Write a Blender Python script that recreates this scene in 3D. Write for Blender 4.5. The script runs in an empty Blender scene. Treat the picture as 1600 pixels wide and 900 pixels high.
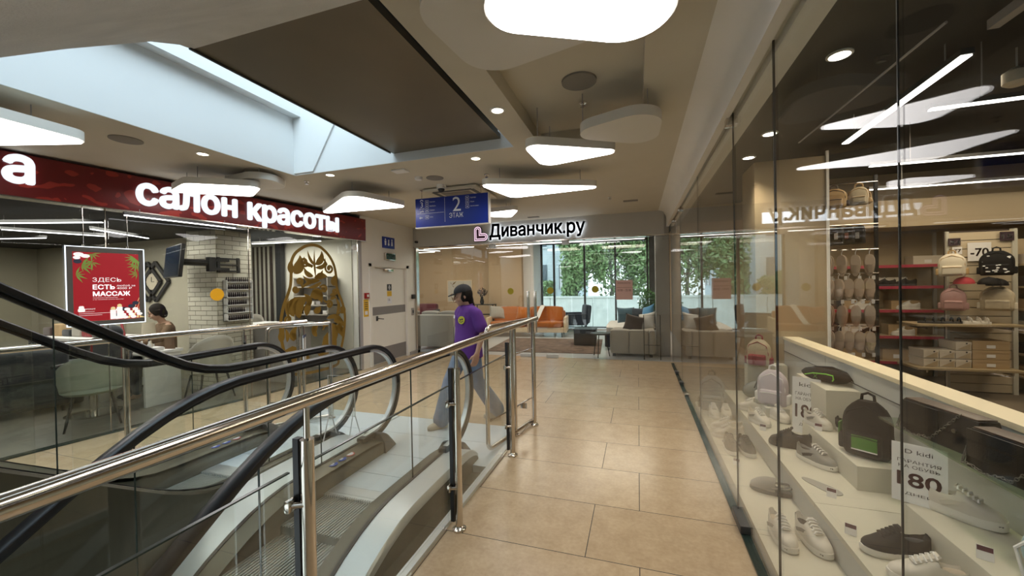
import bpy, bmesh, math, random
from mathutils import Vector, Matrix, Euler
random.seed(7)
S = bpy.context.scene
COL = S.collection
PI = math.pi

# ------------------------------------------------------------------ camera
FPX = 610.0
yaw = math.atan(197 / 610.0); roll = 0.019; pitch = 5.3 / 610
f0 = Vector((-math.sin(yaw), math.cos(yaw), 0)); r0 = Vector((math.cos(yaw), math.sin(yaw), 0)); zz = Vector((0, 0, 1))
fw = f0 * math.cos(pitch) - zz * math.sin(pitch); up0 = zz * math.cos(pitch) + f0 * math.sin(pitch)
cx = r0 * math.cos(roll) - up0 * math.sin(roll); cu = up0 * math.cos(roll) + r0 * math.sin(roll)
CAMO = Vector((0, 0, 1.6))
cam = bpy.data.cameras.new('camera'); camo = bpy.data.objects.new('camera', cam); COL.objects.link(camo)
cam.sensor_width = 36; cam.lens = 36 * FPX / 1600.0; cam.clip_start = 0.05; cam.clip_end = 300
M = Matrix((cx, cu, -fw)).transposed().to_4x4(); M.translation = CAMO
camo.matrix_world = M
S.camera = camo

# ------------------------------------------------------------------ view, world, light levels
S.view_settings.view_transform = 'Standard'; S.view_settings.look = 'None'
S.view_settings.gamma = 1.0; S.view_settings.exposure = 0.28; S.view_settings.use_curve_mapping = False
try:
    S.cycles.max_bounces = 10; S.cycles.diffuse_bounces = 4; S.cycles.glossy_bounces = 5
    S.cycles.transmission_bounces = 6; S.cycles.transparent_max_bounces = 40
    S.cycles.caustics_reflective = False; S.cycles.caustics_refractive = False
    S.cycles.sample_clamp_indirect = 6.0; S.cycles.use_denoising = True
except Exception:
    pass
SKY = 2.6          # overcast sky
LAMP = 7.5          # ceiling pendant faces
DOWN = 16.0         # downlights (W)
STRIP = 5.0         # led profiles
PLINTH = 52.0
SALON = 70.0
SHOPL = 25.0
FURN = 46.0
w = bpy.data.worlds.new('overcast_sky'); S.world = w; w.use_nodes = True
nt = w.node_tree; nt.nodes.clear()
tc = nt.nodes.new('ShaderNodeTexCoord'); sp = nt.nodes.new('ShaderNodeSeparateXYZ')
cr = nt.nodes.new('ShaderNodeValToRGB'); bg = nt.nodes.new('ShaderNodeBackground'); wo = nt.nodes.new('ShaderNodeOutputWorld')
cr.color_ramp.elements[0].position = 0.0; cr.color_ramp.elements[0].color = (0.62, 0.70, 0.74, 1)
cr.color_ramp.elements[1].position = 0.6; cr.color_ramp.elements[1].color = (0.72, 0.88, 1.0, 1)
nt.links.new(tc.outputs['Generated'], sp.inputs[0]); nt.links.new(sp.outputs['Z'], cr.inputs[0])
nt.links.new(cr.outputs[0], bg.inputs[0]); bg.inputs[1].default_value = SKY; nt.links.new(bg.outputs[0], wo.inputs[0])

def area(name, loc, size, power, col=(1, 1, 1), rot=(0, 0, 0), sy=None, spread=PI):
    l = bpy.data.lights.new(name, 'AREA'); l.energy = power; l.color = col; l.size = size; l.spread = spread
    if sy: l.shape = 'RECTANGLE'; l.size_y = sy
    o = bpy.data.objects.new(name, l); COL.objects.link(o); o.location = loc; o.rotation_euler = rot
    return o

# daylight of the atrium falling through the ceiling opening
area('atrium_skylight', (-2.9, 1.0, 5.6), 3.2, 105, (0.70, 0.90, 1.0), (0, 0, 0), 5.0)
# daylight through the shop windows
pl = area('window_portal', (-1.5, 14.12, 1.55), 3.7, 1, (1, 1, 1), (PI / 2, 0, 0), 3.0)
try: pl.data.cycles.is_portal = True
except Exception: pass

# ------------------------------------------------------------------ materials
MATS = {}
def srgb(r, g, b):
    def f(c):
        c /= 255.0
        return c / 12.92 if c <= 0.04045 else ((c + 0.055) / 1.055) ** 2.4
    return (f(r), f(g), f(b), 1)
def mat(name, col, rough=0.6, metal=0.0, spec=0.5, emit=None, estr=0.0, noise=0.0, nscale=8.0, bump=0.0, bscale=60.0, coat=0.0, sheen=0.0, aniso=None):
    if name in MATS: return MATS[name]
    m = bpy.data.materials.new(name); m.use_nodes = True
    t = m.node_tree; b = t.nodes['Principled BSDF']
    c = srgb(*col) if max(col) > 1.0 else (*col, 1)
    b.inputs['Base Color'].default_value = c; b.inputs['Roughness'].default_value = rough
    b.inputs['Metallic'].default_value = metal; b.inputs['Specular IOR Level'].default_value = spec
    b.inputs['Coat Weight'].default_value = coat
    if sheen: b.inputs['Sheen Weight'].default_value = sheen
    if emit is not None:
        e = srgb(*emit) if max(emit) > 1.0 else (*emit, 1)
        b.inputs['Emission Color'].default_value = e; b.inputs['Emission Strength'].default_value = estr
    co = t.nodes.new('ShaderNodeTexCoord')
    n = t.nodes.new('ShaderNodeTexNoise'); n.inputs['Scale'].default_value = nscale; n.inputs['Detail'].default_value = 5
    t.links.new(co.outputs['Object'], n.inputs['Vector'])
    if aniso:
        mp = t.nodes.new('ShaderNodeMapping'); mp.inputs['Scale'].default_value = aniso
        t.links.new(co.outputs['Object'], mp.inputs[0]); t.links.new(mp.outputs[0], n.inputs['Vector'])
    nz = max(noise, 0.02)
    mr = t.nodes.new('ShaderNodeMapRange'); mr.inputs[3].default_value = 1 - nz; mr.inputs[4].default_value = 1 + nz
    t.links.new(n.outputs[0], mr.inputs[0])
    hv = t.nodes.new('ShaderNodeHueSaturation'); hv.inputs['Color'].default_value = c
    t.links.new(mr.outputs[0], hv.inputs['Value']); t.links.new(hv.outputs[0], b.inputs['Base Color'])
    if bump:
        n2 = t.nodes.new('ShaderNodeTexNoise'); n2.inputs['Scale'].default_value = bscale; n2.inputs['Detail'].default_value = 3
        t.links.new(co.outputs['Object'], n2.inputs['Vector'])
        bp = t.nodes.new('ShaderNodeBump'); bp.inputs['Strength'].default_value = bump; bp.inputs['Distance'].default_value = 0.01
        t.links.new(n2.outputs[0], bp.inputs['Height']); t.links.new(bp.outputs[0], b.inputs['Normal'])
    MATS[name] = m
    return m
def emis(name, col, strength):
    if name in MATS: return MATS[name]
    m = bpy.data.materials.new(name); m.use_nodes = True; t = m.node_tree; t.nodes.clear()
    e = t.nodes.new('ShaderNodeEmission'); o = t.nodes.new('ShaderNodeOutputMaterial')
    e.inputs[0].default_value = srgb(*col) if max(col) > 1.0 else (*col, 1); e.inputs[1].default_value = strength
    t.links.new(e.outputs[0], o.inputs[0]); MATS[name] = m
    return m
def glassm(name, tint=(0.96, 0.98, 0.97), ior=1.5, boost=0.0):
    m = bpy.data.materials.new(name); m.use_nodes = True; t = m.node_tree; t.nodes.clear()
    o = t.nodes.new('ShaderNodeOutputMaterial'); mx = t.nodes.new('ShaderNodeMixShader')
    tr = t.nodes.new('ShaderNodeBsdfTransparent'); tr.inputs[0].default_value = (*tint, 1)
    gl = t.nodes.new('ShaderNodeBsdfGlossy'); gl.inputs['Roughness'].default_value = 0.0; gl.inputs[0].default_value = (1, 1, 1, 1)
    g = t.nodes.new('ShaderNodeNewGeometry'); mr = t.nodes.new('ShaderNodeMapRange')
    mr.inputs[3].default_value = ior; mr.inputs[4].default_value = 1 / ior
    fr = t.nodes.new('ShaderNodeFresnel')
    t.links.new(g.outputs['Backfacing'], mr.inputs[0]); t.links.new(mr.outputs[0], fr.inputs['IOR'])
    t.links.new(fr.outputs[0], mx.inputs[0]); t.links.new(tr.outputs[0], mx.inputs[1]); t.links.new(gl.outputs[0], mx.inputs[2])
    t.links.new(mx.outputs[0], o.inputs[0]); MATS[name] = m
    return m

m_plaster = mat('ceiling_plaster', (0.62, 0.575, 0.475), 0.85, noise=0.05, nscale=3, bump=0.05, bscale=40)
m_wallw = mat('white_wall_paint', (0.80, 0.78, 0.73), 0.75, noise=0.04, nscale=3)
m_atrium = mat('atrium_wall_paint', (0.80, 0.82, 0.82), 0.8, noise=0.03, nscale=2)
m_steel = mat('polished_steel', (0.62, 0.57, 0.51), 0.13, 1.0, noise=0.04, nscale=20)
m_brushed = mat('brushed_steel', (0.66, 0.68, 0.67), 0.40, 0.55, noise=0.10, nscale=30, aniso=(1, 25, 25))
m_plate = mat('landing_plate_steel', (0.66, 0.72, 0.75), 0.45, 0.25, noise=0.16, nscale=10, aniso=(1, 14, 1))
m_step = mat('step_aluminium', (0.34, 0.345, 0.31), 0.5, 0.3, noise=0.12, nscale=20)
m_clad = mat('dark_clad_steel', (0.115, 0.105, 0.075), 0.34, 0.55, noise=0.10, nscale=6, aniso=(1, 6, 1))
m_brown = mat('brown_clad_panel', (0.15, 0.122, 0.078), 0.36, 0.35, noise=0.22, nscale=1.6)
m_soffit = mat('grey_render', (0.74, 0.73, 0.70), 0.9, noise=0.16, nscale=5, bump=0.4, bscale=90)
m_rubber = mat('black_rubber', (0.010, 0.010, 0.011), 0.36, spec=0.45)
m_black = mat('black_plastic', (0.02, 0.02, 0.022), 0.45)
m_blackpaint = mat('black_ceiling_paint', (0.012, 0.011, 0.010), 0.8, noise=0.1)
m_dgrey = mat('dark_grey_metal', (0.07, 0.07, 0.07), 0.45, 0.3)
m_white = mat('white_lacquer', (0.78, 0.77, 0.75), 0.45)
m_grey = mat('grey_paint', (0.36, 0.34, 0.33), 0.6)
m_glass = glassm('clear_glass', (0.955, 0.97, 0.96))
m_sglass = glassm('shoe_shop_glass', (0.965, 0.97, 0.96), 1.38)
m_nglass = glassm('coated_shop_glass', (0.97, 0.975, 0.965), 1.19)
m_rglass = glassm('railing_glass', (0.955, 0.97, 0.955), 1.42)
m_eglass = glassm('balustrade_glass', (0.965, 0.975, 0.965), 1.42)
m_edge = mat('dark_glass_edge', (0.02, 0.035, 0.03), 0.2)
m_lampface = emis('lamp_diffuser', (1.0, 0.955, 0.94), LAMP)
m_lampside = mat('lamp_body_white', (0.72, 0.69, 0.63), 0.6)
m_led = emis('led_profile', (1.0, 0.95, 0.88), STRIP)
m_ledw = emis('led_profile_cool', (0.96, 0.96, 1.0), STRIP)

def tile_mat():
    m = bpy.data.materials.new('porcelain_floor_tile'); m.use_nodes = True; t = m.node_tree; b = t.nodes['Principled BSDF']
    co = t.nodes.new('ShaderNodeTexCoord'); s = t.nodes.new('ShaderNodeSeparateXYZ'); t.links.new(co.outputs['Object'], s.inputs[0])
    def math_(op, a, bb=None):
        n = t.nodes.new('ShaderNodeMath'); n.operation = op
        for i, v in enumerate((a, bb)):
            if v is None: continue
            if isinstance(v, (int, float)): n.inputs[i].default_value = v
            else: t.links.new(v, n.inputs[i])
        return n.outputs[0]
    row = math_('DIVIDE', math_('ADD', s.outputs['Y'], 20 * 1.14 - 2.28), 0.57)
    ri = math_('FLOOR', row); rf = math_('SUBTRACT', row, ri)
    odd = math_('MODULO', ri, 2.0)
    xs = math_('DIVIDE', math_('ADD', s.outputs['X'], math_('SUBTRACT', 24.32, math_('MULTIPLY', odd, 0.305))), 1.2)
    xi = math_('FLOOR', xs); xf = math_('SUBTRACT', xs, xi)
    e1 = math_('MULTIPLY', math_('MINIMUM', rf, math_('SUBTRACT', 1.0, rf)), 0.57)
    e2 = math_('MULTIPLY', math_('MINIMUM', xf, math_('SUBTRACT', 1.0, xf)), 1.2)
    gr = math_('LESS_THAN', math_('MINIMUM', e1, e2), 0.0026)
    wn = t.nodes.new('ShaderNodeTexWhiteNoise'); wn.noise_dimensions = '2D'
    cb = t.nodes.new('ShaderNodeCombineXYZ'); t.links.new(ri, cb.inputs[0]); t.links.new(xi, cb.inputs[1]); t.links.new(cb.outputs[0], wn.inputs[0])
    n1 = t.nodes.new('ShaderNodeTexNoise'); n1.inputs['Scale'].default_value = 7; n1.inputs['Detail'].default_value = 9; n1.inputs['Roughness'].default_value = 0.72
    t.links.new(co.outputs['Object'], n1.inputs[0])
    n2 = t.nodes.new('ShaderNodeTexNoise'); n2.inputs['Scale'].default_value = 42; n2.inputs['Detail'].default_value = 6
    t.links.new(co.outputs['Object'], n2.inputs[0])
    cr = t.nodes.new('ShaderNodeValToRGB')
    cr.color_ramp.elements[0].position = 0.3; cr.color_ramp.elements[0].color = (0.42, 0.305, 0.19, 1)
    cr.color_ramp.elements[1].position = 0.72; cr.color_ramp.elements[1].color = (0.585, 0.455, 0.30, 1)
    v = math_('ADD', math_('MULTIPLY', n1.outputs[0], 0.65), math_('MULTIPLY', n2.outputs[0], 0.35))
    v = math_('ADD', v, math_('MULTIPLY', math_('SUBTRACT', wn.outputs[0], 0.5), 0.10))
    t.links.new(v, cr.inputs[0])
    mx = t.nodes.new('ShaderNodeMix'); mx.data_type = 'RGBA'; mx.inputs['B'].default_value = (0.035, 0.028, 0.02, 1)
    t.links.new(gr, mx.inputs['Factor']); t.links.new(cr.outputs[0], mx.inputs['A'])
    t.links.new(mx.outputs['Result'], b.inputs['Base Color'])
    rr = t.nodes.new('ShaderNodeMapRange'); rr.inputs[3].default_value = 0.16; rr.inputs[4].default_value = 0.30
    t.links.new(n1.outputs[0], rr.inputs[0])
    t.links.new(math_('MAXIMUM', rr.outputs[0], math_('MULTIPLY', gr, 0.7)), b.inputs['Roughness'])
    b.inputs['Specular IOR Level'].default_value = 0.55
    return m
m_tile = tile_mat()

# ------------------------------------------------------------------ mesh helpers
class MB:
    def __init__(s): s.bm = bmesh.new()
    def box(s, x0, y0, z0, x1, y1, z1, bev=0.0, seg=2):
        x0, x1 = min(x0, x1), max(x0, x1); y0, y1 = min(y0, y1), max(y0, y1); z0, z1 = min(z0, z1), max(z0, z1)
        t = bmesh.new(); bmesh.ops.create_cube(t, size=1)
        for v in t.verts: v.co = Vector(((x0 + x1) / 2 + v.co.x * (x1 - x0), (y0 + y1) / 2 + v.co.y * (y1 - y0), (z0 + z1) / 2 + v.co.z * (z1 - z0)))
        if bev: bmesh.ops.bevel(t, geom=t.edges[:], offset=min(bev, (x1 - x0) * .45, (y1 - y0) * .45, (z1 - z0) * .45), segments=seg, profile=0.6, affect='EDGES')
        s.add(t); return s
    def add(s, t, mtx=None):
        if mtx is not None: bmesh.ops.transform(t, matrix=mtx, verts=t.verts)
        me = bpy.data.meshes.new('tmp'); t.to_mesh(me); t.free(); s.bm.from_mesh(me); bpy.data.meshes.remove(me)
    def cyl(s, p0, p1, r, seg=16, r2=None, cap=True):
        p0, p1 = Vector(p0), Vector(p1); d = p1 - p0
        t = bmesh.new(); bmesh.ops.create_cone(t, cap_ends=cap, segments=seg, radius1=r, radius2=r if r2 is None else r2, depth=d.length)
        m = d.to_track_quat('Z', 'Y').to_matrix().to_4x4(); m.translation = (p0 + p1) / 2
        s.add(t, m); return s
    def ball(s, c, r, sx=1, sy=1, sz=1, seg=16, rot=None):
        t = bmesh.new(); bmesh.ops.create_uvsphere(t, u_segments=seg, v_segments=max(6, seg * 2 // 3), radius=r)
        m = Matrix.Translation(c) @ (rot.to_matrix().to_4x4() if rot else Matrix()) @ Matrix.Diagonal((sx, sy, sz, 1))
        s.add(t, m); return s
    def sweep(s, pts, prof, closed=False, up=None, cap=True):
        pts = [Vector(p) for p in pts]; n = len(pts); rings = []
        prev = None
        for i, p in enumerate(pts):
            a = pts[i - 1] if (i > 0 or closed) else p
            b = pts[(i + 1) % n] if (i < n - 1 or closed) else p
            d = (b - a).normalized()
            if up is not None: side = d.cross(Vector(up)).normalized(); u = side.cross(d)
            else:
                if prev is None:
                    u = Vector((0, 0, 1)) if abs(d.z) < 0.9 else Vector((0, 1, 0)); side = d.cross(u).normalized(); u = side.cross(d)
                else:
                    side = d.cross(prev).normalized(); u = side.cross(d)
            prev = u
            sc = 1.0
            rings.append([s.bm.verts.new(p + side * q[0] + u * q[1]) for q in (prof(i / (n - 1)) if callable(prof) else prof)])
        m = len(rings[0])
        for i in range(n if closed else n - 1):
            A, B = rings[i], rings[(i + 1) % n]
            for j in range(m):
                try: s.bm.faces.new((A[j], A[(j + 1) % m], B[(j + 1) % m], B[j]))
                except ValueError: pass
        if cap and not closed:
            try: s.bm.faces.new(rings[0][::-1]); s.bm.faces.new(rings[-1])
            except ValueError: pass
        return s
    def tube(s, pts, r, seg=10, closed=False):
        f = (lambda u: [(r(u) * math.cos(2 * PI * k / seg), r(u) * math.sin(2 * PI * k / seg)) for k in range(seg)]) if callable(r) else [(r * math.cos(2 * PI * k / seg), r * math.sin(2 * PI * k / seg)) for k in range(seg)]
        return s.sweep(pts, f, closed)
    def prism(s, poly, axis, a, b):
        def mk(p, v): return {'X': (v, p[0], p[1]), 'Y': (p[0], v, p[1]), 'Z': (p[0], p[1], v)}[axis]
        A = [s.bm.verts.new(mk(p, a)) for p in poly]; B = [s.bm.verts.new(mk(p, b)) for p in poly]
        n = len(poly)
        s.bm.faces.new(A); s.bm.faces.new(B[::-1])
        for i in range(n): s.bm.faces.new((A[i], B[i], B[(i + 1) % n], A[(i + 1) % n]))
        return s
    def lathe(s, prof, c=(0, 0, 0), seg=20):
        c = Vector(c); rings = []
        for r, z in prof: rings.append([s.bm.verts.new(c + Vector((max(r, 1e-4) * math.cos(2 * PI * k / seg), max(r, 1e-4) * math.sin(2 * PI * k / seg), z))) for k in range(seg)])
        for A, B in zip(rings, rings[1:]):
            for j in range(seg): s.bm.faces.new((A[j], A[(j + 1) % seg], B[(j + 1) % seg], B[j]))
        s.bm.faces.new(rings[0][::-1]); s.bm.faces.new(rings[-1]); return s
    def loft(s, rings, cap=True, closed=True):
        R = [[s.bm.verts.new(p) for p in r] for r in rings]; m = len(R[0])
        for A, B in zip(R, R[1:]):
            for j in range(m if closed else m - 1): s.bm.faces.new((A[j], A[(j + 1) % m], B[(j + 1) % m], B[j]))
        if cap: s.bm.faces.new(R[0][::-1]); s.bm.faces.new(R[-1])
        return s
    def quad(s, *ps): s.bm.faces.new([s.bm.verts.new(p) for p in ps]); return s
    def xf(s, m): bmesh.ops.transform(s.bm, matrix=m, verts=s.bm.verts); return s
    def build(s, name, m, parent=None, smooth=None, loc=None, rot=None, bevel=0, sub=0, remesh=0):
        me = bpy.data.meshes.new(name)
        bmesh.ops.recalc_face_normals(s.bm, faces=s.bm.faces)
        s.bm.to_mesh(me); s.bm.free()
        for mm in (m if isinstance(m, (list, tuple)) else [m]): me.materials.append(mm)
        o = bpy.data.objects.new(name, me); COL.objects.link(o)
        if parent is not None: o.parent = parent
        if loc is not None: o.location = loc
        if rot is not None: o.rotation_euler = rot
        if smooth is None:
            try:
                me.polygons.foreach_set('use_smooth', [True] * len(me.polygons)); me.set_sharp_from_angle(angle=math.radians(38))
            except Exception: pass
        elif smooth: me.polygons.foreach_set('use_smooth', [True] * len(me.polygons))
        if remesh:
            md = o.modifiers.new('remesh', 'REMESH'); md.mode = 'VOXEL'; md.voxel_size = remesh; md.use_smooth_shade = True
            sm = o.modifiers.new('smooth', 'SMOOTH'); sm.factor = 0.5; sm.iterations = 4
        if bevel:
            md = o.modifiers.new('bevel', 'BEVEL'); md.width = bevel; md.segments = 2; md.limit_method = 'ANGLE'
        if sub:
            md = o.modifiers.new('sub', 'SUBSURF'); md.levels = sub; md.render_levels = sub
        return o
def tag(o, label=None, cat=None, group=None, kind=None):
    if label: o['label'] = label
    if cat: o['category'] = cat
    if group: o['group'] = group
    if kind: o['kind'] = kind
    return o
def thing(name, label, cat, loc=(0, 0, 0), rz=0.0, group=None, rot=None):
    o = bpy.data.objects.new(name, None); COL.objects.link(o); o.empty_display_size = 0.05
    o.location = loc; o.rotation_euler = rot if rot else (0, 0, rz)
    return tag(o, label, cat, group)
def st(mb, name, m, **k): return tag(mb.build(name, m, **k), kind='structure')
def kids(o): return [c for c in bpy.data.objects if c.parent == o]
KID = {}
def copy_tree(o, parent=None):
    c = o.copy(); COL.objects.link(c)
    if parent is not None: c.parent = parent
    for ch in list(o.children): copy_tree(ch, c)
    return c
def dup(o, loc, rz=0.0, label=None, group=None, scale=None, rot=None):
    c = copy_tree(o); c.location = loc; c.rotation_euler = rot if rot else (0, 0, rz)
    if label: c['label'] = label
    if group: c['group'] = group
    if scale: c.scale = scale if isinstance(scale, tuple) else (scale,) * 3
    return c
GLY = {}
def glyph_loops(body, spacing, res):
    key = (body, spacing, res)
    if key in GLY: return GLY[key]
    c = bpy.data.curves.new('lettering', 'FONT'); c.body = body; c.size = 1; c.fill_mode = 'NONE'; c.space_character = spacing; c.resolution_u = res
    o = bpy.data.objects.new('lettering', c); COL.objects.link(o)
    dg = bpy.context.evaluated_depsgraph_get(); dg.update()
    me = bpy.data.meshes.new_from_object(o.evaluated_get(dg)); bpy.data.objects.remove(o); bpy.data.curves.remove(c)
    nb = {}
    for e in me.edges:
        a, b = e.vertices; nb.setdefault(a, []).append(b); nb.setdefault(b, []).append(a)
    seen = set(); loops = []
    for v in nb:
        if v in seen: continue
        lp = [v]; seen.add(v); cur = v; 
        while True:
            nx = [n for n in nb[cur] if n not in seen]
            if not nx: break
            cur = nx[0]; seen.add(cur); lp.append(cur)
        pts = [Vector((me.vertices[k].co.x, me.vertices[k].co.y)) for k in lp]
        if len(pts) > 2: loops.append(pts)
    bpy.data.meshes.remove(me); GLY[key] = loops
    return loops
def inside(p, poly):
    r = False; n = len(poly)
    for i in range(n):
        a, b = poly[i], poly[i - 1]
        if (a.y > p.y) != (b.y > p.y) and p.x < (b.x - a.x) * (p.y - a.y) / (b.y - a.y) + a.x: r = not r
    return r
def text_mb(body, size, depth=0.0, off=0.0, spacing=1.0, res=3):
    """filled lettering; overlapping strokes of one letter are filled one by one"""
    from mathutils.geometry import tessellate_polygon
    loops = glyph_loops(body, spacing, res); mb = MB(); bm = mb.bm
    def sarea(l): return sum(l[i - 1].x * l[i].y - l[i].x * l[i - 1].y for i in range(len(l))) / 2
    ar = [sarea(l) for l in loops]
    if not loops: return mb
    big = max(range(len(loops)), key=lambda k: abs(ar[k])); sg = 1 if ar[big] > 0 else -1
    outs = [l for l, a in zip(loops, ar) if a * sg > 0]; holes = [l for l, a in zip(loops, ar) if a * sg <= 0]
    for h in list(holes):
        if not any(inside(h[0], o) for o in outs): outs.append(h); holes.remove(h)
    shifts = [(0, 0)] if off < .02 else [(off * math.cos(PI / 4 * k), off * math.sin(PI / 4 * k)) for k in range(8)]
    for o in outs:
        hs = [h for h in holes if inside(h[0], o)]
        polys = [o] + hs; flatp = [p for l in polys for p in l]
        tris = tessellate_polygon([[Vector((p.x, p.y, 0)) for p in l] for l in polys])
        for sx, sy in shifts:
            zs = (-depth / 2, depth / 2) if depth else (0,)
            lay = [[bm.verts.new(((p.x + sx) * size, (p.y + sy) * size, z)) for p in flatp] for z in zs]
            for t in tris:
                for li, L in enumerate(lay):
                    try: bm.faces.new([L[k] for k in (t if li else t[::-1])])
                    except ValueError: pass
            if depth:
                b0 = 0
                for l in polys:
                    n = len(l)
                    for i in range(n):
                        a, b = b0 + i, b0 + (i + 1) % n
                        try: bm.faces.new((lay[0][a], lay[0][b], lay[1][b], lay[1][a]))
                        except ValueError: pass
                    b0 += n
    return mb
def bold(ch, d, depth=0.0): return text_mb(ch, 1, depth=depth, off=d)
def fit(mb, w=None, h=None):
    xs = [v.co.x for v in mb.bm.verts]; ys = [v.co.y for v in mb.bm.verts]
    sx = (w / (max(xs) - min(xs))) if w else None; sy = (h / (max(ys) - min(ys))) if h else None
    sx = sx or sy; sy = sy or sx
    mb.xf(Matrix.Diagonal((sx, sy, 1, 1)) @ Matrix.Translation((-min(xs), -min(ys), 0)))
    return mb
# frames on a wall: local x along the wall, local y up, local z out of the wall
def wallm(origin, along, out): 
    a = Vector(along).normalized(); n = Vector(out).normalized(); u = Vector((0, 0, 1))
    m = Matrix((a, u, n)).transposed().to_4x4(); m.translation = Vector(origin); return m
def rpoly(pts, rads, seg=10):
    """polygon with rounded corners"""
    out = []; n = len(pts)
    for i in range(n):
        p = Vector(pts[i]).to_2d(); a = Vector(pts[i - 1]).to_2d(); b = Vector(pts[(i + 1) % n]).to_2d()
        r = rads[i] if isinstance(rads, (list, tuple)) else rads
        d1 = (a - p).normalized(); d2 = (b - p).normalized(); ang = d1.angle(d2)
        t = r / math.tan(ang / 2); t = min(t, (a - p).length * .49, (b - p).length * .49); r = t * math.tan(ang / 2)
        c = p + (d1 + d2).normalized() * (r / math.sin(ang / 2))
        s0 = p + d1 * t - c; s1 = p + d2 * t - c
        a0 = math.atan2(s0.y, s0.x); a1 = math.atan2(s1.y, s1.x); da = (a1 - a0 + PI) % (2 * PI) - PI
        for k in range(seg + 1):
            th = a0 + da * k / seg; out.append((c.x + r * math.cos(th), c.y + r * math.sin(th)))
    return out
def arc(cx_, cy_, r, a0, a1, n=12, rx=None):
    return [(cx_ + (rx or r) * math.cos(math.radians(a0 + (a1 - a0) * k / n)), cy_ + r * math.sin(math.radians(a0 + (a1 - a0) * k / n))) for k in range(n + 1)]
# ================================================================== STRUCTURE
SL = 0.17                                    # the salon front runs at a slight angle to the corridor
FRZ = -math.atan(SL)
FA = Vector((math.sin(math.atan(SL)), math.cos(math.atan(SL)), 0)); FN = Vector((FA.y, -FA.x, 0))
def fx(y): return -5.13 + SL * (y - 6.3)
def fpt(y, off=0.0, z=0.0):
    return Vector((fx(y), y, z)) + FN * off
# floors
b = MB(); b.box(-1.26, -4, -.3, 8.0, 8.36, 0); b.box(-8, 4.15, -.3, -1.26, 8.36, 0); b.box(-12, -4, -.3, -3.99, 4.15, 0)
st(b, 'floor', m_tile)
m_shopfloor = mat('shop_floor_tile', (0.50, 0.50, 0.50), 0.25, noise=0.05, nscale=4)
st(MB().box(-9, 8.36, -.3, 2.2, 14.2, -.001), 'floor', m_shopfloor)
m_wood = mat('dark_grey_laminate', (0.115, 0.105, 0.088), 0.45, noise=0.35, nscale=4, aniso=(4, 1.2, 1))
def salon_poly(off, y0, y1, xb=-12.4):
    a = fpt(y0, off); c = fpt(y1, off); return [(a.x, a.y), (c.x, c.y), (xb, c.y), (xb, a.y)]
b = MB(); b.prism(salon_poly(-.02, -1.5, 6.3), 'Z', .0, .006); st(b, 'floor', m_wood)
m_lower = mat('lower_floor_tile', (0.25, 0.23, 0.2), 0.5)
b = MB(); b.box(-8, -9, -5.0, 3, 6, -4.8); st(b, 'floor', m_lower)
# ceiling with recess and atrium opening
b = MB()
for x0, y0, x1, y1 in ((-6.6, -4, -4.03, 8.5), (-4.03, 3.81, -1.18, 8.5), (-1.18, -4, -.92, 8.5), (-.92, 3.9, .06, 8.5), (.06, -4, .60, 8.5)):
    b.box(x0, y0, 3.0, x1, y1, 3.16)
b.box(-.98, -4, 3.13, .12, 3.96, 3.3)
st(b, 'ceiling', m_plaster)
# atrium walls above the opening
st(MB().box(-4.22, -4, 3.001, -4.02, 4.0, 4.9).box(-4.02, -4, 3.70, -3.9, 3.8, 4.9), 'wall_left', m_atrium)
st(MB().box(-4.02, 3.8, 3.001, -1.18, 4.0, 4.9), 'wall_back', m_atrium)
st(MB().prism([(-4.02, 3.02), (-3.73, 3.02), (-2.75, 4.6), (-4.02, 4.6)], 'Y', 3.78, 3.80), 'trim_1', m_atrium)
st(MB().box(-1.18, -4, 3.161, -1.05, 4.0, 4.9), 'wall_right', m_blackpaint)
# bulkhead above the shoe shop glass with a soft cove
b = MB(); pr = [(0.60, 3.0), (0.40, 3.0)] + [(0.40 + .15 * math.sin(t), 2.85 + .15 * math.cos(t)) for t in [k * PI / 2 / 8 for k in range(1, 9)]] + [(0.55, 2.69), (0.60, 2.69)]
b.prism(pr, 'Y', -4, 8.3); b.box(.645, -4, 2.69, .76, 8.3, 3.0); b.box(.60, -4, 2.74, .645, 8.3, 3.0)
st(b, 'wall_right', m_wallw)
# wall with the service door
st(MB().box(-5.32, 6.32, 0, -5.12, 6.56, 3.0).box(-5.32, 6.56, 2.06, -5.12, 7.90, 3.0).box(-5.32, 7.90, 0, -5.12, 8.36, 3.0), 'wall_left', m_wallw)
# corridor end behind the camera
st(MB().box(-12, -4.2, -.3, 8, -4.0, 3.2), 'wall_back', m_wallw)
# furniture shop fascia
m_fascia = mat('grey_fascia_panel', (0.50, 0.50, 0.48), 0.5, noise=0.03)
st(MB().box(-5.12, 8.2, 2.53, .5, 8.42, 3.0).box(.49, 8.19, 2.53, .5, 8.2, 2.99), 'wall_far', m_fascia)
st(MB().box(-5.12, 8.19, 2.515, .62, 8.42, 2.54).box(-5.12, 8.24, .0, -5.07, 8.36, 2.52), 'trim_2', m_steel)
st(MB().box(-5.125, 7.93, 0, -5.07, 8.33, .07), 'baseboard_left', m_grey)

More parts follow.
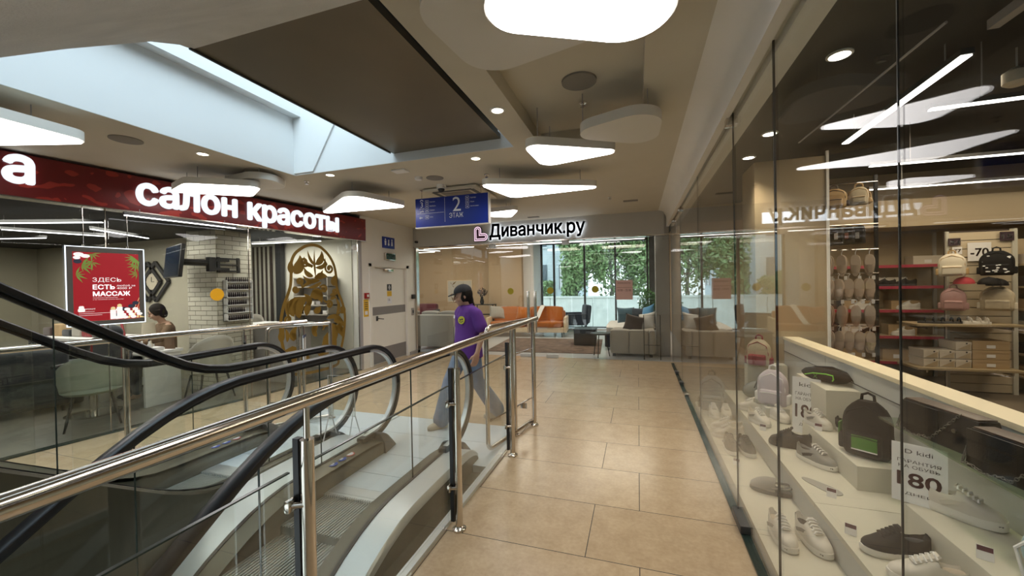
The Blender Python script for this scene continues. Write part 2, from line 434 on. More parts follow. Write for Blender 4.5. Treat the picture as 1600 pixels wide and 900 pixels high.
# ================================================================== RIGHT RAILING
XR = -1.14
rail = thing('glass_railing', 'near steel and glass railing along the corridor, right of the escalators', 'railing', (XR, 2, 0))
def rel(o): return Vector(o.location)
b = MB(); b.tube([(0, -5, 1.2), (0, 2.43, 1.2)], .027, 14); b.ball((0, 2.43, 1.2), .027); b.build('handrail', m_steel, rail)
for y in (-3.2, -1.2, 1.10, 2.31, 3.46, 4.27):
    p = MB(); yy = y - 2
    low = y > 4
    p.cyl((0, yy, 0), (0, yy, 1.06), .024, 18); p.cyl((0, yy, 1.06), (0, yy, 1.185), .011, 12)
    p.lathe([(.045, 0), (.045, .012), (.03, .022), (.024, .03)], (0, yy, 0), 20)
    o = p.build('post', m_steel, rail)
    if not low:
        q = MB(); q.box(-.055, yy - .012, .05, -.03, yy + .012, 1.06); q.build('flat_bar', m_black, o)
        for z in (.28, .83):
            q = MB()
            for s in (-1, 1):
                q.box(-.06, yy + s * .03 - .022, z - .022, -.035, yy + s * .03 + .022, z + .022, .008); q.cyl((-.04, yy + s * .03, z), (.0, yy + s * .012, z), .012, 10)
            q.build('glass_clamp', m_steel, o)
for y0, y1 in ((-3.15, -1.25), (-1.15, 1.06), (1.14, 2.27), (2.35, 3.42)):
    p = MB(); p.box(-.05, y0 - 2, .06, -.04, y1 - 2, .95); g = p.build('glass_panel', m_rglass, rail); MB().box(-.0515, y0 - 2, .948, -.0385, y1 - 2, .953).build('glass_edge', m_edge, g)
b = MB(); b.box(-.125, -6, 0, -.085, 1.65, .028); b.box(-.135, -6, -.02, -.12, 1.65, .03); b.build('base_channel', m_brushed, rail)

def barrier(name, label, p0, p1, dz=0):
    """rounded tube frame on the floor closing the end of a railing"""
    p0 = Vector((*p0, 0)); p1 = Vector((*p1, 0)); t = thing(name, label, 'barrier', p0)
    d = p1 - p0; L = d.length; d.normalize(); R = .07
    def P(s, z): return d * s + Vector((0, 0, z))
    path = [P(L, 1.2 - dz)] + [P(R - R * math.sin(a), 1.2 - dz - R + R * math.cos(a)) for a in [k * PI / 2 / 6 for k in range(7)]] 
    path += [P(R - R * math.cos(a), .04 + R - R * math.sin(a)) for a in [k * PI / 2 / 6 for k in range(7)]] + [P(L, .04)]
    MB().tube(path, .021, 12).build('tube_frame', m_steel, t)
    q = MB(); q.cyl(P(L, 0), P(L, 1.2 - dz), .021, 14); q.lathe([(.04, 0), (.04, .012), (.022, .02)], P(L, 0), 18); q.build('post', m_steel, t)
    q = MB(); q.cyl(P(L * .55, 0), P(L * .55, 1.19 - dz), .019, 14); q.lathe([(.04, 0), (.04, .012), (.022, .02)], P(L * .55, 0), 18); q.build('post', m_steel, t)
    for z in (.30, .86):
        q = MB(); q.cyl(P(0, z), P(L, z), .008, 8); q.build('crossbar', m_steel, t)
    return t
barrier('tube_barrier', 'steel tube barrier frame at the far end of the near railing, beside the walking woman', (-1.37, 3.42), (-1.17, 4.36))
tag(MB().box(-.035, -.006, -.06, .035, .006, 0).build('padlock', m_steel, None, loc=(-1.215, 4.10, .30)), 'small padlock tag hanging from the lower bar of the tube barrier', 'padlock')

# ================================================================== LEFT RAILING
lr = thing('glass_railing', 'far steel and glass railing in front of the beauty salon', 'railing', (-4.205, 2.0, 0))
def LP(y): return (-4.205 + .2226 * (y - 2.0)) + 4.205
b = MB(); b.tube([(LP(y) , y - 2, 1.2) for y in (-3.0, 1.0, 3.5)] + [(LP(3.5) + .07, 1.95 - .37, 1.2)] if False else [(LP(y), y - 2, 1.2) for y in (-3.0, 0.5, 2.0, 3.72)], .025, 14); b.build('handrail', m_steel, lr)
for y in (-1.4, .5, 2.15, 3.05, 3.62):
    p = MB(); p.cyl((LP(y), y - 2, 0), (LP(y), y - 2, 1.12), .022, 16); p.cyl((LP(y), y - 2, 1.12), (LP(y), y - 2, 1.19), .010, 10)
    p.lathe([(.042, 0), (.042, .012), (.022, .02)], (LP(y), y - 2, 0), 18); p.build('post', m_steel, lr)
for y0, y1 in ((-1.3, .42), (.58, 2.08), (2.22, 3.0)):
    p = MB(); p.sweep([(LP(y0) + .03, y0 - 2, .52), (LP(y1) + .03, y1 - 2, .52)], [(-.005, -.45), (.005, -.45), (.005, .43), (-.005, .43)], up=(0, 0, 1)); p.build('glass_panel', m_rglass, lr)
barrier('tube_barrier', 'steel tube barrier frame at the end of the far railing, before the gold doll decal', (-4.02, 3.36), (-3.60, 3.86), .03)
# framed notice on the barrier
t = thing('notice_board', 'small white notice with a dark top clipped to the far barrier', 'notice', (-3.80, 3.66, .72), rz=math.radians(128))
MB().box(-.085, -.006, 0, .085, .006, .33).build('sheet', m_white, t); MB().box(-.085, -.012, .30, .085, .006, .33).build('top_clip', mat('navy_blue', (18, 28, 84), .5), t)

# ================================================================== ESCALATORS
def gcurve(y0, L, m):
    def g(y):
        d = y0 - y
        if d <= 0: return 0.0
        return m * d * d / (2 * L) if d < L else m * L / 2 + m * (d - L)
    return g
def yrange(a, b_, n): return [a + (b_ - a) * k / n for k in range(n + 1)]
HANDPROF = [(-.018, -.036), (-.010, -.041), (.012, -.040), (.020, -.030), (.022, 0), (.020, .030), (.012, .040), (-.010, .041), (-.018, .036)]
def escalator(label, xl, xr, sgn, hy0, hL, dy0, dL, yc, yend, ol, orr, deep, m_=.68):
    xc = (xl + xr) / 2
    T = thing('escalator', label, 'escalator', (xc, 2.46, 0)); OY = 2.46
    gh = gcurve(hy0, hL, m_); gd = gcurve(dy0, dL, m_); gs = gcurve(dy0 - .1, dL, m_)
    R = .43; zt = 1.02; zc = zt - R
    ys = yrange(yc, yend, 44)
    top = [(y, zt + sgn * gh(y)) for y in ys]
    ang = [(yc + R * math.cos(a), zc + R * math.sin(a)) for a in [math.radians(-80 + 170 * k / 22) for k in range(23)]]
    base = [(y, .14 + sgn * gd(y)) for y in yrange(yc, yend, 44)]
    for x, side in ((xl, -1), (xr, 1)):
        path = [(x - xc, y - OY, z) for y, z in [(yc - .12, .165)] + ang + top[1:]]
        o = MB().sweep(path, HANDPROF, up=(1, 0, 0)).build('handrail', m_rubber, T)
        inner = [(y, z - .018) for y, z in top]
        a2 = [(yc + (R - .02) * math.cos(a), zc + (R - .02) * math.sin(a)) for a in [math.radians(-80 + 170 * k / 22) for k in range(23)]]
        # bright guide strip inside the handrail loop
        arcp = [(yc - .1, .19)] + [(yc + (R - .035) * math.cos(a), zc + (R - .035) * math.sin(a)) for a in [math.radians(-80 + 170 * k / 22) for k in range(23)]]
        gp = [(-.012, -.020), (.012, -.020), (.012, .020), (-.012, .020)]
        MB().sweep([(x - xc, y - OY, z) for y, z in arcp], gp, up=(1, 0, 0)).build('newel_guide', m_brushed, T)
        MB().sweep([(x - xc, y - OY, z) for y, z in arcp[-1:] + [(y, z - .030) for y, z in top[1:]]], [(-.012, -.010), (.012, -.010), (.012, .010), (-.012, .010)], up=(1, 0, 0)).build('handrail_guide', m_rubber, T)
        # glass in panels
        cuts = [yc + 1, yc - .62, yc - 1.85, yc - 3.1, yc - 4.3, yend]
        for c0, c1 in zip(cuts, cuts[1:]):
            if c1 >= c0: continue
            up_ = [(y, z) for y, z in (a2 if c0 > yc else []) + inner if c1 <= y <= c0]
            lo_ = [(y, z) for y, z in base if c1 <= y <= c0]
            if len(lo_) < 2: continue
            poly = up_ + lo_[::-1]
            q = MB()
            g0 = [q.bm.verts.new((x - xc - .005, y - OY, z)) for y, z in poly]; g1 = [q.bm.verts.new((x - xc + .005, y - OY, z)) for y, z in poly]
            n = len(poly); f1 = q.bm.faces.new(g0); f2 = q.bm.faces.new(g1[::-1])
            for i in range(n): q.bm.faces.new((g0[i], g1[i], g1[(i + 1) % n], g0[(i + 1) % n]))
            bmesh.ops.triangulate(q.bm, faces=[f1, f2])
            gl_ = q.build('balustrade_glass', m_eglass, T)
            if c1 > yend + .1: MB().box(x - xc - .0055, c1 - OY - .0012, .17 + sgn * gd(c1), x - xc + .0055, c1 - OY + .0012, zt - .03 + sgn * gh(c1)).build('joint_seal', m_edge, gl_)
        # decks
        def ribbon(name, poly, m, y_from, zf, taper=True):
            q = MB(); rings = []
            for y in [y_from, y_from - .02, y_from - .06, y_from - .12, y_from - .2, y_from - .3] + yrange(y_from - .4, yend, 40):
                d = y_from - y; k = 1.0
                if taper and d < .32: k = .12 + .88 * math.sqrt(max(0, 1 - (1 - d / .32) ** 2))
                rings.append([(px - xc, y - OY, pz * (k if pz > 0 else 1) + sgn * zf(y)) for px, pz in poly])
            q.loft(rings); return q.build(name, m, T)
        sk = x - side * .125; out = ol if side < 0 else orr
        ribbon('skirt_panel', [(sk, -.28), (sk, .135), (sk + side * .012, .14), (sk + side * .012, -.28)], m_clad, yc + .16, gd)
        ribbon('inner_deck', [(sk, .138), (x - side * .012, .165), (x - side * .012, .14), (sk, .11)], m_clad, yc + .14, gd)
        ribbon('glass_gasket', [(x - side * .012, .13), (x - side * .012, .172), (x + side * .014, .172), (x + side * .014, .13)], m_rubber, yc + .12, gd)
        ribbon('outer_deck', [(x + side * .014, .10), (x + side * .014, .166), (out - side * .012, .166), (out, .15), (out, .10)], m_brushed if sgn < 0 else m_clad, yc + .15, gd)
        ribbon('outer_cladding', [(out - side * .003, -deep), (out - side * .003, .152), (out - side * .02, .152), (out - side * .02, -deep)], m_clad, yc + .15, gd)
        # dark cap where the handrail enters the deck
        q = MB(); rings = []
        for k in range(9):
            u = k / 8; y = yc + .02 + .22 * u; h = .185 * math.cos(u * PI / 2) ** .6 + .012; ww = .15 * (1 - .25 * u)
            rings.append([(x - xc + ww * c, y - OY, max(.005, h * s_)) for c, s_ in [(-1, 0), (-.92, .55), (-.6, .92), (0, 1.0), (.6, .92), (.92, .55), (1, 0)]])
        q.loft(rings); cp = q.build('entry_cap', m_dgrey, T)
        q = MB().box(x - xc - .04, yc - .16 - OY, .15, x - xc + .04, yc + .02 - OY, .20, .012); q.build('handrail_inlet', m_rubber, T)
    # steps and comb
    wl, wr = xl + .125, xr - .125
    q = MB(); q.box(wl - xc, 0, -.05, wr - xc, .10, .004); q.box(wl - xc, -.03, -.04, wr - xc, 0, .002)
    for k in range(30):
        xx = wl - xc + (wr - wl) * (k + .5) / 30; q.box(xx - .005, -.05, -.02, xx + .005, -.03, .003)
    q.build('comb_plate', mat('comb_aluminium', (.72, .74, .74), .35, .8), T)
    k = 0; y = 2.43
    while y > yend + .1 and k < 14:
        y1 = y - .40; zz_ = sgn * gs((y + y1) / 2) * 1.0 - .012
        q = MB(); q.box(wl - xc, y1 - OY, zz_ - .22, wr - xc, y - OY, zz_ - .008)
        nr = 26
        for r in range(nr):
            xx = wl - xc + (wr - wl) * (r + .5) / nr; q.box(xx - .006, y1 - OY, zz_ - .01, xx + .006, y - OY, zz_)
        q.build('step', m_step, T); y = y1; k += 1
    # landing plates
    fl = ol if ol < xl else xl
    edges = [4.15, 3.66, 3.17, 2.80, 2.56]
    for e0, e1 in zip(edges, edges[1:]):
        MB().box(wl - xc if e0 < 3.3 else ol - xc + .004, e1 - OY + .003, -.06, wr - xc if e0 < 3.3 else (orr - xc - .004 if sgn > 0 else -1.262 - xc), e0 - OY - .003, .003).build('landing_plate', m_plate, T)
    if sgn < 0: MB().box(orr - xc - .01, yend - OY, -.075, -1.262 - xc, 3.17 - OY, -.055).build('gap_cover', m_clad, T)
    # underside
    q = MB(); rings = []
    for y in yrange(3.1, yend, 30):
        z = sgn * gd(y) - deep; rings.append([(ol - xc + .01, y - OY, z), (orr - xc - .01, y - OY, z), (orr - xc - .01, y - OY, z - .03), (ol - xc + .01, y - OY, z - .03)])
    q.loft(rings); q.build('truss_soffit', m_clad, T)
    return T, xc
E1, xc1 = escalator('escalator going down from this floor, next to the near railing', -2.475, -1.625, -1, 1.93, .8, 2.30, .8, 3.15, -2.6, -2.83, -1.42, .75)
E2, xc2 = escalator('escalator rising to the next floor, nearer to the beauty salon', -3.82, -2.93, 1, 2.18, .5, 2.20, .6, 3.06, -3.0, -3.98, -2.84, 1.0)
# safety pictograms on the inner decks
m_pb = mat('pictogram_blue', (20, 70, 170), .4); m_pw = mat('pictogram_white', (225, 225, 230), .4); m_pr = mat('pictogram_red', (200, 60, 60), .4)
def pictos(T, x, ys, z):
    for k, y in enumerate(ys):
        q = MB(); q.cyl((x, y, z), (x, y, z + .003), .040, 20)
        o = q.build('pictogram', m_pb if k < len(ys) - 1 else m_pr, T); o['label'] = 'round blue safety pictogram' if k < len(ys) - 1 else 'round red ringed prohibition pictogram'
        q = MB()
        if k < len(ys) - 1:
            q.cyl((x - .012, y + .012, z + .003), (x - .012, y + .012, z + .0045), .008, 10); q.box(x - .008, y - .018, z + .003, x + .014, y - .004, z + .0045); q.box(x - .002, y - .006, z + .003, x + .01, y + .014, z + .0045)
        else:
            q.cyl((x, y, z + .003), (x, y, z + .0045), .031, 20)
        q.build('symbol', m_pw, o)
for T, x in ((E1, -2.41 - xc1), (E2, -3.76 - xc2)):
    pictos(T, x, [.12, .22, .32], .150)

# escalator overhead: flat brown clad landing and grey sloping underside
t = thing('overhead_escalator', 'brown clad underside of the escalator overhead with grey sloping soffit', 'escalator', (-1.95, 3.75, 3.1))
MB().box(-.65, -2.05, 0, .63, .045, .05).build('landing_soffit', m_brown, t)
MB().box(-.665, -2.05, -.012, -.65, 0, .25).build('edge_profile', m_dgrey, t)
b = MB(); rings = []
for k, (y, z) in enumerate([(-2.03, 0.0), (-2.10, -.012), (-2.25, -.08), (-2.6, -.32), (-3.2, -.75), (-4.2, -1.46), (-5.6, -2.45)]):
    r = [(-.665, y, z)]
    for j in range(1, 8):
        uu = j / 8; r.append((-.665 + 1.295 * uu, y, z + min(1, max(0, (-2.1 - y) / .9)) * (-.05 * math.sin(uu * PI) ** .8 + .02 * math.sin(3 * y + uu * 7))))
    r += [(.63, y, z), (.63, y + .2, z + .28), (-.665, y + .2, z + .28)]
    rings.append(r)
b.loft(rings); b.build('sloping_soffit', m_soffit, t)
b = MB(); pr = [(-.0, .05), (-2.05, .05), (-2.2, .0), (-5.6, -2.4), (-5.6, -1.5), (-2.0, 1.1), (0, 1.1)]
b.prism(pr, 'X', -.66, -.62); b.build('side_cladding', m_clad, t)
b = MB(); b.prism(pr, 'X', .59, .62); b.build('side_cladding', m_clad, t)

# ================================================================== CEILING PENDANTS AND FITTINGS
def pendant(pts, rads, zb, lit, label, thick=.075, wires=None):
    n = len(pts); c = (sum(p[0] for p in pts) / n, sum(p[1] for p in pts) / n)
    poly = rpoly(pts, rads); area2 = sum(poly[i - 1][0] * poly[i][1] - poly[i][0] * poly[i - 1][1] for i in range(len(poly)))
    if area2 < 0: poly = poly[::-1]
    t = thing('ceiling_lamp' if lit else 'ceiling_panel', label, 'ceiling lamp' if lit else 'ceiling panel', (c[0], c[1], zb))
    loc = [(p[0] - c[0], p[1] - c[1]) for p in poly]
    MB().prism(loc, 'Z', 0 if not lit else .004, thick).build('housing', m_lampside, t)
    if lit:
        ins = []
        for i in range(len(loc)):
            a = Vector(loc[i - 1]); b_ = Vector(loc[(i + 1) % len(loc)]); d = (b_ - a); d = d.normalized() if d.length > 1e-6 else Vector((1, 0)); nrm = Vector((-d.y, d.x)); ins.append((loc[i][0] + nrm.x * .012, loc[i][1] + nrm.y * .012))
        MB().prism(ins, 'Z', -.006, .003).build('diffuser', m_lampface, t)
    q = MB()
    for p in pts:
        px = c[0] + (p[0] - c[0]) * .6; py = c[1] + (p[1] - c[1]) * .6
        hz = 3.0 if not (-.92 < px < .06 and py < 3.9) else 3.13
        q.cyl((px - c[0], py - c[1], thick), (px - c[0], py - c[1], hz - zb), .004, 6)
    q.build('suspension_wire', m_grey, t)
    return t
G = None
pendant([(-.66, 1.60), (.21, 2.06), (.05, .55)], [.16, .20, .2], 2.72, True, 'large glowing rounded ceiling lamp at the top of the view, nearest the camera')
pendant([(-.95, 1.42), (-.86, 2.16), (-.02, 1.96), (-.1, 1.45)], [.2, .2, .12, .2], 2.82, False, 'large unlit rounded ceiling panel left of the nearest glowing lamp')
pendant([(-.93, 3.15), (-.90, 3.86), (-.06, 3.66)], [.10, .14, .07], 2.78, True, 'small glowing lamp tucked beside the unlit oval panel over the walkway')
pendant([(-.62, 3.17), (.17, 3.68), (.20, 2.86)], [.16, .16, .2], 2.80, False, 'unlit rounded ceiling panel over the middle of the walkway')
pendant([(-1.78, 4.22), (-1.62, 5.08), (-.28, 4.94)], [.08, .14, .07], 2.78, True, 'long narrow glowing lamp right of the blue hanging sign')
pendant([(-4.80, 4.98), (-3.20, 5.04), (-3.45, 4.05)], [.08, .10, .2], 2.78, True, 'glowing triangular lamp left of the blue hanging sign, over the salon corner')
pendant([(-2.75, 6.02), (-1.75, 5.88), (-2.1, 6.55)], [.08, .08, .12], 2.78, True, 'glowing lamp half hidden behind the blue hanging sign')
pendant([(-5.32, 3.18), (-4.72, 2.98), (-4.10, 3.42), (-4.62, 3.72)], [.1, .15, .1, .1], 2.78, True, 'flat glowing lamp in front of the red salon lettering')
pendant([(-3.98, 1.30), (-4.0, 1.92), (-5.5, 1.42), (-5.1, .6)], [.1, .1, .1, .2], 2.76, True, 'glowing lamp cut off by the left edge of the view')

pendant([(-5.05, 3.45), (-4.25, 3.95), (-3.95, 3.30)], [.15, .2, .2], 2.88, False, 'unlit rounded ceiling panel above the lamp before the red lettering')
def downlight(x, y, z, label, pw=DOWN):
    t = thing('downlight', label, 'downlight', (x, y, z))
    MB().lathe([(.062, 0), (.062, -.006), (.048, -.008), (.046, .0)], seg=24).build('trim_ring', m_white, t)
    MB().lathe([(.046, -.004), (.0, -.005)], seg=24).build('lens', emis('downlight_lens', (1.0, .90, .66), 9), t)
    l = bpy.data.lights.new('downlight_lamp', 'SPOT'); l.energy = pw; l.color = (1, .90, .74); l.spot_size = 2.1; l.spot_blend = .7; l.shadow_soft_size = .05
    o = bpy.data.objects.new('downlight_lamp', l); COL.objects.link(o); o.parent = t; o.location = (0, 0, -.012)
for x, y, lb in ((-1.05, 2.96, 'round yellowish downlight beside the brown panel, over the railing'), (-1.68, 3.99, 'round downlight just beyond the far right corner of the atrium opening'),
                 (-3.60, 3.92, 'round downlight beyond the far left corner of the atrium opening'), (-4.22, 2.85, 'round downlight along the left edge of the atrium opening')):
    downlight(x, y, 3.0, lb)
for x, y in ((.30, 1.2), (.30, 3.2), (.30, 5.4), (.30, 7.2)):
    pass
def disc(name, label, cat, x, y, r, m, h=.012):
    return tag(MB().lathe([(r, 0), (r, -h * .6), (r * .85, -h), (0, -h)], seg=28).build(name, m, None, loc=(x, y, 3.0)), label, cat)
m_grille = mat('grey_grille', (0.25, 0.23, .2), .7)
disc('ceiling_speaker', 'round grey ceiling speaker grille near the left lamp', 'speaker', -4.455, 2.343, .12, m_grille)
disc('ceiling_speaker', 'round grey ceiling speaker grille behind the security camera', 'speaker', -2.48, 4.52, .11, m_grille)
disc('smoke_detector', 'round white smoke detector between the speaker and the atrium corner', 'detector', -2.66, 4.42, .05, m_white, .035)
tag(MB().box(-.09, -.06, -.02, .09, .06, 0, .006).build('exit_beacon', m_white, None, loc=(-2.70, 4.08, 3.0)), 'small white rectangular ceiling box beside the atrium opening', 'detector')
tag(MB().lathe([(.13, .0), (.13, -.014), (.06, -.02), (0, -.02)], seg=30).build('ceiling_speaker', m_grille, None, loc=(-.40, 2.98, 3.13)), 'grey round grille peeking from behind the large unlit panel', 'speaker')
def sprinkler(x, y, z, lb):
    t = thing('sprinkler', lb, 'sprinkler', (x, y, z))
    MB().lathe([(.03, 0), (.03, -.006), (.01, -.008), (.008, -.03), (.0, -.03)], seg=14).build('stem', m_steel, t)
    MB().lathe([(.022, -.036), (.022, -.039), (0, -.039)], seg=14).build('deflector', m_steel, t)
sprinkler(-.42, 3.35, 3.13, 'sprinkler head in the recessed ceiling above the unlit oval panel')
sprinkler(-1.80, 4.62, 3.0, 'sprinkler head above the long narrow glowing lamp')
sprinkler(-.42, 6.6, 3.0, 'sprinkler head near the far furniture shop fascia')
sprinkler(-4.1, 4.05, 3.0, 'sprinkler head near the salon lamp')
t = thing('dome_camera', 'white dome security camera hanging above the blue sign', 'camera', (-2.57, 4.86, 3.0))
MB().lathe([(.065, 0), (.065, -.05), (.055, -.058), (0, -.058)], seg=24).build('mount', m_white, t)
MB().ball((0, 0, -.06), .048, seg=20).build('dome', m_black, t)
t = thing('bullet_camera', 'small black camera under the left end of the grey fascia', 'camera', (-5.03, 8.16, 2.66))
MB().cyl((0, 0, 0), (.06, -.02, -.01), .028, 14).build('body', m_black, t)
# cassette air conditioner
t = thing('air_conditioner', 'square white cassette air conditioner in the ceiling behind the blue sign', 'air conditioner', (-2.50, 5.36, 2.985))
MB().box(-.42, -.42, -.03, .42, .42, 0, .012).build('panel', m_plaster, t)
MB().box(-.22, -.22, -.036, .22, .22, -.02).build('intake_grille', m_grille, t)
for s in (-1, 1):
    MB().box(-.3, s * .3 - .03, -.034, .3, s * .3 + .03, -.02).build('air_slot', m_black, t); MB().box(s * .3 - .03, -.3, -.034, s * .3 + .03, .3, -.02).build('air_slot', m_black, t)
for x, y, lb in ((-2.05, 7.9, 'flat grey ceiling vent above the furniture shop sign'), (-.1, 7.0, 'flat ceiling vent near the glass corner')):
    tag(MB().box(-.12, -.05, -.012, .12, .05, 0, .004).build('ceiling_vent', m_grille, None, loc=(x, y, 3.0)), lb, 'vent')

# ================================================================== BLUE FLOOR SIGN
m_blue = mat('sign_blue', (14, 44, 142), .35)
m_signw = mat('sign_white', (235, 238, 245), .5)
t = thing('floor_sign', 'blue hanging direction sign reading 2 ЭТАЖ over the landing', 'sign', (-3.07, 5.0, 2.455))
Ws, Hs = 1.135, .415
MB().box(0, 0, 0, Ws, .06, Hs, .004).build('sign_box', m_blue, t)
MB().box(-.006, -.003, -.014, Ws + .006, .062, 0).box(Ws, -.003, -.01, Ws + .014, .062, Hs).build('edge_frame', m_lampside, t)
for x in (.09, 1.02):
    q = MB(); q.cyl((x, .03, Hs), (x, .03, .545), .006, 8); q.lathe([(.022, .545), (.022, .53), (.008, .52)], (x, .03, 0), 14); q.build('hanger_rod', m_steel, t)
def put(mbq, x, z, m, parent, name, w=None, h=None, y=-.002):
    fit(mbq, w, h); mbq.xf(Matrix(((1, 0, 0, x), (0, 0, -1, y), (0, 1, 0, z), (0, 0, 0, 1)))); return mbq.build(name, m, parent)
put(text_mb('2', 1, off=-.012), .60, .195, m_signw, t, 'lettering', h=.20)
put(text_mb('ЭТАЖ', 1, off=.008), .545, .105, m_signw, t, 'lettering', w=.215, h=.07)
put(text_mb('3', 1, off=.0), .085, .285, m_signw, t, 'lettering', h=.075)
put(text_mb('ЭТАЖ', 1, off=.01), .065, .252, m_signw, t, 'lettering', w=.085, h=.024)
q = MB()
def bar(x0, z0, x1, z1, wd=.006):
    d = Vector((x1 - x0, 0, z1 - z0)); n = Vector((-d.z, 0, d.x)).normalized() * wd / 2
    a = Vector((x0, -.002, z0)); c = Vector((x1, -.002, z1)); q.quad(a - n, c - n, c + n, a + n)
bar(.08, .375, .105, .395, .010); bar(.105, .395, .13, .375, .010)
bar(.07, .228, .135, .228, .006); bar(.12, .24, .137, .228, .006); bar(.12, .215, .137, .228, .006); bar(.075, .205, .12, .24, .006)
bar(.03, .195, .46, .195, .004); bar(.475, .055, .475, .40, .004)
bar(.065, .135, .115, .135, .012); bar(.063, .135, .083, .15, .008); bar(.063, .135, .083, .12, .008)
for x, zs in ((.165, (.335, .275, .215, .115)), (.80, (.345, .285, .225))):
    for k, z in enumerate(zs):
        bar(x, z, x + .05, z, .004); bar(x, z + .045, x + .05, z + .045, .004); bar(x, z, x, z + .045, .004); bar(x + .05, z, x + .05, z + .045, .004); bar(x + .015, z + .022, x + .035, z + .022, .014)
q.build('arrows_and_icons', m_signw, t)
for s, x, z in (('ОДЕЖДА', .235, .345), ('МЕБЕЛЬ', .235, .287), ('САЛОН', .235, .228), ('КАФЕ', .235, .128), ('ОДЕЖДА', .87, .355), ('ОБУВЬ', .87, .297), ('АКСЕССУАРЫ', .87, .238)):
    put(text_mb(s.lower().capitalize(), 1), x, z, m_signw, t, 'lettering', h=.020)

# ================================================================== SERVICE DOOR AND WALL FITTINGS (x = -5.12)
m_door = mat('door_white', (0.78, 0.76, 0.71), .5, noise=.02); m_kick = mat('door_grey_band', (0.22, .205, .205), .45)
d = thing('door_1', None, None, (-5.12, 6.60, 0)); d['kind'] = 'structure'
MB().box(-.06, .02, .008, -.03, 1.26, 2.02).build('door_leaf', m_door, d)
MB().box(-.16, -.05, 0, .02, .02, 2.08).box(-.16, 1.26, 0, .02, 1.36, 2.08).box(-.16, -.05, 2.02, .02, 1.36, 2.09).build('door_frame', m_wallw, d)
MB().box(-.032, .03, .02, -.026, 1.25, .33).build('kick_plate', m_kick, d); MB().box(-.032, .03, 1.02, -.026, 1.25, 1.19).build('push_band', m_kick, d)
q = MB(); q.cyl((-.03, .22, .95), (.03, .22, .95), .011, 10); q.cyl((.03, .22, .95), (.03, .36, .93), .010, 10); q.box(-.03, .19, .90, -.022, .25, 1.0); q.build('door_handle', m_dgrey, d)
q = MB(); q.box(-.03, .45, 1.93, .03, .75, 1.985, .006); q.cyl((.02, .45, 1.975), (.02, .12, 2.0), .008, 8); q.build('door_closer', m_steel, d)
for z0, z1, m, lb in ((1.52, 1.66, m_black, 'black square hand sign sticker'), (1.40, 1.51, mat('sticker_yellow', (214, 170, 30), .5), 'yellow warning sticker'), (1.24, 1.38, m_pw, 'white door notice')):
    o = MB().box(-.032, .58, z0, -.0275, .74, z1).build('door_sticker', m, d); o['label'] = lb
q = MB(); q.box(-.0275, .625, 1.57, -.0265, .695, 1.61); q.box(-.0275, .645, 1.54, -.0265, .675, 1.64); q.build('hand_symbol', m_pw, d)
q = text_mb('16', 1, off=.01); fit(q, h=.06); q.xf(wallm((-.0265, .70, 1.30), (0, -1, 0), (1, 0, 0)) if False else wallm((-.0265, .61, 1.295), (0, 1, 0), (1, 0, 0))); q.build('door_number', m_black, d)
# local x on this wall runs along +y seen from the corridor
def wtxt(s, y, z, h, m, parent, x=.0, wd=None, off=0): 
    q = text_mb(s, 1, off=off); fit(q, wd, h); q.xf(wallm((x, y, z), (0, 1, 0), (1, 0, 0))); return q.build('lettering', m, parent)
t = thing('restroom_sign', 'blue restroom sign with white figures high on the wall above the door', 'sign', (-5.12, 7.00, 2.43))
MB().box(0, 0, 0, .02, .42, .24, .004).build('panel', m_blue, t)
for k, y in enumerate((.06, .29)):
    q = MB(); q.cyl((.021, y + .03, .185), (.023, y + .03, .185), .02, 12); q.prism([(y, .06), (y + .06, .06), (y + .045, .16), (y + .015, .16)] if k else [(y + .01, .06), (y + .05, .06), (y + .06, .16), (y, .16)], 'X', .020, .0225); q.build('figure_symbol', m_signw, t)
q = MB(); q.cyl((.021, .205, .17), (.023, .205, .17), .018, 12); q.box(.02, .19, .10, .0225, .215, .155); q.cyl((.021, .20, .085), (.023, .20, .085), .03, 14)
q.build('figure_symbol', m_signw, t)
t = thing('exit_sign', 'dark green ВЫХОД exit sign directly above the white service door', 'sign', (-5.12, 7.05, 2.17))
MB().box(0, 0, 0, .05, .36, .16, .006).build('box', m_steel, t); MB().box(.05, .02, .02, .053, .34, .14).build('face', mat('exit_green', (.012, .06, .04), .4), t)
wtxt('ВЫХОД', .04, .05, .06, m_signw, t, .054, .28, .02)
t = thing('fire_alarm_button', 'red fire alarm call point on the wall left of the door', 'alarm button', (-5.12, 6.40, 1.38))
MB().box(0, 0, 0, .05, .10, .11, .006).build('case', mat('alarm_red', (150, 18, 14), .4), t); MB().box(.05, .025, .03, .054, .075, .08).build('button', m_white, t)
t = thing('warning_sticker', 'tall yellow warning sticker below the red fire alarm button', 'sticker', (-5.12, 6.38, 1.02))
MB().box(0, 0, 0, .004, .14, .34).build('sheet', mat('sticker_yellow', (214, 170, 30), .5), t); MB().box(.004, .03, .04, .006, .11, .11).build('white_box', m_pw, t)
q = MB()
for k in range(4): q.box(.004, .025, .15 + k * .04, .006, .115, .165 + k * .04)
q.build('print', m_black, t)
t = thing('card_reader', 'black access card reader on the wall right of the white door', 'card reader', (-5.12, 8.07, 1.31))
MB().box(0, 0, 0, .06, .10, .10, .01).build('case', m_black, t)
t = thing('light_switch', 'grey intercom switch plate below the black card reader', 'switch', (-5.12, 8.06, .92))
MB().box(0, 0, 0, .02, .09, .17, .005).build('plate', m_grey, t); MB().box(.02, .02, .05, .026, .07, .12).build('rocker', m_dgrey, t)
tag(MB().lathe([(.05, 0), (.05, .04), (.0, .05)], seg=18).build('motion_sensor', m_white, None, loc=fpt(6.16, .006, 2.36), rot=(0, PI / 2, FRZ)), 'small white motion sensor at the top right corner of the salon glass', 'sensor')

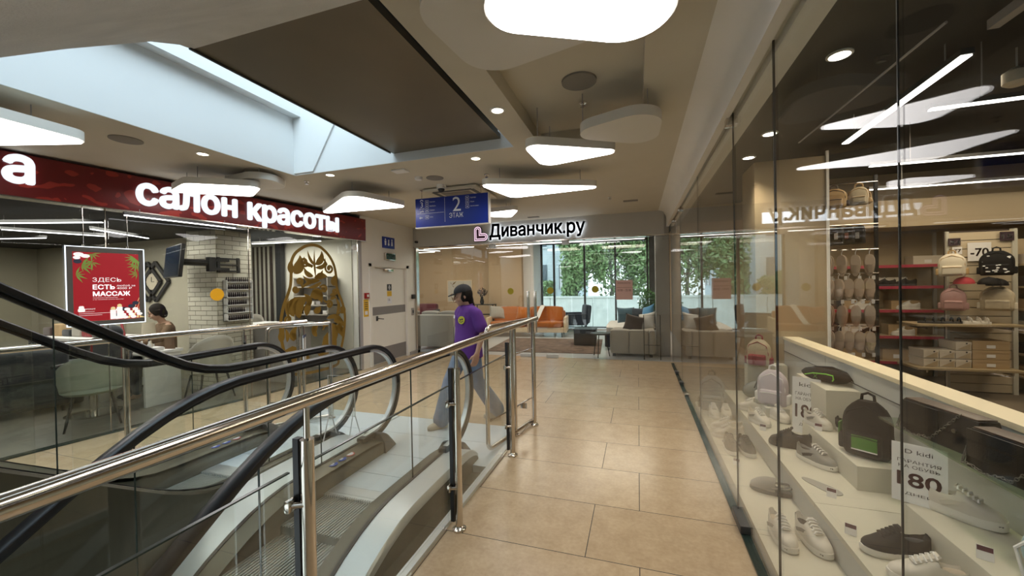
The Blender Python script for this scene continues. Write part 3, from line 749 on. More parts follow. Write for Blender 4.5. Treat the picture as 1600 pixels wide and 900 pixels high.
t = thing('acrylic_stand', 'clear acrylic notice stand between the two escalators', 'stand', (-2.70, 3.02, .165), deg(8) if False else .12)
q = MB(); q.box(-.14, -.004, .22, .14, .004, .60); q.build('clear_sheet', m_glass, t)
MB().tube([(-.14, 0, .60), (.14, 0, .60), (.14, 0, .22), (-.14, 0, .22)], .004, 6, closed=True).build('sheet_edge', m_white, t)
for s in (-1, 1): MB().tube([(s * .13, -.10, .0), (s * .125, -.02, .22), (s * .125, 0, .30)], .005, 6).build('leg', m_white, t); MB().tube([(s * .13, .10, .0), (s * .125, .02, .22)], .005, 6).build('leg', m_white, t)
# ================================================================== FURNITURE SHOP FRONT
m_yel = mat('sticker_gold', (212, 168, 20), .5); m_yelg = mat('sticker_lime', (172, 160, 20), .5)
def pane(mb, name, m=None, **k): return mb.build(name, m or m_glass, **k)
def shop_pane(x0, x1, lb, name='glass_wall', cat='glass wall', **kw):
    t = thing(name, lb, cat, ((x0 + x1) / 2, 8.3, 0)); h = (x1 - x0) / 2
    MB().box(-h + .004, -.006, .012, h - .004, .006, 2.52).build('pane', m_glass, t)
    return t
shop_pane(-5.06, -4.15, 'leftmost glass panel of the furniture shop front, beside the white door')
shop_pane(-4.15, -3.23, 'glass panel of the furniture shop front behind the walking woman')
for x0, x1, hx, lb in ((-3.23, -2.24, -2.31, 'left glass door leaf of the furniture shop with tall bar handle'), (-2.22, -1.36, -2.15, 'right glass door leaf of the furniture shop with tall bar handle')):
    d = shop_pane(x0, x1, lb, 'glass_door', 'glass door'); c = (x0 + x1) / 2
    q = MB()
    for s in (-1, 1): q.box(hx - c - .018, s * .05 - .012, .53, hx - c + .018, s * .05 + .012, 1.45, .004)
    for z in (.7, 1.3): q.cyl((hx - c, -.05, z), (hx - c, .05, z), .01, 8)
    q.build('door_handle', m_steel, d)
    MB().box(-.13, -.02, .0, .13, .02, .075, .004).build('bottom_patch', m_brushed, d, loc=((x1 - c - .14) if x0 < -3 else (-.0), 0, 0))
    MB().box(-.08, -.02, 2.43, .08, .02, 2.52, .004).build('top_patch', m_brushed, d, loc=((x0 - c + .1) if x0 < -3 else (x1 - c - .1), 0, 0))
t = shop_pane(-1.34, -.62, 'glass panel of the furniture shop front with the three-legged table behind it')
t = shop_pane(-.60, .60, 'rightmost glass panel of the furniture shop front, before the beige corner sofa')
for x, z, m, lb in ((-2.712, 1.453, m_yelg, 'yellow safety dot on the furniture shop front, leftmost of three'), (-1.808, 1.455, m_yelg, 'yellow safety dot on the furniture shop front, middle of three'), (-.854, 1.469, m_yelg, 'yellow safety dot on the furniture shop front, rightmost of three')):
    tag(MB().cyl((0, -.004, 0), (0, 0, 0), .072, 28).build('safety_dot', m, None, loc=(x, 8.293, z)), lb, 'sticker', 'safety dots on the furniture shop glass')
t = thing('opening_hours_notice', 'pale pink opening hours notice on the furniture shop glass', 'notice', (-.27, 8.293, 1.25))
MB().box(-.165, -.003, 0, .165, 0, .40).build('sheet', mat('notice_pink', (214, 180, 172), .6), t)
def ytxt(s, x, z, h, m, parent, y=-.004, wd=None, off=0, al=True):
    q = text_mb(s, 1, off=off); fit(q, wd, h)
    if al: 
        wdt = max(v.co.x for v in q.bm.verts); q.xf(Matrix.Translation((-wdt / 2, 0, 0)))
    q.xf(wallm((x, y, z), (1, 0, 0), (0, -1, 0))); return q.build('lettering', m, parent)
m_brn = mat('notice_brown', (96, 62, 58), .6)
ytxt('РЕЖИМ РАБОТЫ', 0, .325, .03, m_brn, t, wd=.25); ytxt('10 00 – 22 00', 0, .17, .045, m_brn, t, wd=.27); MB().box(-.15, -.004, .245, .15, -.0035, .25).build('rule', m_brn, t)

# fascia lettering with halo backlight
t = thing('shop_sign', 'black backlit Диванчик.ру lettering with a pink heart on the grey fascia', 'sign', (-3.54, 8.2, 2.60))
m_letter = mat('black_letter', (.012, .012, .014), .45)
m_halo = emis('halo_light', (.86, .92, 1.0), 9.0)
def sgn(s, x, z, wd, h, nm='letter'):
    cw = 0
    q = text_mb(s, 1, off=.045, spacing=1.06); fit(q, wd, None); 
    return q
full = 'Диванчик.ру'
# letters one by one so that each is a part
c = bpy.data.curves.new('lettering', 'FONT'); adv = []
def width(s):
    q = text_mb(s, 1); xs = [v.co.x for v in q.bm.verts]; q.bm.free(); return min(xs), max(xs)
tot = width(full)[1] - width(full)[0]
Wl = 2.10; k = Wl / tot
for i, ch in enumerate(full):
    x0, x1 = width(full[:i + 1]); c0, c1 = width(ch)
    off = (x1 - (c1 - c0) - width(full)[0]) * k
    for nm, dy, dd, o_, m in (('letter', -.045, .03, .03, m_letter), ('letter_glow', -.026, .006, .0, m_halo)):
        q = bold(ch, .030, dd / k) if nm == 'letter' else text_mb(ch, 1, depth=dd / k)
        mn = min(v.co.x for v in q.bm.verts)
        q.xf(Matrix.Translation((-mn, 0, 0))); q.xf(Matrix.Diagonal((k, k * 1.12, k, 1)))
        q.xf(wallm((.40 + off, dy, .065), (1, 0, 0), (0, -1, 0)))
        if nm == 'letter': lo = q.build('letter', m, t)
        else: q.build('letter_glow', m, lo)
for x in (.55, 1.0, 1.5, 2.0, 2.4):
    l = area('sign_halo', (-3.54 + x, 8.172, 2.72), .42, .9, (.8, .9, 1), (-PI / 2, 0, 0), .2); l.parent = None
def heart(s):
    pts = []
    # heart leaning left, like a stylised L shaped heart
    for k in range(41):
        a = 2 * PI * k / 40; x = 16 * math.sin(a) ** 3; y = 13 * math.cos(a) - 5 * math.cos(2 * a) - 2 * math.cos(3 * a) - math.cos(4 * a)
        x, y = x / 16, y / 16; r = math.radians(45)
        pts.append((x * math.cos(r) - y * math.sin(r), x * math.sin(r) + y * math.cos(r)))
    return [(p[0] * s, p[1] * s) for p in pts[:-1]]
hc = (.185, .145)
m_pinkg = emis('sign_heart_pink', (.93, .66, .80), 1.0)
# the heart is an L shaped double lobed form: upright lobe and lower right lobe
def lheart(i):
    a = .165 - i; R = .085 - i * .6
    pts = [(-a + .02, -a + .02)]
    x0 = -.145 + i; y0 = -.145 + i; r = .09 - i
    return [(x0, y0)] + [(x0 + 2 * r * .5 + .0 + r * math.cos(math.radians(t_)) - 0, .055 + r * math.sin(math.radians(t_))) for t_ in range(0, 0)] 
def lobe(ins):
    x0 = -.15 + ins; y0 = -.15 + ins; w_ = .17 - 2 * ins; r = w_ / 2
    up = [(x0 + r + r * math.cos(math.radians(t_)), .09 + r * math.sin(math.radians(t_))) for t_ in range(180, -1, -15)]
    rt = [(.09 + r * math.cos(math.radians(t_)), y0 + r + r * math.sin(math.radians(t_))) for t_ in range(90, -91, -15)]
    return [(x0, y0)] + up + [(x0 + w_, y0 + w_)] + rt
def flat(poly, y0, y1, nm, m, parent):
    q = MB(); g0 = [q.bm.verts.new((hc[0] + p[0], y0, hc[1] + p[1])) for p in poly]; g1 = [q.bm.verts.new((hc[0] + p[0], y1, hc[1] + p[1])) for p in poly]
    f1 = q.bm.faces.new(g0); f2 = q.bm.faces.new(g1[::-1]); n = len(poly)
    for i in range(n): q.bm.faces.new((g0[i], g1[i], g1[(i + 1) % n], g0[(i + 1) % n]))
    bmesh.ops.triangulate(q.bm, faces=[f1, f2]); return q.build(nm, m, parent)
hb = flat(lobe(-.012), -.05, -.01, 'heart_logo', m_letter, t)
for k_, ins in enumerate((0, .02, .038, .056)):
    flat(lobe(ins), -.052 - k_ * .001, -.045, 'heart_line', m_pinkg if k_ % 2 == 0 else mat('heart_plum', (96, 60, 92), .5), hb)

# ================================================================== FURNITURE SHOP ROOM
m_beige = mat('beige_wall', (0.52, 0.375, 0.23), .8, noise=.04, nscale=2)
st(MB().box(-9, 13.0, 0, -4.95, 13.2, 3.4).box(-4.95, 12.7, 0, -3.75, 13.2, 3.4), 'wall_back', m_beige)
st(MB().box(-9.2, 8.42, 0, -9.0, 13.2, 3.4), 'wall_left', m_beige)
st(MB().box(-3.75, 12.9, 0, -3.38, 14.1, 3.4), 'wall_back', m_white)
st(MB().box(.36, 13.9, 0, 2.2, 14.1, 3.4), 'wall_back', m_dgrey)
st(MB().box(1.0, 8.42, 0, 1.2, 14.1, 3.4), 'wall_right', m_beige)
m_conc = mat('concrete_column', (0.36, 0.35, 0.33), .6, noise=.12, nscale=3)
st(MB().box(.36, 8.95, 0, .64, 9.25, 3.4, .02), 'trim_3', m_conc)
st(MB().box(-9.2, 8.42, 3.2, 2.2, 14.2, 3.4), 'ceiling', m_dgrey)
t = thing('window_1', None, None, (-1.5, 14.0, 0)); t['kind'] = 'structure'
q = MB()
for x in (-3.36, -2.90, -1.80, -.74, .31): q.box(x + 1.5 - .03, -.06, .0, x + 1.5 + .03, .06, 3.1)
q.box(-1.86, -.06, 0, 1.84, .06, .06).box(-1.86, -.06, 3.02, 1.84, .06, 3.2)
q.build('window_frame', m_black, t)
MB().box(-1.86, -.5, -.0, 1.84, -.07, .035).build('window_sill', m_white, t)
xs = (-3.36, -2.90, -1.80, -.74, .31)
for a, c_ in zip(xs, xs[1:]): MB().box(a + 1.5 + .03, -.006, .06, c_ + 1.5 - .03, .006, 3.02).build('pane', m_glass, t)
# led profiles under the shop ceiling
def led(p0, p1, lb, r=.02, m=None, cat='lamp', z_rods=None):
    p0 = Vector(p0); p1 = Vector(p1); c = (p0 + p1) / 2; d = (p1 - p0); n = d.normalized(); s_ = n.cross(Vector((0, 0, 1)))
    t = thing('led_profile', lb, 'led lamp', c)
    q = MB(); q.sweep([p0 - c, p1 - c], [(-r, 0), (r, 0), (r, .035), (-r, .035)], up=(0, 0, 1)); q.build('housing', m_dgrey, t)
    q = MB(); q.sweep([p0 - c + n * .01, p1 - c - n * .01], [(-r * .85, -.008), (r * .85, -.008), (r * .85, .001), (-r * .85, .001)], up=(0, 0, 1)); q.build('diffuser', m or m_led, t)
    if z_rods:
        for f in (.12, .88):
            p = p0 + d * f - c; q = MB(); q.cyl(p, (p.x, p.y, z_rods - c.z), .004, 6); q.build('suspension_wire', m_grey, t)
    return t
GL = 'led profiles in the furniture shop'
for k_, (a, c_, lb) in enumerate((((-5.0, 8.75, 2.62), (-2.45, 8.75, 2.62), 'long led profile just inside the furniture shop front, left part'), ((-1.95, 8.75, 2.66), (.35, 8.75, 2.66), 'long led profile just inside the furniture shop front, right part'),
        ((-5.6, 9.5, 2.62), (-4.1, 9.5, 2.62), 'short led profile left in the second row of the furniture shop'), ((-3.6, 9.5, 2.62), (-1.2, 9.5, 2.62), 'led profile right in the second row of the furniture shop'),
        ((-3.2, 11.5, 2.82), (.2, 11.5, 2.82), 'led profile before the windows of the furniture shop'), ((-7.6, 11.2, 2.7), (-6.2, 11.2, 2.7), 'distant led profile over the left sofas'),
        ((-6.4, 10.3, 2.7), (-5.9, 11.0, 2.7), 'slanting led profile over the left sofas'))):
    led(a, c_, lb, .022, None, 'lamp', 3.2)['group'] = GL

# ---------------------------------------------------------------- upholstery helper
def cushion_mb(w_, d_, h_, puff=.25):
    q = MB(); n = 10; rings = []
    t = bmesh.new(); bmesh.ops.create_cube(t, size=1); bmesh.ops.subdivide_edges(t, edges=t.edges[:], cuts=5, use_grid_fill=True)
    for v in t.verts:
        x, y, z = v.co.x * 2, v.co.y * 2, v.co.z * 2
        r = (1 - abs(x) ** 4 * .35) * (1 - abs(y) ** 4 * .35)
        v.co = Vector((x * w_ / 2 * (1 - .05 * (y * y)), y * d_ / 2 * (1 - .05 * x * x), z * h_ / 2 * ((1 - puff) + puff * r * 1.3)))
    bmesh.ops.smooth_vert(t, verts=t.verts, factor=.5, use_axis_x=True, use_axis_y=True, use_axis_z=True)
    q.add(t); return q
def pillow(lb, loc, w_, h_, th, m, rot, group=None, cat='cushion', name='cushion'):
    q = MB(); t = bmesh.new(); bmesh.ops.create_grid(t, x_segments=12, y_segments=12, size=.5)
    top = []
    for sgn_ in (1, -1):
        g = bmesh.new(); bmesh.ops.create_grid(g, x_segments=12, y_segments=12, size=.5)
        for v in g.verts:
            x, y = v.co.x * 2, v.co.y * 2
            e = max(0, (1 - x * x)) ** .55 * max(0, (1 - y * y)) ** .55
            v.co = Vector((x * w_ / 2 * (1 - .10 * (1 - y * y)), y * h_ / 2 * (1 - .10 * (1 - x * x)), sgn_ * th / 2 * e))
        q.add(g)
    t.free(); bmesh.ops.remove_doubles(q.bm, verts=q.bm.verts, dist=.0005)
    o = q.build(name, m, None, smooth=True, loc=loc, rot=rot); tag(o, lb, cat, group); return o
def fabric(n, c, no=.08): return mat(n, c, .9, noise=no, nscale=120, bump=.15, bscale=300, sheen=.2)
m_fgrey = fabric('warm_grey_fabric', (.36, .33, .285)); m_fwhite = fabric('white_fabric', (.72, .70, .66)); m_forange = fabric('orange_velvet', (.42, .12, .012))
m_fblack = fabric('black_fabric', (.018, .02, .024)); m_fteal = fabric('teal_fabric', (.04, .10, .14)); m_fblue = fabric('sky_blue_fabric', (.06, .24, .46)); m_fbrown = fabric('brown_fabric', (.055, .032, .026)); m_fmaroon = fabric('maroon_fabric', (.09, .012, .02)); m_navy = fabric('navy_fabric', (.012, .02, .035)); m_ply = mat('pale_plywood', (.70, .55, .36), .5, noise=.1, nscale=6)
m_leg = mat('black_steel_leg', (.012, .012, .012), .4, .4)

# pale sofa seen from behind, next to the door
t = thing('sofa', 'pale grey sofa seen from behind, nearest the door in the furniture shop', 'sofa', (-4.75, 9.05, 0), 0)
MB().box(-.62, -.36, .08, .42, .62, .40, .04).build('base', m_fgrey, t); MB().box(-.62, -.38, .10, .42, -.16, .88, .06).build('back', m_fgrey, t)
MB().box(.42, -.38, .08, .64, .62, .60, .05).build('armrest', m_fwhite, t)
MB().box(-.62, -.385, .50, .42, -.375, .515).build('seam', m_fgrey, t)
for x in (-.36, .16): cushion_mb(.50, .68, .16).build('seat_cushion', m_fgrey, t, loc=(x, .2, .46))
for x in (-.36, .16): cushion_mb(.50, .20, .46).build('back_cushion', m_fgrey, t, loc=(x, -.08, .72))
for x in (-.56, .58):
    for y in (-.32, .56): MB().cyl((x, y, 0), (x, y, .08), .02, 8).build('leg', m_leg, t)
# maroon sofa further back
t = thing('sofa', 'dark maroon sofa at the far left of the furniture shop', 'sofa', (-7.25, 11.9, 0))
MB().box(-.9, -.42, .10, .9, .42, .42, .04).build('base', m_fmaroon, t); MB().box(-.9, -.42, .4, .9, -.22, 1.02, .08).build('back', m_fmaroon, t)
for x in (-.98, .80): MB().box(x, -.42, .1, x + .18, .42, .66, .06).build('armrest', m_fblack, t)
for x in (-.4, .4): cushion_mb(.78, .6, .16).build('seat_cushion', m_fmaroon, t, loc=(x, .08, .48))
for x in (-.8, .8):
    for y in (-.36, .36): MB().cyl((x, y, 0), (x, y, .1), .02, 8).build('leg', m_leg, t)
# orange sofa
t = thing('sofa', 'orange velvet sofa with pale wooden end panels behind the glass doors', 'sofa', (-3.25, 11.75, 0), 0.10)
MB().box(-1.2, -.40, .14, 1.10, .42, .30, .03).build('base', m_ply, t)
MB().box(-1.2, .22, .28, 1.10, .44, .76, .05).build('back', m_forange, t)
for x in (-.62, .52): cushion_mb(1.13, .66, .17).build('seat_cushion', m_forange, t, loc=(x, -.10, .375))
for x in (-.62, .52): cushion_mb(1.08, .22, .46).build('back_cushion', m_forange, t, loc=(x, .14, .66), rot=(-.18, 0, 0))
for x in (-1.29, 1.10): MB().box(x, -.42, .14, x + .09, .44, .60, .03).build('end_panel', m_ply, t)
for x in (-1.1, 1.04):
    for y in (-.34, .36): MB().cyl((x, y, 0), (x, y, .14), .014, 8).build('leg', m_leg, t)
pillow('grey square cushion leaning at the left end of the orange sofa', (-4.28, 11.72, .72), .55, .45, .18, m_fgrey, (1.25, 0, .12))
pillow('orange cushion leaning in the middle of the orange sofa', (-3.35, 11.55, .70), .5, .46, .18, m_forange, (1.2, .1, .1))
tag(MB().sweep([(-2.78, 11.92, .93), (-2.80, 11.76, .94), (-2.84, 11.60, .80), (-2.9, 11.5, .62), (-2.96, 11.38, .49), (-2.98, 11.30, .475)], [(-.075, 0), (.075, 0), (.075, .008), (-.075, .008)]).build('throw', m_fwhite, None), 'white folded throw hanging over the back of the orange sofa', 'throw')
# rug
m_rug = mat('patterned_rug', (.15, .10, .075), .95, noise=.95, nscale=5, bump=.4, bscale=200)
tag(MB().box(-1.35, -1.15, 0, 1.35, 1.15, .012, .004).build('rug', m_rug, None, loc=(-2.25, 10.0, .0), rot=(0, 0, .06)), 'dark patterned rug on the floor before the orange sofa', 'rug')
# black cube table
t = thing('coffee_table', 'low black cube coffee table beside the rug', 'table', (-1.32, 10.25, 0), .02)
MB().box(-.27, -.27, .02, .27, .27, .40, .012).build('body', mat('black_oak', (.014, .014, .015), .4), t); MB().box(-.285, -.285, .40, .285, .285, .43, .006).build('tabletop', mat('black_oak', (.014, .014, .015), .4), t)
# round three-legged side table
t = thing('side_table', 'small round black side table on three thin splayed legs', 'table', (-.80, 8.66, 0))
MB().lathe([(.0, .485), (.20, .485), (.215, .495), (.215, .51), (.205, .512), (0, .505)], seg=32).build('tabletop', m_leg, t)
for k_ in range(3):
    a = 2 * PI * k_ / 3 + .35; q = MB(); q.cyl((.11 * math.cos(a), .11 * math.sin(a), .49), (.20 * math.cos(a), .20 * math.sin(a), 0), .010, 10); q.build('leg', m_leg, t)
# armchair
t = thing('armchair', 'dark upholstered armchair in front of the windows', 'armchair', (-2.05, 13.25, 0), math.radians(-70))
MB().box(-.36, -.36, .20, .36, .34, .40, .06).build('seat_base', m_navy, t); cushion_mb(.56, .58, .16).build('seat_cushion', m_navy, t, loc=(0, -.04, .44))
q = MB(); q.box(-.38, .22, .30, .38, .40, .92, .09); q.build('back', m_navy, t, rot=(-.12, 0, 0))
for s in (-1, 1): MB().box(s * .44 - .07, -.38, .22, s * .44 + .07, .34, .60, .06).build('armrest', m_navy, t)
for s in (-1, 1):
    for y in (-.3, .3): MB().cyl((s * .36, y, .22), (s * .4, y * 1.1, 0), .018, 8, .012).build('leg', m_leg, t)
# beige corner sofa near the glass
t = thing('corner_sofa', 'large beige corner sofa seen from behind at the right of the furniture shop', 'sofa', (0, 9.2, 0))
MB().box(-.58, -.46, .06, .30, .50, .40, .04).build('base', m_fgrey, t)
MB().box(-.60, -.50, .06, -.20, -.28, .58, .06).build('back', m_fgrey, t); MB().box(-.20, -.50, .06, .20, -.28, .58, .06).build('back', m_fgrey, t); MB().box(.20, -.50, .06, .33, -.28, .58, .06).build('back', m_fgrey, t)
for x in (-.36, .1): cushion_mb(.46, .66, .16).build('seat_cushion', m_fgrey, t, loc=(x, .14, .46))
MB().box(-.78, .34, .06, -.16, 2.2, .40, .04).build('chaise_base', m_navy, t); cushion_mb(.62, 1.7, .16).build('chaise_cushion', m_fwhite, t, loc=(-.47, 1.35, .46))
MB().box(.12, .6, .06, .32, 2.2, .70, .05).build('side_back', m_fgrey, t)
for x in (-.52, .24): MB().box(x - .03, -.44, 0, x + .03, -.38, .06).build('leg', m_leg, t)
GC = 'cushions on the beige corner sofa'
pillow('dark brown cushion on the beige corner sofa, nearest the glass', (-.10, 9.02, .70), .42, .36, .14, m_fbrown, (1.3, .25, .1), GC)
pillow('grey-white cushion on the beige corner sofa, behind the brown one', (.17, 9.10, .74), .40, .38, .14, m_fwhite, (1.2, -.2, -.5), GC)
pillow('large teal cushion at the left of the beige corner sofa', (-.30, 10.2, .78), .44, .40, .15, m_fteal, (1.3, 0, .2), GC)
pillow('dark teal cushion between the teal and blue cushions', (.02, 10.2, .78), .42, .38, .15, m_navy, (1.3, 0, -.1), GC)
pillow('bright blue cushion at the right of the beige corner sofa', (.21, 9.95, .84), .42, .42, .16, m_fblue, (1.2, -.3, -.9), GC)
# thin display frame before the sofa
t = thing('garment_rack', 'thin black metal display rack standing behind the beige sofa', 'rack', (.30, 8.50, 0))
q = MB(); q.tube([(-.20, 0, 0), (-.20, 0, .92), (.12, 0, .92), (.12, 0, 0)], .008, 8); q.build('frame', m_leg, t); MB().cyl((-.2, 0, .3), (.12, 0, .3), .006, 8).build('crossbar', m_leg, t)
# plant
def leaf_mesh(n, rx, ry, rz, size, seed, c0=(0, 0, 0), stems=False):
    rnd = random.Random(seed); q = MB(); bm = q.bm
    for i in range(n):
        while True:
            p = Vector((rnd.uniform(-1, 1), rnd.uniform(-1, 1), rnd.uniform(-1, 1)))
            if .25 < p.length < 1: break
        p = Vector((p.x * rx, p.y * ry, p.z * rz)) + Vector(c0)
        R_ = Euler((rnd.uniform(-1.2, 1.2), rnd.uniform(-1.2, 1.2), rnd.uniform(0, 6.3))).to_matrix(); s_ = size * rnd.uniform(.6, 1.3)
        vs = [bm.verts.new(p + R_ @ Vector(v)) for v in ((-s_, 0, 0), (0, -s_ * .45, s_ * .1), (s_, 0, 0), (0, s_ * .45, s_ * .1))]
        bm.faces.new(vs)
    return q
m_leafp = mat('plant_leaf', (.05, .16, .03), .5, noise=.4, nscale=15)
t = thing('potted_plant', 'bushy green potted plant beside the concrete column', 'plant', (.30, 12.4, 0))
leaf_mesh(420, .30, .28, .42, .06, 3, (0, 0, .98)).build('foliage', m_leafp, t, smooth=False)
q = MB()
for k_ in range(6): q.tube([(0, 0, .3), (.05 * math.cos(k_), .05 * math.sin(k_), .6), (.16 * math.cos(k_), .16 * math.sin(k_), .95)], .010, 6)
q.build('stem', m_leg, t); MB().lathe([(.13, 0), (.17, .34), (.15, .34), (.14, .30), (0, .30)], seg=20).build('pot', m_conc, t)
# picture, console, flowers at the back
t = thing('wall_picture', 'framed gold and white leaf picture on the beige wall', 'picture', (-6.2, 13.0, 1.0))
MB().box(-.50, -.03, 0, .50, 0, .80).build('frame', m_ply, t)
rnd = random.Random(5); q = MB()
for k_ in range(26):
    a = rnd.uniform(0, PI); x, z = rnd.uniform(-.38, .38), rnd.uniform(.1, .7); L = rnd.uniform(.1, .28)
    d = Vector((math.cos(a), 0, math.sin(a))) * L / 2; n_ = Vector((-d.z, 0, d.x)) * .22; p = Vector((x, -.032, z))
    if abs(p.x) + L / 2 < .47: q.quad(p - d, p + n_, p + d, p - n_)
MB().box(-.47, -.031, .03, .47, -.029, .77).build('canvas', mat('canvas_cream', (.55, .5, .42), .7), t); q.build('painted_leaves', mat('painted_ochre', (.20, .11, .03), .6), t, smooth=False)
t = thing('console_shelf', 'dark open console shelf against the beige wall', 'shelf', (-4.95, 12.3, 0))
q = MB()
for x in (-.34, .34):
    for y in (-.14, .14): q.box(x - .015, y - .015, 0, x + .015, y + .015, .95)
q.build('frame', m_leg, t)
for z in (.25, .60, .93): MB().box(-.36, -.16, z, .36, .16, z + .025).build('shelf', m_leg, t)
t = thing('flower_vase', 'dark vase with a round bunch of brown dried flowers on the console', 'vase', (-5.05, 12.3, .955))
MB().lathe([(.05, 0), (.075, .08), (.05, .18), (.04, .24), (.05, .26), (.0, .25)], seg=18).build('vase', m_leg, t); leaf_mesh(120, .17, .15, .15, .045, 8, (.02, 0, .40)).build('dried_flowers', m_fbrown, t, smooth=False)
t = thing('dining_table', 'pale table with dark legs behind the walking woman', 'table', (-5.25, 10.9, 0))
MB().box(-.6, -.4, .70, .6, .4, .74, .008).build('tabletop', m_white, t)
for x in (-.52, .52):
    for y in (-.33, .33): MB().box(x - .02, y - .02, 0, x + .02, y + .02, .70).build('leg', m_leg, t)
t = thing('dining_chair', 'dark chair at the left end of the pale table', 'chair', (-6.14, 10.75, 0), -PI / 2)
MB().box(-.21, -.21, .42, .21, .21, .48, .02).build('seat', m_forange, t); MB().box(-.2, .18, .5, .2, .22, .88, .015).build('backrest', m_fblack, t)
for x in (-.18, .18):
    for y in (-.18, .2): MB().cyl((x, y, .43), (x * 1.1, y * 1.1, 0), .013, 8).build('leg', m_leg, t)

# ================================================================== OUTSIDE
m_ground = mat('outdoor_ground', (.36, .37, .33), .9, noise=.2, nscale=1)
st(MB().box(-60, 14.6, -2.4, 60, 75, -2.2), 'ground', m_ground)
m_wallc = mat('garden_concrete', (.62, .65, .60), .9, noise=.2, nscale=3)
t = thing('concrete_wall', 'long pale concrete garden wall outside the windows', 'wall', (-4, 23, -2.2))
for k_ in range(12):
    MB().box(-16 + k_ * 2.5, -.1, 0, -16 + k_ * 2.5 + 2.47, .1, 2.95).build('wall_panel', m_wallc, t)
MB().box(-16, -.16, 2.95, 14, .16, 3.05).build('coping', m_wallc, t)
m_bld = mat('pale_blue_render', (.66, .74, .78), .85, noise=.03); m_win = mat('dark_window', (.10, .14, .17), .15, spec=.8); m_winf = mat('window_frame_white', (.7, .75, .78), .6)
def building(lb, x0, x1, y0, y1, ztop):
    t = thing('office_building', lb, 'building', ((x0 + x1) / 2, y0, -2.2)); hx = (x1 - x0) / 2
    MB().box(-hx, 0, 0, hx, y1 - y0, ztop).build('wall', m_bld, t)
    MB().box(-hx - .2, -.2, ztop, hx + .2, y1 - y0 + .2, ztop + .3).build('cornice', m_winf, t)
    nx = int((x1 - x0) / 1.5)
    for fl in range(3):
        z = 3.4 + fl * 3.0
        for k_ in range(nx):
            x = -hx + .8 + k_ * (2 * hx - 1.0) / max(1, nx - .2)
            q = MB(); q.box(x, -.05, z, x + .75, .12, z + 1.75); o = q.build('window', m_win, t)
            MB().box(x - .06, -.09, z - .1, x + .81, .02, z).build('window_sill', m_winf, o)
        for k_ in range(int((y1 - y0) / 2)):
            y = .8 + k_ * 2.0; q = MB(); q.box(hx - .1, y, z, hx + .05, y + .9, z + 1.75); q.build('window', m_win, t)
    return t
building('pale blue office building with rows of tall windows behind the trees', -17, -5.4, 27, 45, 13)
building('second pale building wing further right behind the trees', 9, 24, 36, 50, 12)
m_tree = mat('tree_leaf', (.24, .36, .15), .6, noise=.55, nscale=.9); m_bark = mat('tree_bark', (.20, .18, .15), .9)
def tree(lb, loc, h, rx, rz_, n, seed, cz):
    t = thing('tree', lb, 'tree', loc); rnd = random.Random(seed); q = MB()
    cl = [(0, 0, cz, 1.0)] + [(rnd.uniform(-.8, .8) * rx, rnd.uniform(-.6, .6) * rx, cz + rnd.uniform(-.8, .8) * rz_, rnd.uniform(.35, .6)) for _ in range(9)]
    for cx0, cy0, cz0, f in cl:
        l = leaf_mesh(int(n * f / 3.4), rx * f, rx * f, rz_ * f, .145, rnd.randint(0, 9999), (cx0, cy0, cz0)); me = bpy.data.meshes.new('tmp'); l.bm.to_mesh(me); l.bm.free(); q.bm.from_mesh(me); bpy.data.meshes.remove(me)
    q.build('foliage', m_tree, t, smooth=False)
    q = MB(); q.tube([(0, 0, 0), (.05, 0, h * .3), (-.05, .05, h * .6), (0, 0, h * .85)], lambda u: .14 * (1 - .75 * u), 8)
    for k_ in range(6):
        a = rnd.uniform(0, 6.3); z0 = h * rnd.uniform(.3, .6); q.tube([(0, 0, z0), (rx * .4 * math.cos(a), rx * .4 * math.sin(a), z0 + .8), (rx * .7 * math.cos(a), rx * .7 * math.sin(a), z0 + 1.5)], .035, 5)
    q.build('trunk', m_bark, t); return t
GT = 'trees outside the windows'
for lb, loc, h, rx, rz_, n, seed, cz in (('slender tree before the corner of the pale building', (-3.7, 24.6, -2.2), 8, 1.1, 3.0, 5200, 1, 5.6), ('broad tree filling the middle windows', (-1.6, 25.5, -2.2), 9, 1.6, 3.6, 7000, 2, 6.2),
        ('broad tree filling the right window', (.9, 25.0, -2.2), 9, 1.7, 3.5, 7000, 3, 6.0), ('tree far right outside the windows', (3.8, 26, -2.2), 9, 1.8, 3.4, 5000, 4, 6.0), ('low bush above the garden wall at the left', (-6.2, 24.7, -2.2), 3.6, 1.0, .8, 1800, 5, 3.2)):
    tree(lb, loc, h, rx, rz_, n, seed, cz)['group'] = GT

for x, y in ((-6.6, 10.6), (-3.4, 10.4), (-.6, 10.4)):
    area('furniture_shop_fill', (x, y, 3.15), 1.8, FURN, (1.0, .88, .70), (0, 0, 0), 1.4)  # added fill, the led profiles alone leave this room too dim
# ================================================================== SHOE SHOP BEHIND THE RIGHT GLASS
XG = .62
m_joint = mat('black_silicone', (.01, .01, .01), .35)
def gpane(y0, y1, lb, rz=0.0, gm=None, sw=.005):
    t = thing('glass_wall', lb, 'glass wall', (XG, y1, 0), rz)
    MB().box(-.005, y0 - y1 + .004, .012, .005, -.004, 2.72).build('pane', gm or m_nglass, t)
    MB().box(-sw, -.002, .012, sw, .002, 2.72).build('joint_seal', m_joint, t)
    return t
gpane(-2.6, 1.22, 'nearest glass wall panel of the shoe shop, at the right edge of the view', 0.0, None, .002)
gpane(1.23, 2.13, 'glass wall panel in front of the two black handbags and signs', math.radians(.73))
gpane(2.14, 2.95, 'glass wall panel in front of the dark clog and grey trainers')
g = gpane(2.96, 4.60, 'long glass wall panel before the black trainers on the low shelf', 0, m_sglass, .003)
gpane(4.61, 6.45, 'glass wall panel before the two far bags, with a steel floor hinge', 0, m_sglass, .003)
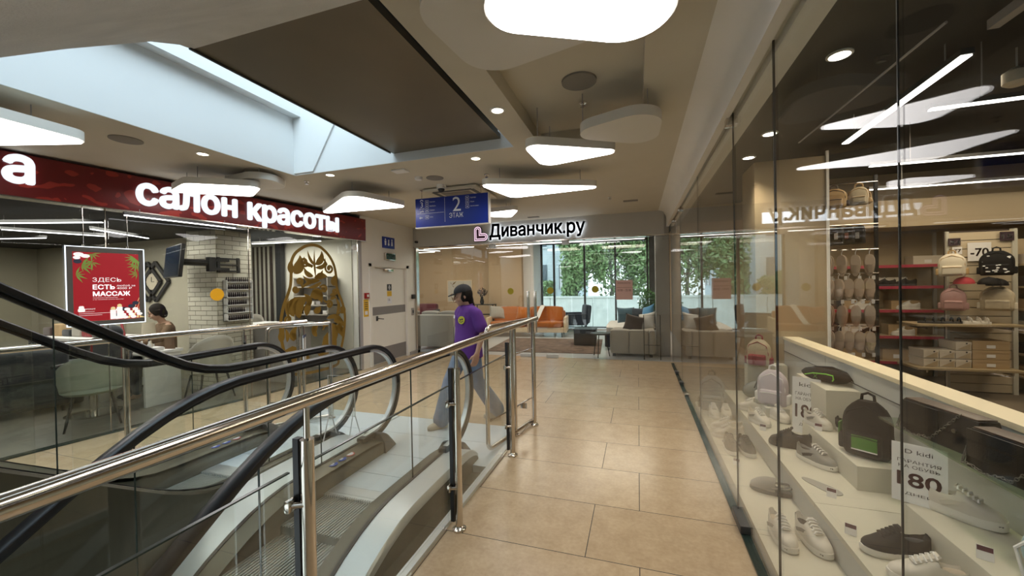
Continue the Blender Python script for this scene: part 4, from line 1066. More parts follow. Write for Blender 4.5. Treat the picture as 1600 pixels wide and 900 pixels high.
gpane(6.46, 8.18, 'farthest glass wall panel of the shoe shop, meeting the furniture shop', 0, m_sglass, .003)
b = MB(); b.box(-.03, -10.4, 0, .03, .0, .014); st(b, 'trim_4', m_edge, loc=(XG, 8.18, 0))
for y, lb in ((2.86, 'dark steel patch fitting at the foot of the glass, nearest'), (5.9, 'bright steel floor hinge at the foot of the glass wall'), (6.55, 'small dark floor lock on the glass wall, middle of the far fittings'), (7.3, 'small dark floor lock on the glass wall, farthest')):
    big = y < 3
    tag(MB().box(-.035, -.12 if big else -.06, .0, .035, .12 if big else .06, .05 if big else .035, .006).build('floor_patch', m_dgrey if y != 5.9 else m_steel, None, loc=(XG, y, .014)), lb, 'fitting')
for y, lb in ((2.98, 'small steel clamp holding the top of the glass wall'), (6.3, 'tiny top pivot of the glass wall, nearer'), (7.4, 'tiny top pivot of the glass wall, farther')):
    tag(MB().box(-.02, -.03, -.05, .02, .03, .02, .004).build('glass_clamp', m_steel, None, loc=(.60, y, 2.69)), lb, 'fitting')
tag(MB().cyl((0, 0, 0), (-.004, 0, 0), .07, 28).build('safety_dot', m_yelg, None, loc=(XG - .007, 4.0, 1.55)), 'yellow safety dot on the long shoe shop glass panel', 'sticker') if False else None
# room
m_carp = mat('brown_shop_floor', (.16, .125, .085), .5, noise=.2, nscale=3)
st(MB().box(.66, -4, 0.001, 8, 8.3, .004), 'floor', m_carp)
m_shopw = mat('tan_shop_wall', (.40, .31, .19), .8, noise=.04, nscale=2)
st(MB().box(2.2, 8.05, 0, 8, 8.3, 3.5).box(.645, 8.2, 2.69, 2.2, 8.3, 3.5), 'wall_back', m_shopw)
st(MB().box(7.8, -4, 0, 8, 8.1, 3.5), 'wall_right', m_shopw)
st(MB().box(.77, -4, 3.30, 8, 8.3, 3.4), 'ceiling', m_blackpaint)
st(MB().box(.77, -4, 3.0, 1.78, 8.0, 3.3), 'ceiling', m_blackpaint)
st(MB().box(1.34, 5.34, 0, 2.06, 5.9, 3.0), 'wall_middle', m_shopw)
st(MB().box(2.05, 5.32, 0, 2.075, 5.345, 3.05), 'trim_5', m_wallw)
st(MB().box(.77, 8.0, 0, 2.2, 8.2, 2.69), 'wall_far', m_beige)
st(MB().box(2.2, 7.3, 2.35, 7.8, 8.04, 2.75), 'trim_6', m_shopw)
# display plinth in steps
m_disp = mat('display_laminate', (.52, .495, .40), .5, noise=.06, nscale=4); m_dispd = mat('display_panel_grey', (.47, .47, .43), .6, noise=.08, nscale=5); m_cream = mat('cream_top', (.74, .64, .44), .5)
t = thing('display_plinth', 'long stepped cream display plinth along the shoe shop glass', 'display stand', (.66, 2.2, 0))
def plank(x0, x1, z, ys, m=m_disp):
    for a, c_ in zip(ys, ys[1:]): MB().box(x0 - .66, a - 2.2 + .002, z - .03, x1 - .66, c_ - 2.2 - .002, z).build('shelf_board', m, t)
plank(.655, .98, .10, (-2.0, 1.4, 2.62, 3.95, 5.32)); plank(.98, 1.62, .267, (-2.0, 1.5, 2.75, 4.28, 5.32))
for x, z0, z1 in ((.655, .005, .07), (.98, .10, .237)): MB().box(x - .66, -4.2, z0, x - .66 + .014, 3.12, z1).build('riser', m_dispd, t)
for a, c_ in ((-2.0, 1.5), (1.5, 2.9), (2.9, 4.27), (4.27, 5.33)):
    MB().box(.96, a - 2.2 + .002, .0, 1.10, c_ - 2.2 - .002, .90).build('back_panel', m_dispd, t)
MB().box(.955, -4.2, .76, .962, 3.13, .766).build('panel_groove', m_dgrey, t)
MB().box(.95, -4.2, .90, 1.11, 3.13, .93).build('cream_coping', m_cream, t)
def plinth_block(lb, x0, x1, y0, y1, z0, z1, edge=False):
    t = thing('display_block', lb, 'display block', ((x0 + x1) / 2, (y0 + y1) / 2, z0)); hx, hy = (x1 - x0) / 2, (y1 - y0) / 2
    MB().box(-hx, -hy, 0, hx, hy, z1 - z0, .003).build('block', m_disp, t)
    if edge: MB().box(-hx - .001, hy, 0, hx, hy + .004, z1 - z0).build('dark_end', m_leg, t)
    return t
plinth_block('raised cream block carrying the black and green backpack', 1.29, 1.615, 2.98, 3.84, .267, .42)
plinth_block('raised cream block with a dark end, below the glass shelf', 1.29, 1.615, -.4, 2.53, .267, .435, True)
plinth_block('tall cream block carrying the black and green belt bag', 1.39, 1.615, 3.66, 4.26, .267, .725)
plinth_block('small cream cube under the lilac backpack', 1.16, 1.36, 4.34, 4.62, .267, .36)
t = thing('glass_shelf', 'green tinted glass shelf under the two black handbags', 'shelf', (1.5, 2.0, .745))
MB().box(-.12, -1.2, 0, .115, .94, .01).build('glass_board', glassm('green_shelf_glass', (.80, .88, .78)), t)
for y in (.85, 0, -.9): MB().box(.04, y - .012, -.05, .115, y + .012, 0).build('bracket', m_steel, t)

# ---------------------------------------------------------------- shoes
def outline(n=40, L=.28, W=.10, toe=1.0):
    pts = []
    for k in range(n):
        a = 2 * PI * k / n; y = math.cos(a); x = math.sin(a)
        w_ = (.5 + .09 * y) * W * (1 - .12 * max(0, -y) ** 2) * (1 - .10 * math.exp(-((y + .15) / .3) ** 2))
        pts.append((x * abs(x) ** -.18 * w_ if abs(x) > 1e-6 else 0, y * L / 2 * (1 if y < 0 else 1)))
    return pts
SM = {}
def shoe(name, lb, loc, rz, upper, sole, lace, accent=None, lining=None, L=.285, W=.105, chunky=.034, high=1.0, group=None, cat='shoe', tip=None):
    t = thing(name, lb, cat, loc, rz, group)
    o = outline(40, L, W); q = MB(); rings = []
    for z, s_ in ((0, .90), (.004, .97), (chunky * .5, 1.0), (chunky, .97)):
        rings.append([(x * s_, y * (s_ * .5 + .5) , z + (.012 * max(0, (y / (L / 2)) - .55) ** 1.0) + (.004 * max(0, -(y / (L / 2)) - .7))) for x, y in o])
    q.loft(rings); q.build('sole', sole, t)
    # upper
    def hgt(v):
        P = [(-1, .072), (-.9, .092), (-.72, .086), (-.5, .074), (-.28, .080), (-.1, .094), (.1, .088), (.35, .066), (.6, .048), (.8, .040), (.93, .028), (1, .008)]
        for (a, ha), (c_, hc_) in zip(P, P[1:]):
            if a <= v <= c_: return (ha + (hc_ - ha) * (v - a) / (c_ - a)) * high
        return .01
    q = MB(); rings = []; N = 22; M_ = 16
    for i in range(N + 1):
        v = -1 + 2 * i / N; v = max(-.985, min(.985, v)); hw = None
        aa = math.acos(v); w_ = abs(math.sin(aa)) ** .82 * (.5 + .09 * v) * W * (1 - .12 * max(0, -v) ** 2) * (1 - .10 * math.exp(-((v + .15) / .3) ** 2)) * .97
        h = hgt(v); r = []
        for j in range(M_ + 1):
            a = PI * j / M_; c_ = math.cos(a); s_ = math.sin(a)
            x = w_ * (abs(c_) ** .62) * (1 if c_ > 0 else -1); z = h * s_ ** .62
            if -.86 < v < -.16 and .52 < a / PI * 1.0 + .0 < .48: pass
            op = -.90 < v < -.12
            if op and 5 <= j <= M_ - 5:
                z = h * .45; x = w_ * .46 * (1 - 2 * (j - 5) / (M_ - 10))
            r.append((x, v * L / 2 * .97, chunky - .006 + z))
        rings.append(r)
    q.loft(rings, closed=False, cap=False); q.bm.normal_update()
    q.build('upper', upper, t)
    q = MB(); q.ball((0, -.255 * L, chunky + .042 * high), .03, .85, 1.75, .35, 14); q.build('lining', lining or m_fblack, t)
    # tongue and laces
    q = MB(); q.sweep([(0, -.075 * L, chunky + .108 * high), (0, -.02 * L, chunky + .093 * high), (0, .10 * L, chunky + .077 * high), (0, .22 * L, chunky + .058 * high)], [(-.020, -.004), (.020, -.004), (.016, .004), (-.016, .004)]); q.build('tongue', upper, t)
    for k in range(5):
        y = (-.03 + .058 * k) * L; z = chunky + (.106 - .0088 * k) * high
        q = MB(); q.tube([(-.026, y, z - .010), (-.012, y + .003, z), (.012, y - .003, z), (.026, y, z - .010)], .0042, 6); q.build('lace', lace, t)
    if accent:
        for s in (-1, 1):
            q = MB(); yy = -.02 * L; ww = W * .455
            q.sweep([(s * ww * .98, -.22 * L, chunky + .018), (s * ww * .93, -.06 * L, chunky + .036), (s * ww * .86, .08 * L, chunky + .044)], [(-.003, -.010), (.003, -.010), (.003, .010), (-.003, .010)], up=(0, 0, 1)); q.build('side_stripe', accent, t)
    q = MB(); q.box(-.012, -.5 * L + .002, chunky + .012, .012, -.5 * L + .012, chunky + .07 * high, .004); q.build('heel_tab', accent or upper, t)
    if tip:
        q = MB(); q.ball((0, .40 * L, chunky * .7), .03, 1.25, .9, .55, 14); q.build('toe_cap', tip, t)
    return t
m_sw = mat('shoe_white', (.58, .54, .46), .6, noise=.05, nscale=40); m_sb = mat('shoe_black', (.011, .010, .010), .7, spec=.2, noise=.1, nscale=40); m_sg = mat('shoe_grey', (.22, .21, .19), .7, noise=.1, nscale=40); m_ssole = mat('sole_white', (.70, .67, .60), .5); m_sdark = mat('sole_dark', (.05, .05, .05), .6); m_slace = mat('lace_white', (.72, .70, .66), .7); m_beigel = mat('lining_beige', (.42, .36, .28), .8)
Z0, Z1, Z2 = .10, .267, .42
deg = math.radians
shoe('sneaker', 'white trainer with dark toe, left of the front pair on the lowest shelf', (.765, 2.60, Z0), deg(186), m_sw, m_ssole, m_slace, m_sg, m_beigel, tip=m_sg)
shoe('sneaker', 'white trainer with dark heel, right of the front pair on the lowest shelf', (.915, 2.60, Z0), deg(192), m_sw, m_ssole, m_slace, m_sg, m_sb, tip=m_sdark)
shoe('sneaker', 'black trainer with white heel, left one of the pair facing the camera', (.755, 3.86, Z0), deg(182), m_sb, m_ssole, m_sb, m_sg)
shoe('sneaker', 'black trainer with white heel, right one of the pair facing the camera', (.875, 3.85, Z0), deg(188), m_sb, m_ssole, m_sb, m_sg)
shoe('sneaker', 'white trainer lying along the lowest shelf, nearer one behind the black pair', (.80, 4.18, Z0), deg(100), m_sw, m_ssole, m_slace, None, m_beigel)
shoe('sneaker', 'white trainer lying along the lowest shelf, further one behind the black pair', (.82, 4.36, Z0), deg(80), m_sw, m_ssole, m_slace, None, m_beigel)
shoe('sneaker', 'grey-white trainer, left of the farthest pair on the lowest shelf', (.775, 4.80, Z0), deg(180), m_sw, m_ssole, m_slace, m_sg, m_sb)
shoe('sneaker', 'grey-white trainer, right of the farthest pair on the lowest shelf', (.90, 4.80, Z0), deg(176), m_sw, m_ssole, m_slace, m_sg, m_sb)
shoe('sneaker', 'dark charcoal trainer seen from the side on the middle shelf', (1.13, 3.62, Z1), deg(75), m_sb, m_sb, m_sb, None, high=1.15)
shoe('sneaker', 'white trainer lying sideways at the far end of the middle shelf', (1.09, 4.52, Z1), deg(70), m_sw, m_ssole, m_slace, None, m_beigel)
shoe('sneaker', 'white strapped trainer at the front edge of the middle shelf, far end', (1.05, 4.15, Z1), deg(200), m_sw, m_ssole, m_slace, m_sg, m_beigel)
shoe('sneaker', 'white trainer behind the strapped one on the middle shelf', (1.25, 4.30, Z1), deg(200), m_sw, m_ssole, m_slace, None, m_beigel)
shoe('sneaker', 'dark grey skate trainer with white sole at the foot of the raised block', (1.20, 3.33, Z1), deg(215), m_sg, m_ssole, m_slace, m_sb, m_sb, tip=m_sb)
shoe('sneaker', 'small white and grey trainer at the left end of the raised block', (1.345, 3.70, Z2), deg(205), m_sw, m_ssole, m_slace, m_sg, m_sb, L=.24, W=.09)
shoe('sneaker', 'small black slip-on with white sole under the belt bag block', (1.53, 3.75 - .02, Z2), deg(205), m_sb, m_ssole, m_sb, None, L=.23, W=.09) if False else shoe('sneaker', 'small black slip-on with white sole beside the backpack', (1.50, 3.55, Z2), deg(205), m_sb, m_ssole, m_sb, None, L=.23, W=.09)
shoe('sneaker', 'black trainer with white sole behind the laced white one on the middle shelf', (1.155, 2.33, Z1), deg(95), m_sb, m_ssole, m_sb, None)
shoe('sneaker', 'large white laced trainer at the bottom of the view on the middle shelf', (1.185, 2.14, Z1), deg(85), m_sw, m_ssole, m_slace, None, m_beigel, L=.30)
shoe('sneaker', 'white chunky trainer on the block under the glass shelf', (1.47, 2.44, .435), deg(225), m_sw, m_ssole, m_slace, m_sw, m_beigel, chunky=.045, tip=m_sg)
# clog
t = thing('clog', 'grey perforated clog with a dark sole on the lowest shelf', 'shoe', (.875, 3.16, Z0), deg(72))
o = outline(40, .27, .11); q = MB(); q.loft([[(x * s_, y * s_, z) for x, y in o] for z, s_ in ((0, .93), (.012, 1.0), (.032, .98))]); q.build('sole', m_sdark, t)
q = MB(); rings = []
for i in range(15):
    v = -.15 + 1.12 * i / 14; aa = math.acos(min(.985, v)); w_ = abs(math.sin(aa)) ** .8 * (.5 + .09 * v) * .105; h = .072 * (1 - max(0, (v - .0)) ** 2.2 * .75)
    rings.append([(w_ * (abs(math.cos(PI * j / 14)) ** .6) * (1 if j < 7 else -1), v * .132, .028 + h * math.sin(PI * j / 14) ** .6) for j in range(15)])
q.loft(rings, closed=False, cap=False); up = q.build('upper', m_sg, t)
rnd = random.Random(2)
for k in range(9):
    y = .02 + .035 * (k // 3); x = (-.024, 0, .024)[k % 3]; MB().ball((x, y, .096 - .012 * (k // 3) - abs(x) * .3), .007, 1, 1, .5, 10).build('vent_button', m_sdark, t)
q = MB(); q.tube([(.05, .0, .05), (.045, -.09, .062), (0, -.13, .068), (-.045, -.09, .062), (-.05, 0, .05)], .008, 8); q.build('heel_strap', m_sg, t)
tag(MB().loft([[(x * .9, y * .9, z) for x, y in outline(30, .27, .10)] for z in (0, .004)]).build('shoe_shadow', mat('shoe_shadow_grey', (.30, .29, .26), .9), None, loc=(1.10, 2.98, Z1), rot=(0, 0, deg(215))), 'flat grey shoe shape painted as a cast shadow on the middle shelf before the grey skate trainer', 'shoe_shadow')  # flat grey shoe outline standing in for a cast shadow
# price cards
m_card = mat('price_card_white', (.75, .72, .68), .6); m_cardr = mat('price_card_plum', (.09, .02, .03), .5)
for x, y, z, lb in ((1.10, 2.84, Z1, 'small price card beside the painted shoe shadow'), (1.03, 2.45, Z1, 'small price card beside the black trainer at the front'), (1.335, 2.10, .435, 'small price card on the block near the pale blue bag'), (.735, 3.55, Z0, 'small price card before the grey clog'), (1.03, 3.95, Z1, 'small price card before the strapped white trainer'), (1.315, 3.60, Z2, 'small price card by the small white and grey trainer')):
    t = thing('price_card', lb, 'price card', (x, y, z), deg(-28), None)
    MB().box(-.024, -.002, 0, .024, .002, .055).build('card', m_card, t, rot=(-.2, 0, 0)); MB().box(-.022, -.003, .034, .022, -.001, .053).build('header', m_cardr, t, rot=(-.2, 0, 0))
# warranty signs
m_plum = mat('sign_plum_text', (.10, .025, .03), .5); m_ink = mat('sign_ink', (.06, .05, .05), .5)
def warranty(lb, loc, rz, w_, h_, logo):
    t = thing('warranty_sign', lb, 'sign', loc, rz)
    MB().box(-w_ / 2, -.003, 0, w_ / 2, .003, h_).build('board', m_white, t, rot=(-.06, 0, 0))
    def tx(s, zf, hf, wf, m, off=0):
        q = text_mb(s, 1, off=off); fit(q, w_ * wf, h_ * hf); q.xf(Matrix.Translation((-w_ * wf / 2, 0, 0))); q.xf(wallm((0, -.0045, h_ * zf), (1, 0, 0), (0, -1, 0))); o = q.build('lettering', m, t); o.rotation_euler = (-.06, 0, 0)
    tx(logo, .84, .07, .5, m_ink, .01); tx('ГАРАНТИЯ', .68, .055, .78, m_ink, .01); tx('НА ОБУВЬ', .59, .055, .74, m_ink, .01); tx('180', .28, .24, .80, m_plum, .02); tx('ДНЕЙ', .13, .065, .5, m_ink, .01)
    return t
warranty('white 180-day warranty sign leaning beside the belt bag block, further away', (1.34, 3.93, Z1 + .0), deg(-30), .20, .42, 'kdi') if False else warranty('white 180-day warranty sign leaning beside the belt bag block, further away', (1.355, 3.95, Z1), deg(-32), .20, .48, 'kidi')
warranty('white 180-day warranty sign under the glass shelf, nearest the camera', (1.345, 2.515, .435), deg(-32), .20, .30 if False else .30, 'D kidi')
# ---------------------------------------------------------------- bags
def backpack(lb, loc, rz, body, pocket, trim, w_=.28, h_=.36, d_=.15, group=None, dots=None, flat=1.0, rot=None):
    t = thing('backpack', lb, 'backpack', loc, rz, group, rot)
    q = MB(); rings = []
    for i in range(13):
        u = i / 12; z = u * h_; s_ = (1 - max(0, (u - .55) / .45) ** 2.6 * .62) * (1 - max(0, (.12 - u) / .12) ** 2 * .12); dd = (1 - max(0, (u - .5) / .5) ** 2.4 * .6) * (1 - max(0, (.1 - u) / .1) ** 2 * .2)
        r = []
        for k in range(28):
            a = 2 * PI * k / 28; c_, s2 = math.cos(a), math.sin(a)
            r.append((abs(c_) ** .55 * (1 if c_ > 0 else -1) * w_ / 2 * s_, abs(s2) ** .6 * (1 if s2 > 0 else -1) * d_ / 2 * dd, z))
        rings.append(r)
    q.loft(rings); q.build('body', body, t)
    q = MB(); q.box(-w_ * .36, -d_ / 2 - .035, h_ * .06, w_ * .36, -d_ / 2 + .04, h_ * .46, .022, 3); o = q.build('front_pocket', pocket, t)
    MB().tube([(-w_ * .33, -d_ / 2 - .036, h_ * .38), (0, -d_ / 2 - .038, h_ * .40), (w_ * .33, -d_ / 2 - .036, h_ * .38)], .004, 6).build('zip', trim, o)
    MB().tube([(-.035, .02, h_ * .96), (-.03, .02, h_ + .035), (0, .02, h_ + .05), (.03, .02, h_ + .035), (.035, .02, h_ * .96)], .009, 8).build('handle', trim, t)
    MB().tube([(-w_ * .40, -d_ * .30, h_ * .15), (-w_ * .44, -d_ * .36, h_ * .5), (-w_ * .36, -d_ * .36, h_ * .78), (0, -d_ * .36, h_ * .93), (w_ * .36, -d_ * .36, h_ * .78), (w_ * .44, -d_ * .36, h_ * .5), (w_ * .40, -d_ * .30, h_ * .15)], .0045, 6).build('main_zip', trim, t)
    for s in (-1, 1):
        MB().sweep([(s * .06, d_ / 2 - .01, h_ * .85), (s * .08, d_ / 2 + .03, h_ * .6), (s * .09, d_ / 2 + .02, h_ * .3), (s * .10, d_ / 2 - .01, h_ * .08)], [(-.024, -.005), (.024, -.005), (.024, .005), (-.024, .005)]).build('shoulder_strap', trim, t)
        q = MB(); q.box(s * w_ / 2 - .02, -d_ * .3, h_ * .06, s * w_ / 2 + .02, d_ * .3, h_ * .35, .016, 3); q.build('side_pocket', trim if pocket is body else pocket, t)
    if dots:
        rnd = random.Random(4); q = MB()
        for k in range(26):
            x, z = rnd.uniform(-.4, .4) * w_, rnd.uniform(.08, .85) * h_; y = -d_ / 2 - .037 if z < h_ * .46 else -d_ * .40
            q.ball((x, y, z), .010, 1.4, .5, .8, 8)
        o = q.build('printed_spots', dots, t); o['kind'] = 'stuff'
    return t
m_nb = mat('bag_black_nylon', (.007, .007, .008), .7, spec=.15, noise=.1, nscale=60); m_green = mat('bag_green', (.05, .20, .015), .5); m_lilac = mat('bag_lilac', (.50, .43, .46), .6, noise=.05, nscale=30); m_greyb = mat('bag_grey', (.16, .165, .16), .7, noise=.1, nscale=50)
bp = backpack('black backpack with green pockets standing on the raised block', (1.44, 3.19, Z2), deg(-38), m_nb, m_nb, m_nb, .25, .36, .16)
o = MB().box(-.055, -.119, .06, .075, -.112, .15, .004).build('green_panel', m_green, bp); o['label'] = 'green front panel'
o = MB().box(-.055, -.121, .055, .075, -.113, .062).build('reflective_strip', m_white, bp)
o = MB().box(-.146, -.04, .06, -.138, .05, .19, .004).build('green_side_panel', m_green, bp)
MB().box(-.147, -.035, .13, -.139, .045, .15).build('printed_logo', m_white, bp)
backpack('lilac backpack on a small cube at the far end of the display', (1.26, 4.48, .36), deg(-30), m_lilac, m_lilac, m_white, .26, .34, .14)
backpack('grey backpack standing on the lowest shelf at the far end', (.80, 5.02, Z0), deg(-12), m_greyb, m_greyb, m_nb, .26, .40, .15)
# grey duffel
t = thing('duffel_bag', 'grey duffel bag lying on the middle shelf at the far end', 'bag', (1.26, 5.0, Z1), deg(20))
q = MB(); q.ball((0, 0, .10), .10, 1.7, .8, .95, 24); q.build('body', m_greyb, t)
MB().tube([(-.08, -.06, .14), (-.05, -.08, .24), (.05, -.08, .24), (.08, -.06, .14)], .007, 8).build('handle', m_nb, t); MB().tube([(-.15, 0, .14), (0, 0, .198), (.15, 0, .14)], .004, 6).build('zip', m_nb, t)
# colourful bags at the far end on top shelf
m_red = mat('bag_red', (.25, .02, .025), .6); m_cream2 = mat('bag_cream', (.48, .40, .27), .7, noise=.2, nscale=30); m_dkb = mat('bag_dark_brown', (.045, .03, .022), .6)
backpack('patterned red and cream backpack at the far end near the back panel', (1.30, 5.10, .62), deg(-30), m_cream2, m_red, m_red, .24, .30, .13)
plinth_block('tall cream block carrying the patterned bags at the far end', 1.18, 1.60, 4.86, 5.28, .45 if False else .267, .62) if False else None
bk = plinth_block('tall cream block under the patterned red backpack', 1.20, 1.60, 4.86 + .30, 5.31, .267, .62)
# belt bag
t = thing('belt_bag', 'black belt bag with lime green piping lying on the tall block', 'bag', (1.49, 3.93, .725), deg(-52))
q = MB(); rings = []
for i in range(13):
    u = -1 + 2 * i / 12; f = math.sqrt(max(0.02, 1 - abs(u) ** 2.6)); rings.append([(u * .19, .055 * f * math.cos(2 * PI * k / 16), .062 + .058 * f * math.sin(2 * PI * k / 16)) for k in range(16)])
q.loft(rings); q.build('body', m_nb, t)
MB().tube([(-.13, -.055, .05), (-.06, -.062, .075), (.04, -.062, .085), (.09, -.058, .08), (.095, -.058, .05), (.085, -.056, .035)], .005, 6).build('green_piping', mat('lime_piping', (.18, .55, .04), .5), t)
MB().tube([(-.18, 0, .06), (-.12, .07, .10), (0, .085, .115), (.12, .07, .09), (.24, .0, .03)], .014, 8).build('waist_strap', m_nb, t)
q = text_mb('X', 1, off=.02); fit(q, h=.035); q.xf(wallm((-.06, -.0615, .035), (1, 0, 0), (0, -1, 0))); q.build('printed_logo', m_green, t)
# handbags with chains
m_bagl = mat('black_leather', (.006, .0055, .005), .4, spec=.25, noise=.1, nscale=80, bump=.1, bscale=200); m_bagt = mat('brown_leather_top', (.06, .035, .022), .45); m_chain = mat('dark_chain', (.20, .19, .17), .3, 1.0)
def handbag(lb, loc, rz):
    t = thing('handbag', lb, 'handbag', loc, rz)
    q = MB(); q.loft([[(-.2 * s_, -.055 * d_, z), (.2 * s_, -.055 * d_, z), (.2 * s_, .055 * d_, z), (-.2 * s_, .055 * d_, z)] for z, s_, d_ in ((0, 1.0, 1.0), (.02, 1.02, 1.05), (.10, 1.0, .95), (.17, .97, .8), (.175, .95, .76))]); q.build('body', m_bagl, t, bevel=.008)
    MB().box(-.185, -.042, .174, .185, .042, .182, .003).build('top_panel', m_bagt, t)
    q = MB(); q.box(-.195, -.062, .05, .02, -.055, .172, .004); q.build('flap', m_bagl, t)
    MB().cyl((.10, -.058, .10), (.10, -.066, .10), .010, 12).build('clasp', m_chain, t)
    q = MB(); pts = []
    for k in range(46):
        u = k / 45
        if u < .35: f = u / .35; p = Vector((-.205, -.02 - .05 * f, .165 - .15 * f))
        elif u < .65: f = (u - .35) / .3; p = Vector((-.205 + .19 * f, -.075, .015 + .008 * math.sin(f * 9)))
        else: f = (u - .65) / .35; p = Vector((-.015 + .13 * f, -.075 + .03 * f, .015 + .17 * f))
        pts.append(p)
    for k, (a, c_) in enumerate(zip(pts, pts[1:])):
        d_ = (c_ - a); tm = d_.to_track_quat('X', 'Z').to_matrix(); c0 = (a + c_) / 2; alt = k % 2
        ring = [c0 + tm @ (Vector((.0085 * math.cos(2 * PI * j / 10), .0055 * math.sin(2 * PI * j / 10) * (1 - alt), .0055 * math.sin(2 * PI * j / 10) * alt))) for j in range(10)]
        q.tube(ring, .0017, 5, closed=True)
    q.build('chain_strap', m_chain, t); return t
handbag('black handbag with a chain strap on the glass shelf, further one', (1.475, 2.54, .756), deg(-78))
handbag('black handbag with a chain strap on the glass shelf, nearer one at the edge', (1.475, 2.08, .756), deg(-78))
# pale blue bag at the right edge
t = thing('pale_blue_bag', 'pale blue rounded bag cut off by the right edge of the view', 'bag', (1.475, 1.93, .435), deg(-40))
m_pblue = mat('bag_pale_blue', (.30, .42, .45), .5)
q = MB(); q.ball((0, 0, .13), .13, .95, .8, 1.0, 26); q.box(-.10, -.09, 0, .10, .09, .08, .03, 3); q.build('body', m_pblue, t); MB().tube([(-.11, -.06, .04), (-.13, -.06, .14), (-.06, -.07, .24), (.06, -.07, .24), (.13, -.06, .14), (.11, -.06, .04)], .006, 6).build('piping', m_white, t); MB().tube([(-.04, 0, .25), (-.03, 0, .29), (.03, 0, .29), (.04, 0, .25)], .008, 8).build('handle', m_pblue, t)

# ---------------------------------------------------------------- slipper rack behind the column
t = thing('peg_rack', 'tall wire rack with rows of hanging slippers right of the tan column', 'rack', (2.35, 5.56, 0))
for x in (-.26, .26): MB().box(x - .015, -.015, 0, x + .015, .015, 2.78).build('upright', m_leg, t)
for z in (2.70, 2.22, 1.93, 1.655, 1.345, 1.045): MB().cyl((-.27, -.02, z), (.27, -.02, z), .007, 8).build('hanging_bar', m_steel, t)
m_slip = mat('slipper_pink_beige', (.50, .38, .29), .95, noise=.12, nscale=60, bump=.2, bscale=200); m_slip2 = mat('slipper_taupe', (.36, .28, .21), .95, noise=.12, nscale=60); m_slip3 = mat('slipper_cream_fur', (.58, .47, .30), 1.0, noise=.4, nscale=40, bump=.9, bscale=60); m_soled = mat('slipper_sole', (.42, .33, .25), .8)
def slipper(lb, loc, rz, m, group, toes=False):
    t = thing('slipper', lb, 'slipper', loc, rz, group)
    o = outline(28, .25, .095)
    for k, dx in enumerate((-.012, .022)):
        q = MB(); q.loft([[(x * s_, y_ , -.175 + yy) for x, yy in o] for y_, s_ in ((dx, .9), (dx + .006, 1.0), (dx + .018, 1.0), (dx + .024, .92))]); q.build('sole', m_soled if k == 0 else m, t)
    q = MB(); rings = []
    for i in range(7):
        u = i / 6; z = -.26 + .09 * u; w_ = .047 * (1 - .5 * (1 - u) ** 2); rings.append([(w_ * math.cos(PI * j / 10), .02 - .052 * math.sin(PI * j / 10) * (.7 + .3 * u) - .018, z) for j in range(11)])
    q.loft(rings, closed=False, cap=False); q.build('strap', m, t)
    MB().tube([(0, .01, -.055), (0, .01, -.02), (.012, .01, .0), (.006, .01, .012), (-.010, .01, .006)], .0035, 6).build('hanger_hook', m_white, t)
    MB().box(.02, .012, -.34, .05, .014, -.295).build('price_tag', m_card, t)
    return t
rows = [(1.93, 4, m_slip2, 'top'), (1.655, 5, m_slip, 'second'), (1.345, 4, m_slip2, 'third'), (1.045, 5, m_slip, 'bottom')]
ordn = ['leftmost', 'second from left', 'third from left', 'fourth from left', 'rightmost']
for z, n, m, rn in rows:
    for k in range(n):
        fur = rn == 'bottom' and k == n - 1
        nm = ordn[k] if k < n - 1 else 'rightmost'
        slipper(f'{"shaggy cream" if fur else "beige pink" if m is m_slip else "taupe"} slipper pair, {nm} on the {rn} row of the rack', (2.12 + .40 * k / (n - 1), 5.50, z - .01), deg(-50 + 12 * k), m_slip3 if fur else m, f'slippers on the {rn} row')
# tan bags and dark clothes at the top of the rack
m_tan = mat('bag_tan', (.42, .27, .11), .6, noise=.1, nscale=30)
backpack('tan quilted bag hanging at the top of the slipper rack', (2.17, 5.46, 2.41), deg(-25), m_tan, m_tan, m_bagt, .24, .22, .12)
backpack('small cream bag hanging at the top of the slipper rack', (2.40, 5.44, 2.43), deg(-25), m_cream2, m_cream2, m_tan, .17, .20, .10)
for k, x in enumerate((2.14, 2.24, 2.34)):
    t = thing('trousers', f'dark folded trousers on a hanger, {("left", "middle", "right")[k]} of three above the slippers', 'clothing', (x + .02, 5.52, 2.21), deg(-60), 'dark trousers above the slippers')
    q = MB(); q.loft([[(-.14 * s_, -.02, z), (.14 * s_, -.02, z), (.14 * s_, .02, z), (-.14 * s_, .02, z)] for z, s_ in ((-.02, .9), (-.06, 1.0), (-.22, 1.0))]); q.build('cloth', m_nb, t, bevel=.008)
    MB().tube([(-.13, 0, -.02), (0, 0, .0), (.13, 0, -.02)], .006, 6).build('hanger', m_steel, t); MB().box(.06, -.024, -.16, .10, -.021, -.09).build('price_tag', m_card if k != 1 else mat('tag_salmon', (.55, .2, .13), .6), t)

